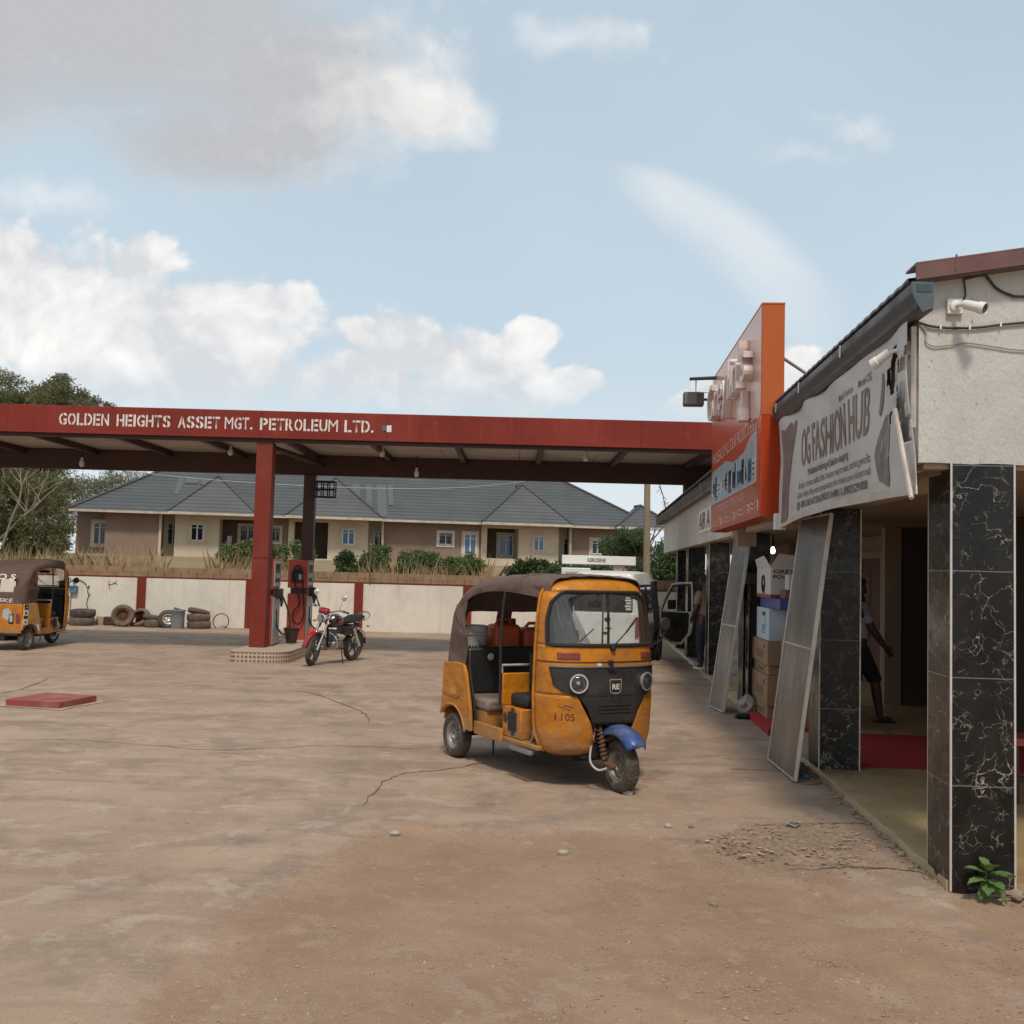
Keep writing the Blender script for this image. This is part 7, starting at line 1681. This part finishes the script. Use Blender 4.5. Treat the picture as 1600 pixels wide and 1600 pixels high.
# ------------------------------------------------------------------ white van with an open door
def van():
    PH = rad(74); cor = Vector((2.44, 19.25, 0)); W = .70; lf = Vector((-math.sin(PH), math.cos(PH), 0)); c = cor + lf * W
    t = thing('van', 'white minivan with its black lined front door standing open beside the shops', 'van', c, PH)
    def ring(x, zt, wt, zb=.30, wb=.68, inset=0):
        half = [(wb - .04, zb), (wb, zb + .08), (.70, .62), (.705, .88), (.69, 1.02), (wt + (.69 - wt) * .35, 1.02 + (zt - 1.02) * .62), (wt + .01, zt - .13), (wt - .05, zt - .035), (wt - .16, zt)]
        half = [(min(a, .705 - inset), b) for a, b in half]
        return [Vector((x, a, b)) for a, b in half] + [Vector((x, -a, b)) for a, b in half[::-1]]
    b = MB(); b.loft([ring(.03, 1.76, .575, .34, .64, .03), ring(.0 + .06, 1.80, .60), ring(.25, 1.835, .61), ring(1.2, 1.855, .61), ring(2.2, 1.84, .61), ring(2.55, 1.80, .60), ring(2.9, 1.40, .60), ring(3.12, 1.08, .60), ring(3.28, 1.05, .58, .34, .62, .04)]); bo = b.build('body', 'white_paint', t, ang=38)
    # rear doors, glass, bumper
    g = MB(); g.box(.0, .028, -.56, -.018, 1.08, 1.62); g.build('rear_window', 'van_glass', t, bevel=.012)
    g = MB(); g.box(.0, .028, .018, .56, 1.08, 1.62); g.build('rear_window', 'van_glass', t, bevel=.012)
    for (a, e) in ((-.62, -.012), (.012, .62)):
        d = MB(); d.box(.004, .029, a, e, .45, 1.06); d.build('rear_door', 'white_paint', t, bevel=.012)
    g = MB(); g.box(.0, .02, -.011, .011, .45, 1.7); g.build('door_gap', 'black', t)
    e = MB(); e.lathe([(.001, -.004), (.04, -.003), (.044, .003)], 20, (.0, -.09, .93), 'x'); eo = e.build('emblem', 'black', t); eo.scale = (1, 1.35, 1); eo.location = (0, .03, 0)
    e = MB(); e.box(-.004, .003, -.17, -.05, .76, .78); e.build('badge', 'black', t)
    h = MB(); h.box(-.012, .003, -.10, -.02, .66, .70); h.build('handle', 'black_plastic', t)
    bu = MB(); bu.box(-.07, .04, -.68, .68, .30, .44); bu.build('rear_bumper', 'grey_dark', t, bevel=.03)
    for s in (-1, 1):
        l = MB(); l.box(-.006, .06, s * .655 - .03, s * .655 + .03, .62, 1.0); l.build('tail_light', 'ind_red', t, bevel=.012)
    # right side: glass, dark lower cladding, wheels
    def side(x0, x1, z0, z1, name, m, s=-1, off=.012):
        def yy(z): return lerp_tab([(.3, .68), (.62, .70), (.88, .705), (1.02, .69), (1.53, .645), (1.72, .62), (1.82, .56)], z) + off
        q = MB(); q.grid(lambda a, b: Vector((x0 + (x1 - x0) * a, s * yy(z0 + (z1 - z0) * b), z0 + (z1 - z0) * b)), 6, 6); return q.build(name, m, t, solid=.01, solid_off=0)
    for s in (-1, 1):
        w = side(.14, .92, 1.08, 1.60, 'side_window', 'van_glass', s); side(.98, 1.72, 1.08, 1.60, 'side_window', 'van_glass', s)
        side(.05, 2.75, .34, .86, 'lower_cladding', 'grey_dark', s, .006)
        if s > 0: side(1.80, 2.55, 1.08, 1.58, 'side_window', 'van_glass', s); 
    op = side(1.80, 2.60, .45, 1.66, 'doorway_shade', 'black', -1, .010)  # black panel paints the shaded interior onto the body side
    wsx = MB(); wsx.add([(2.57, -.54, 1.76), (2.57, .54, 1.76), (3.02, .56, 1.20), (3.02, -.56, 1.20)], [(0, 1, 2, 3)]); w_ = wsx.build('windscreen', 'van_glass', t, solid=.02)
    for x in (.62, 2.70):
        for s in (-1, 1):
            wheel(t, x, s * .62, R=.275, w=.15, outer=s, tyremat='rubber')
            a = MB(); a.lathe([(.33, -.02), (.33, .0), (.001, .0)], 28, (x, s * (.712 if s > 0 else .712), .29), 'y'); a.build('wheel_arch', 'black', t)
    st = MB(); st.box(.062, .068, 0, 0, 0, 0)
    text('0802', 'lettering', 'white_letter', w, (.62, -.742, 1.12), (0, 0, -1), (1, 0, 0), .001, .001, 0)
    dc = MB()
    for k in range(5): dc.box(-.004, -.001, -.54, -.44 + .02 * (k % 2), 1.12 + .055 * k, 1.155 + .055 * k)
    dc.build('window_decal', 'white_letter', t)
    # roof rack box at the left of the roof
    # open front door, hinged at its front edge
    hp = Vector((2.62, -.715, 0)); d = empty('front_door', hp); d.parent = t; d.rotation_euler = (0, 0, rad(180 + 66))
    L = .80      # in door space x runs from the hinge outwards, +y... inner face
    lo = [(.02, .50), (.30, .36), (L - .26, .36), (L - .04, .60), (L, .78), (L, 1.05), (.02, 1.05)]
    q = MB(); q.prism(lo, -.005, .03, lambda a, b, dd: Vector((a, dd, b))); q.build('door_skin', 'white_paint', d, bevel=.012)
    inn = [(.07, .56), (.31, .42), (L - .27, .42), (L - .10, .62), (L - .08, .80), (L - .08, 1.03), (.07, 1.03)]
    q = MB(); q.prism(inn, -.055, -.006, lambda a, b, dd: Vector((a, dd, b))); q.build('door_trim', 'black_plastic', d, bevel=.02)
    q = MB(); q.box(.22, L - .16, -.085, -.056, .80, .85); q.build('arm_rest', 'black', d, bevel=.012)
    q = MB(); fr = [(.02, 0, 1.04), (.12, 0, 1.26), (.28, 0, 1.56), (.36, 0, 1.615), (L - .10, 0, 1.64), (L - .03, 0, 1.60), (L - .01, 0, 1.04)]; q.tube(bez(fr, 5), .024, 8); q.build('window_frame', 'white_paint', d)
    q = MB(); q.tube(bez([(a, -.02, b - .0) for a, _, b in [(.07, 0, 1.06), (.16, 0, 1.26), (.31, 0, 1.52), (.38, 0, 1.575), (L - .12, 0, 1.60), (L - .07, 0, 1.56), (L - .055, 0, 1.06)]], 5), .016, 6); q.build('frame_seal', 'black', d)
    q = MB(); q.prism([(.04, 1.05), (.20, 1.05), (.20, 1.20)], -.012, .012, lambda a, b, dd: Vector((a, dd, b))); q.build('quarter_plate', 'white_paint', d)
    q = MB(); q.box(.16, .31, .06, .16, 1.08, 1.28); q.tube([(.15, .02, 1.10), (.2, .08, 1.12)], .02, 6); q.build('door_mirror', 'black_plastic', d, bevel=.025)
    return t
van()

# ------------------------------------------------------------------ motorcycle
def motorcycle():
    F, B = Vector((-3.56, 18.62, 0)), Vector((-3.02, 19.82, 0)); d = (F - B); wb = d.length; a = math.atan2(d.y, d.x)
    t = thing('motorcycle', 'red and black motorcycle with chrome fittings parked beside the pump island', 'motorcycle', (F + B) / 2, a); t.rotation_euler = (rad(-9), 0, a)
    h = wb / 2; P = lambda mb, name, m, par=None, **k: mb.build(name, m, par or t, **k)
    def mwheel(x, R, w, ax=0, steer=0):
        o = empty('wheel', (x, 0, R)); o.parent = t; o.rotation_euler = (0, 0, steer); q = w / 2
        mb = MB(); mb.lathe([(R * .76, -q * .7), (R * .86, -q), (R * .95, -q * .8), (R, 0), (R * .95, q * .8), (R * .86, q), (R * .76, q * .7)], 32, (0, 0, 0), 'y', closed=True); mb.build('tyre', 'rubber', o)
        mb = MB(); mb.lathe([(R * .70, -q * .6), (R * .78, -q * .7), (R * .78, q * .7), (R * .70, q * .6)], 32, (0, 0, 0), 'y', closed=True)
        for k in range(5):
            b = 2 * PI * k / 5 + .3; mb.tube([(.03 * math.cos(b), 0, .03 * math.sin(b)), (R * .73 * math.cos(b + .12), 0, R * .73 * math.sin(b + .12))], [.022, .013], 6)
        mb.lathe([(.001, -q), (.045, -q), (.05, 0), (.045, q), (.001, q)], 14, (0, 0, 0), 'y'); mb.build('rim', 'grey_dark', o); return o
    fr = mwheel(h, .30, .085, steer=rad(14)); rr = mwheel(-h, .30, .10)
    def arc(cx, cz, R, a0, a1, w, name, m):
        mb = MB(); mb.loft([[Vector((cx + (R + dz) * math.cos(rad(k)), y, cz + (R + dz) * math.sin(rad(k)))) for y, dz in ((-w, -.02), (-w * .7, .004), (0, .012), (w * .7, .004), (w, -.02))] for k in range(a0, a1 + 1, 8)], cap=False, closed_ring=False); P(mb, name, m, solid=.003)
    arc(h, .30, .325, 10, 150, .06, 'front_mudguard', 'red_gloss'); arc(-h, .30, .335, 40, 185, .07, 'rear_mudguard', 'chrome')
    mb = MB()
    for s in (-1, 1): mb.tube([(h, s * .075, .30), (h - .16, s * .085, .72), (h - .23, s * .085, .95)], [.025, .02, .018], 8)
    mb.box(h - .26, h - .17, -.11, .11, .86, .89); P(mb, 'front_fork', 'chrome')
    mb = MB(); mb.tube(bez([(h - .36, .36, 1.02), (h - .27, .30, 1.06), (h - .24, .12, 1.00), (h - .235, 0, .97), (h - .24, -.12, 1.00), (h - .27, -.30, 1.06), (h - .36, -.36, 1.02)], 5), .012, 7); hb = P(mb, 'handlebar', 'chrome')
    for s in (-1, 1):
        q = MB(); q.tube([(h - .30, s * .29, 1.045), (h - .37, s * .38, 1.018)], .019, 8); q.tube([(h - .22, s * .26, 1.045), (h - .24, s * .38, 1.03)], .007, 5); P(q, 'grip', 'black', hb)
        q = MB(); q.tube([(h - .27, s * .24, 1.05), (h - .24, s * .27, 1.20), (h - .24, s * .30, 1.25)], .006, 5); q.lathe([(.001, .012), (.045, .01), (.055, 0), (.045, -.012), (.001, -.014)], 14, (h - .24, s * .31, 1.29), 'x'); P(q, 'mirror', 'chrome')
        q = MB(); q.blob((h - .10, s * .16, .80), (.035, .03, .03), 8); P(q, 'indicator', 'ind_amber'); q = MB(); q.tube([(h - .15, s * .06, .80), (h - .11, s * .15, .80)], .008, 5); P(q, 'indicator_stalk', 'chrome')
        q = MB(); q.blob((-h - .16, s * .15, .70), (.03, .03, .03), 8); P(q, 'indicator', 'ind_amber')
    mb = MB(); mb.lathe([(.001, -.09), (.06, -.08), (.085, -.02), (.09, .02), (.075, .03), (.001, .028)], 20, (h - .10, 0, .86), 'x'); P(mb, 'headlight_shell', 'chrome'); mb = MB(); mb.lathe([(.074, .03), (.04, .045), (.001, .05)], 18, (h - .10, 0, .86), 'x'); P(mb, 'headlight_lens', 'lens')
    mb = MB(); mb.box(h - .20, h - .08, -.10, .10, .94, 1.05, Matrix.Rotation(.35, 3, 'Y')); P(mb, 'instrument_cowl', 'red_gloss', bevel=.03)
    mb = MB(); mb.loft([[Vector((x, w * math.cos(k), z + hh * math.sin(k))) for k in [2 * PI * q / 14 for q in range(14)]] for x, w, hh, z in ((.34, .06, .05, .80), (.28, .13, .12, .80), (.12, .15, .135, .81), (-.03, .12, .10, .79), (-.12, .07, .06, .77))]); P(mb, 'fuel_tank', 'black_gloss')
    mb = MB(); mb.box(.05, .20, -.153, .153, .76, .84); P(mb, 'tank_badge', 'red_gloss', bevel=.03)
    mb = MB(); mb.loft([[Vector((x, w * math.cos(k), z + hh * math.sin(k))) for k in [2 * PI * q / 12 for q in range(12)]] for x, w, hh, z in ((-.02, .09, .04, .80), (-.12, .13, .055, .80), (-.35, .14, .05, .80), (-.45, .13, .06, .84), (-.72, .11, .045, .86), (-.78, .07, .03, .86))]); P(mb, 'seat', 'black')
    mb = MB(); mb.tube(bez([(-.50, .14, .80), (-.80, .14, .86), (-.90, .08, .93), (-.90, -.08, .93), (-.80, -.14, .86), (-.50, -.14, .80)], 5), .012, 6); P(mb, 'grab_rail', 'chrome')
    mb = MB(); mb.box(-h - .06, -h + .02, -.05, .05, .66, .74); P(mb, 'tail_light', 'ind_red', bevel=.015)
    mb = MB(); mb.box(-.42, -.12, -.11, .11, .54, .74); P(mb, 'side_cover', 'black_gloss', bevel=.03)
    mb = MB(); mb.tube([(h - .24, 0, .86), (.30, 0, .62), (.24, 0, .34), (-.10, 0, .27), (-.34, 0, .44), (-.60, 0, .74)], .024, 7); mb.tube([(h - .24, 0, .88), (0, 0, .72), (-.4, 0, .72)], .022, 7); P(mb, 'frame', 'black')
    e = MB(); e.box(-.14, .20, -.12, .12, .26, .44); eo = P(e, 'engine_case', 'steel', bevel=.05); e = MB(); e.lathe([(.001, -.01), (.075, -.008), (.085, .01), (.001, .012)], 18, (-.02, -.13, .34), 'y'); P(e, 'clutch_cover', 'chrome', eo)
    for k in range(6): e = MB(); e.box(.07, .21, -.085, .085, .455 + .03 * k, .470 + .03 * k); P(e, 'cooling_fin', 'steel', eo)
    e = MB(); e.box(.09, .19, -.06, .06, .44, .64); P(e, 'cylinder', 'grey_dark', eo)
    for s in (-1, 1):
        e = MB(); e.tube(bez([(.30, s * .05, .60), (.34, s * .20, .56), (.32, s * .27, .44), (.30, s * .20, .31), (.24, s * .06, .30)], 5), .012, 7); P(e, 'crash_bar', 'chrome')
        e = MB(); e.tube([(-.08, s * .10, .30), (-.08, s * .26, .29)], .014, 6); P(e, 'foot_peg', 'black'); e = MB(); e.tube([(-h, s * .12, .32), (-.34, s * .13, .68)], .028, 8); P(e, 'shock_absorber', 'chrome')
    e = MB(); e.tube(bez([(.20, -.06, .50), (.30, -.12, .40), (.16, -.15, .24), (-.2, -.16, .24), (-.38, -.16, .27)], 5), .018, 8); e.tube([(-.36, -.165, .27), (-.80, -.17, .33)], [.038, .042], 10); P(e, 'exhaust', 'chrome')
    e = MB(); e.tube([(-.10, .10, .28), (-.02, .24, .02)], .012, 6); P(e, 'side_stand', 'black')
    e = MB(); e.box(h - .03, h - .02, -.17, -.06, .46, .66); P(e, 'red_tag', 'tag_red'); e = MB(); e.box(-.30, .10, -.145, -.135, .30, .45); P(e, 'guard_plate', 'black')
M['red_gloss'] = mat('glossy_red_paint', (0.28, .018, .018), .25, coat=.4); M['black_gloss'] = mat('glossy_black_paint', (0.014, .014, .016), .22, coat=.3, dirt=DUST, dirt_amt=.15)
M['ind_amber'] = mat('amber_lens', (0.50, .22, .12), .25); M['tag_red'] = mat('bright_red_tag', (0.75, .045, .02), .5)
motorcycle()
# ------------------------------------------------------------------ people
def skinned(name, verts, edges, m, parent, sub=2, root=0):
    """verts: (x,y,z,radius); one continuous surface grown round the skeleton"""
    me = bpy.data.meshes.new(name); me.from_pydata([v[:3] for v in verts], edges, []); o = bpy.data.objects.new(name, me); C.objects.link(o)
    o.modifiers.new('skin', 'SKIN')
    if not me.skin_vertices: me.attributes  # created with the modifier below if missing
    if len(me.skin_vertices) == 0:
        bpy.context.view_layer.objects.active = o; o.select_set(True); bpy.ops.mesh.customdata_skin_add(); o.select_set(False)
    for i, v in enumerate(verts):
        r = v[3]; me.skin_vertices[0].data[i].radius = (r, r) if not isinstance(r, tuple) else r
    me.skin_vertices[0].data[root].use_root = True
    s = o.modifiers.new('sub', 'SUBSURF'); s.levels = sub; s.render_levels = sub
    bpy.context.view_layer.update(); dg = bpy.context.evaluated_depsgraph_get(); nm = bpy.data.meshes.new_from_object(o.evaluated_get(dg))
    bpy.data.objects.remove(o); bpy.data.meshes.remove(me); nm.name = name
    nm.polygons.foreach_set('use_smooth', [True] * len(nm.polygons)); nm.materials.clear(); nm.materials.append(M[m])
    q = bpy.data.objects.new(name, nm); C.objects.link(q)
    if parent: q.parent = parent
    return q
def person(label, loc, rz, J, hair='hair', shirt='shirt_grey', low='shorts_black', long=False, hand_dir=((0, 0, -1), (0, 0, -1))):
    """J: joints in metres, x forward, y left: hip, chest, neck, head, and per side shoulder, elbow, wrist, hip joint, knee, ankle, toe"""
    t = thing('person', label, 'person', loc, rz); V = []; E = []
    def add(p, r, pr=None):
        V.append((*p, r)); i = len(V) - 1
        if pr is not None: E.append((pr, i))
        return i
    L = lambda a, b, f: tuple(Vector(a).lerp(Vector(b), f))
    ip = add(J['hip'], .125); w = add(L(J['hip'], J['chest'], .5), .115, ip); c = add(J['chest'], .135, w); nk = add(J['neck'], .058, c); nt = add(L(J['neck'], J['head'], .45), .052, nk); hd = add(J['head'], .088, nt); tp = add(tuple(Vector(J['head']) + Vector((-.005, 0, .085))), .07, hd)
    fw = Vector((1, 0, 0)); ns = add(tuple(Vector(J['head']) + fw * .085 + Vector((0, 0, -.025))), .020, hd); chn = add(tuple(Vector(J['head']) + fw * .055 + Vector((0, 0, -.085))), .035, hd)
    for q, s in enumerate((1, -1)):
        n = 'l' if s > 0 else 'r'
        sh = add(J['sh' + n], .070, c); el = add(J['el' + n], .049, add(L(J['sh' + n], J['el' + n], .5), .058, sh)); wr = add(J['wr' + n], .033, add(L(J['el' + n], J['wr' + n], .4), .049, el))
        hv = (Vector(J['wr' + n]) - Vector(J['el' + n])).normalized(); sd = hv.cross(Vector((0, 1, 0))).normalized(); pm = add(tuple(Vector(J['wr' + n]) + hv * .06), (.040, .022), wr)
        for k in range(4):
            b = Vector(J['wr' + n]) + hv * .10 + sd * (.024 - .016 * k); f1 = add(tuple(b), .010, pm); ln = (.036, .042, .040, .032)[k]; cv = hv.cross(sd) * s
            f2 = add(tuple(b + hv * ln + cv * .006), .009, f1); add(tuple(b + hv * ln * 1.7 + cv * .022), .008, f2)
        tb = add(tuple(Vector(J['wr' + n]) + hv * .055 + sd * .042), .012, pm); add(tuple(Vector(J['wr' + n]) + hv * .095 + sd * .055), .010, tb)
        hj = add(J['hj' + n], .105, ip); kn = add(J['kn' + n], .066, add(L(J['hj' + n], J['kn' + n], .45), .092, hj)); an = add(J['an' + n], .045, add(L(J['kn' + n], J['an' + n], .35), .068, kn)); hl = add(tuple(Vector(J['an' + n]) + Vector((0, 0, -.045))), .036, an); add(J['to' + n], .028, hl)
    skinned('body', V, E, 'skin', t)
    def face():
        H = Vector(J['head'])
        for s in (-1, 1):
            e = MB(); e.blob(H + Vector((.082, s * .032, .008)), .011, 8); eo = e.build('eye', 'white_plain', t)
            e = MB(); e.blob(H + Vector((.0915, s * .032, .008)), .006, 6); e.build('pupil', 'hair', eo)
            e = MB(); e.blob(H + Vector((-.005, s * .092, -.005)), (.018, .010, .032), 8); e.build('ear', 'skin', t)
        e = MB(); e.tube([H + Vector((.085, -.022, -.058)), H + Vector((.092, 0, -.056)), H + Vector((.085, .022, -.058))], .007, 6); e.build('mouth', 'skin_lip', t)
        hm = MB(); hm.grid(lambda a, b: H + Vector((-.012, 0, .045)) + Vector((.098 * math.cos(2 * PI * a) * math.cos(PI / 2 * b), .092 * math.sin(2 * PI * a) * math.cos(PI / 2 * b), -.03 * (1 - b) * (1 if math.cos(2 * PI * a) < .3 else -.4) + .095 * math.sin(PI / 2 * b))), 24, 8); hm.build('hair', hair, t, solid=.004)
    face()
    # shirt
    V2 = []; E2 = []; V, E = V2, E2
    def add2(p, r, pr=None):
        V2.append((*p, r)); i = len(V2) - 1
        if pr is not None: E2.append((pr, i))
        return i
    c = add2(J['chest'], .170); w = add2(L(J['hip'], J['chest'], .45), .162, c); add2(L(J['hip'], J['chest'], -.10), .168, w); add2(L(J['chest'], J['neck'], .75), .075, c)
    for n in 'lr':
        s_ = add2(J['sh' + n], .088, c); m_ = add2(L(J['sh' + n], J['el' + n], .45), .080, s_); add2(L(J['sh' + n], J['el' + n], .80), .076, m_)
        if long: e_ = add2(J['el' + n], .054, len(V2) - 1); add2(L(J['el' + n], J['wr' + n], .85), .042, e_)
    skinned('shirt', V2, E2, shirt, t)
    V3 = []; E3 = []
    def add3(p, r, pr=None):
        V3.append((*p, r)); i = len(V3) - 1
        if pr is not None: E3.append((pr, i))
        return i
    h0 = add3(J['hip'], .156); add3(L(J['hip'], J['chest'], .25), .128, h0)
    for n in 'lr':
        a = add3(J['hj' + n], .124, h0); b = add3(L(J['hj' + n], J['kn' + n], .5), .110, a); k = add3(J['kn' + n], .092, b)
        if low == 'jeans': m_ = add3(L(J['kn' + n], J['an' + n], .5), .070, k); add3(L(J['kn' + n], J['an' + n], .98), .062, m_)
        else: add3(L(J['kn' + n], J['an' + n], .08), .092, k)
    skinned('trousers' if low == 'jeans' else 'shorts', V3, E3, low, t)
    for n in 'lr':
        A, T = Vector(J['an' + n]), Vector(J['to' + n]); mb = MB(); d = (T - A); d.z = 0; d.normalize(); sd = Vector((-d.y, d.x, 0)); z0 = T.z - .030
        o_ = [(-.07, .028), (-.02, .036), (.06, .036), (.12, .046), (.17, .040), (.195, .015)]; pts = [A + d * a + sd * b for a, b in o_] + [A + d * a - sd * b for a, b in o_[::-1]]
        mb.prism([(p.x, p.y) for p in pts], z0 - .014, z0 + .012, lambda a, b, dd: Vector((a, b, dd))); mb.tube([A + d * .08 + sd * .045 + Vector((0, 0, -.06 if False else z0 - A.z + .01)), A + d * .10 + Vector((0, 0, z0 - A.z + .06)), A + d * .08 - sd * .045 + Vector((0, 0, z0 - A.z + .01))], .012, 6)
        mb.build('shoe' if low == 'jeans' else 'slipper', 'white_plain' if low == 'jeans' else 'black', t)
    return t
M['skin_lip'] = mat('dark_lip', (0.07, .030, .024), .5, bump=0)
# striding into the porch behind the second pillar, arm swung back
J = dict(hip=(0, 0, .95), chest=(.03, 0, 1.28), neck=(.05, 0, 1.47), head=(.03, 0, 1.64),
         shl=(.03, .19, 1.40), ell=(.13, .22, 1.14), wrl=(.30, .17, .93), shr=(.04, -.18, 1.41), elr=(-.10, -.24, 1.15), wrr=(-.02, -.24, .91),
         hjl=(.0, .09, .90), knl=(.20, .10, .52), anl=(.26, .09, .09), tol=(.42, .09, .04), hjr=(0, -.09, .90), knr=(.02, -.10, .50), anr=(-.26, -.10, .11), tor=(-.12, -.10, .04))
def porch_person():
    # x forward is into the porch; the swung arm and the leading leg are on the camera side
    for k in list(J): pass
    q = {}
    for k, v in J.items(): q[k] = v
    # camera sees the person's right side when they face into the porch: swap so the leading limbs are on that side
    sw = {}
    for k, v in q.items():
        if k[-1] in 'lr' and k[:-1] in ('sh', 'el', 'wr', 'hj', 'kn', 'an', 'to'): sw[k[:-1] + ('r' if k[-1] == 'l' else 'l')] = (v[0], -v[1], v[2])
        else: sw[k] = v
    person('person in a pale grey shirt and black shorts striding inside the porch', S(1.20, 6.82, .062), SA, sw)
porch_person()
J2 = dict(hip=(0, 0, .94), chest=(.01, 0, 1.26), neck=(.02, 0, 1.46), head=(.06, 0, 1.63),
          shl=(.0, .18, 1.39), ell=(-.03, .25, 1.12), wrl=(.14, .20, .95), shr=(.0, -.18, 1.39), elr=(-.04, -.25, 1.12), wrr=(.10, -.22, .93),
          hjl=(0, .09, .90), knl=(.03, .10, .50), anl=(-.01, .11, .09), tol=(.14, .12, .04), hjr=(0, -.09, .90), knr=(.02, -.10, .50), anr=(.0, -.11, .09), tor=(.15, -.12, .04))
person('person in a tan shirt and dark jeans standing beside the open van door', S(.09, 13.35, .062), rad(118), J2, shirt='shirt_tan', low='jeans')
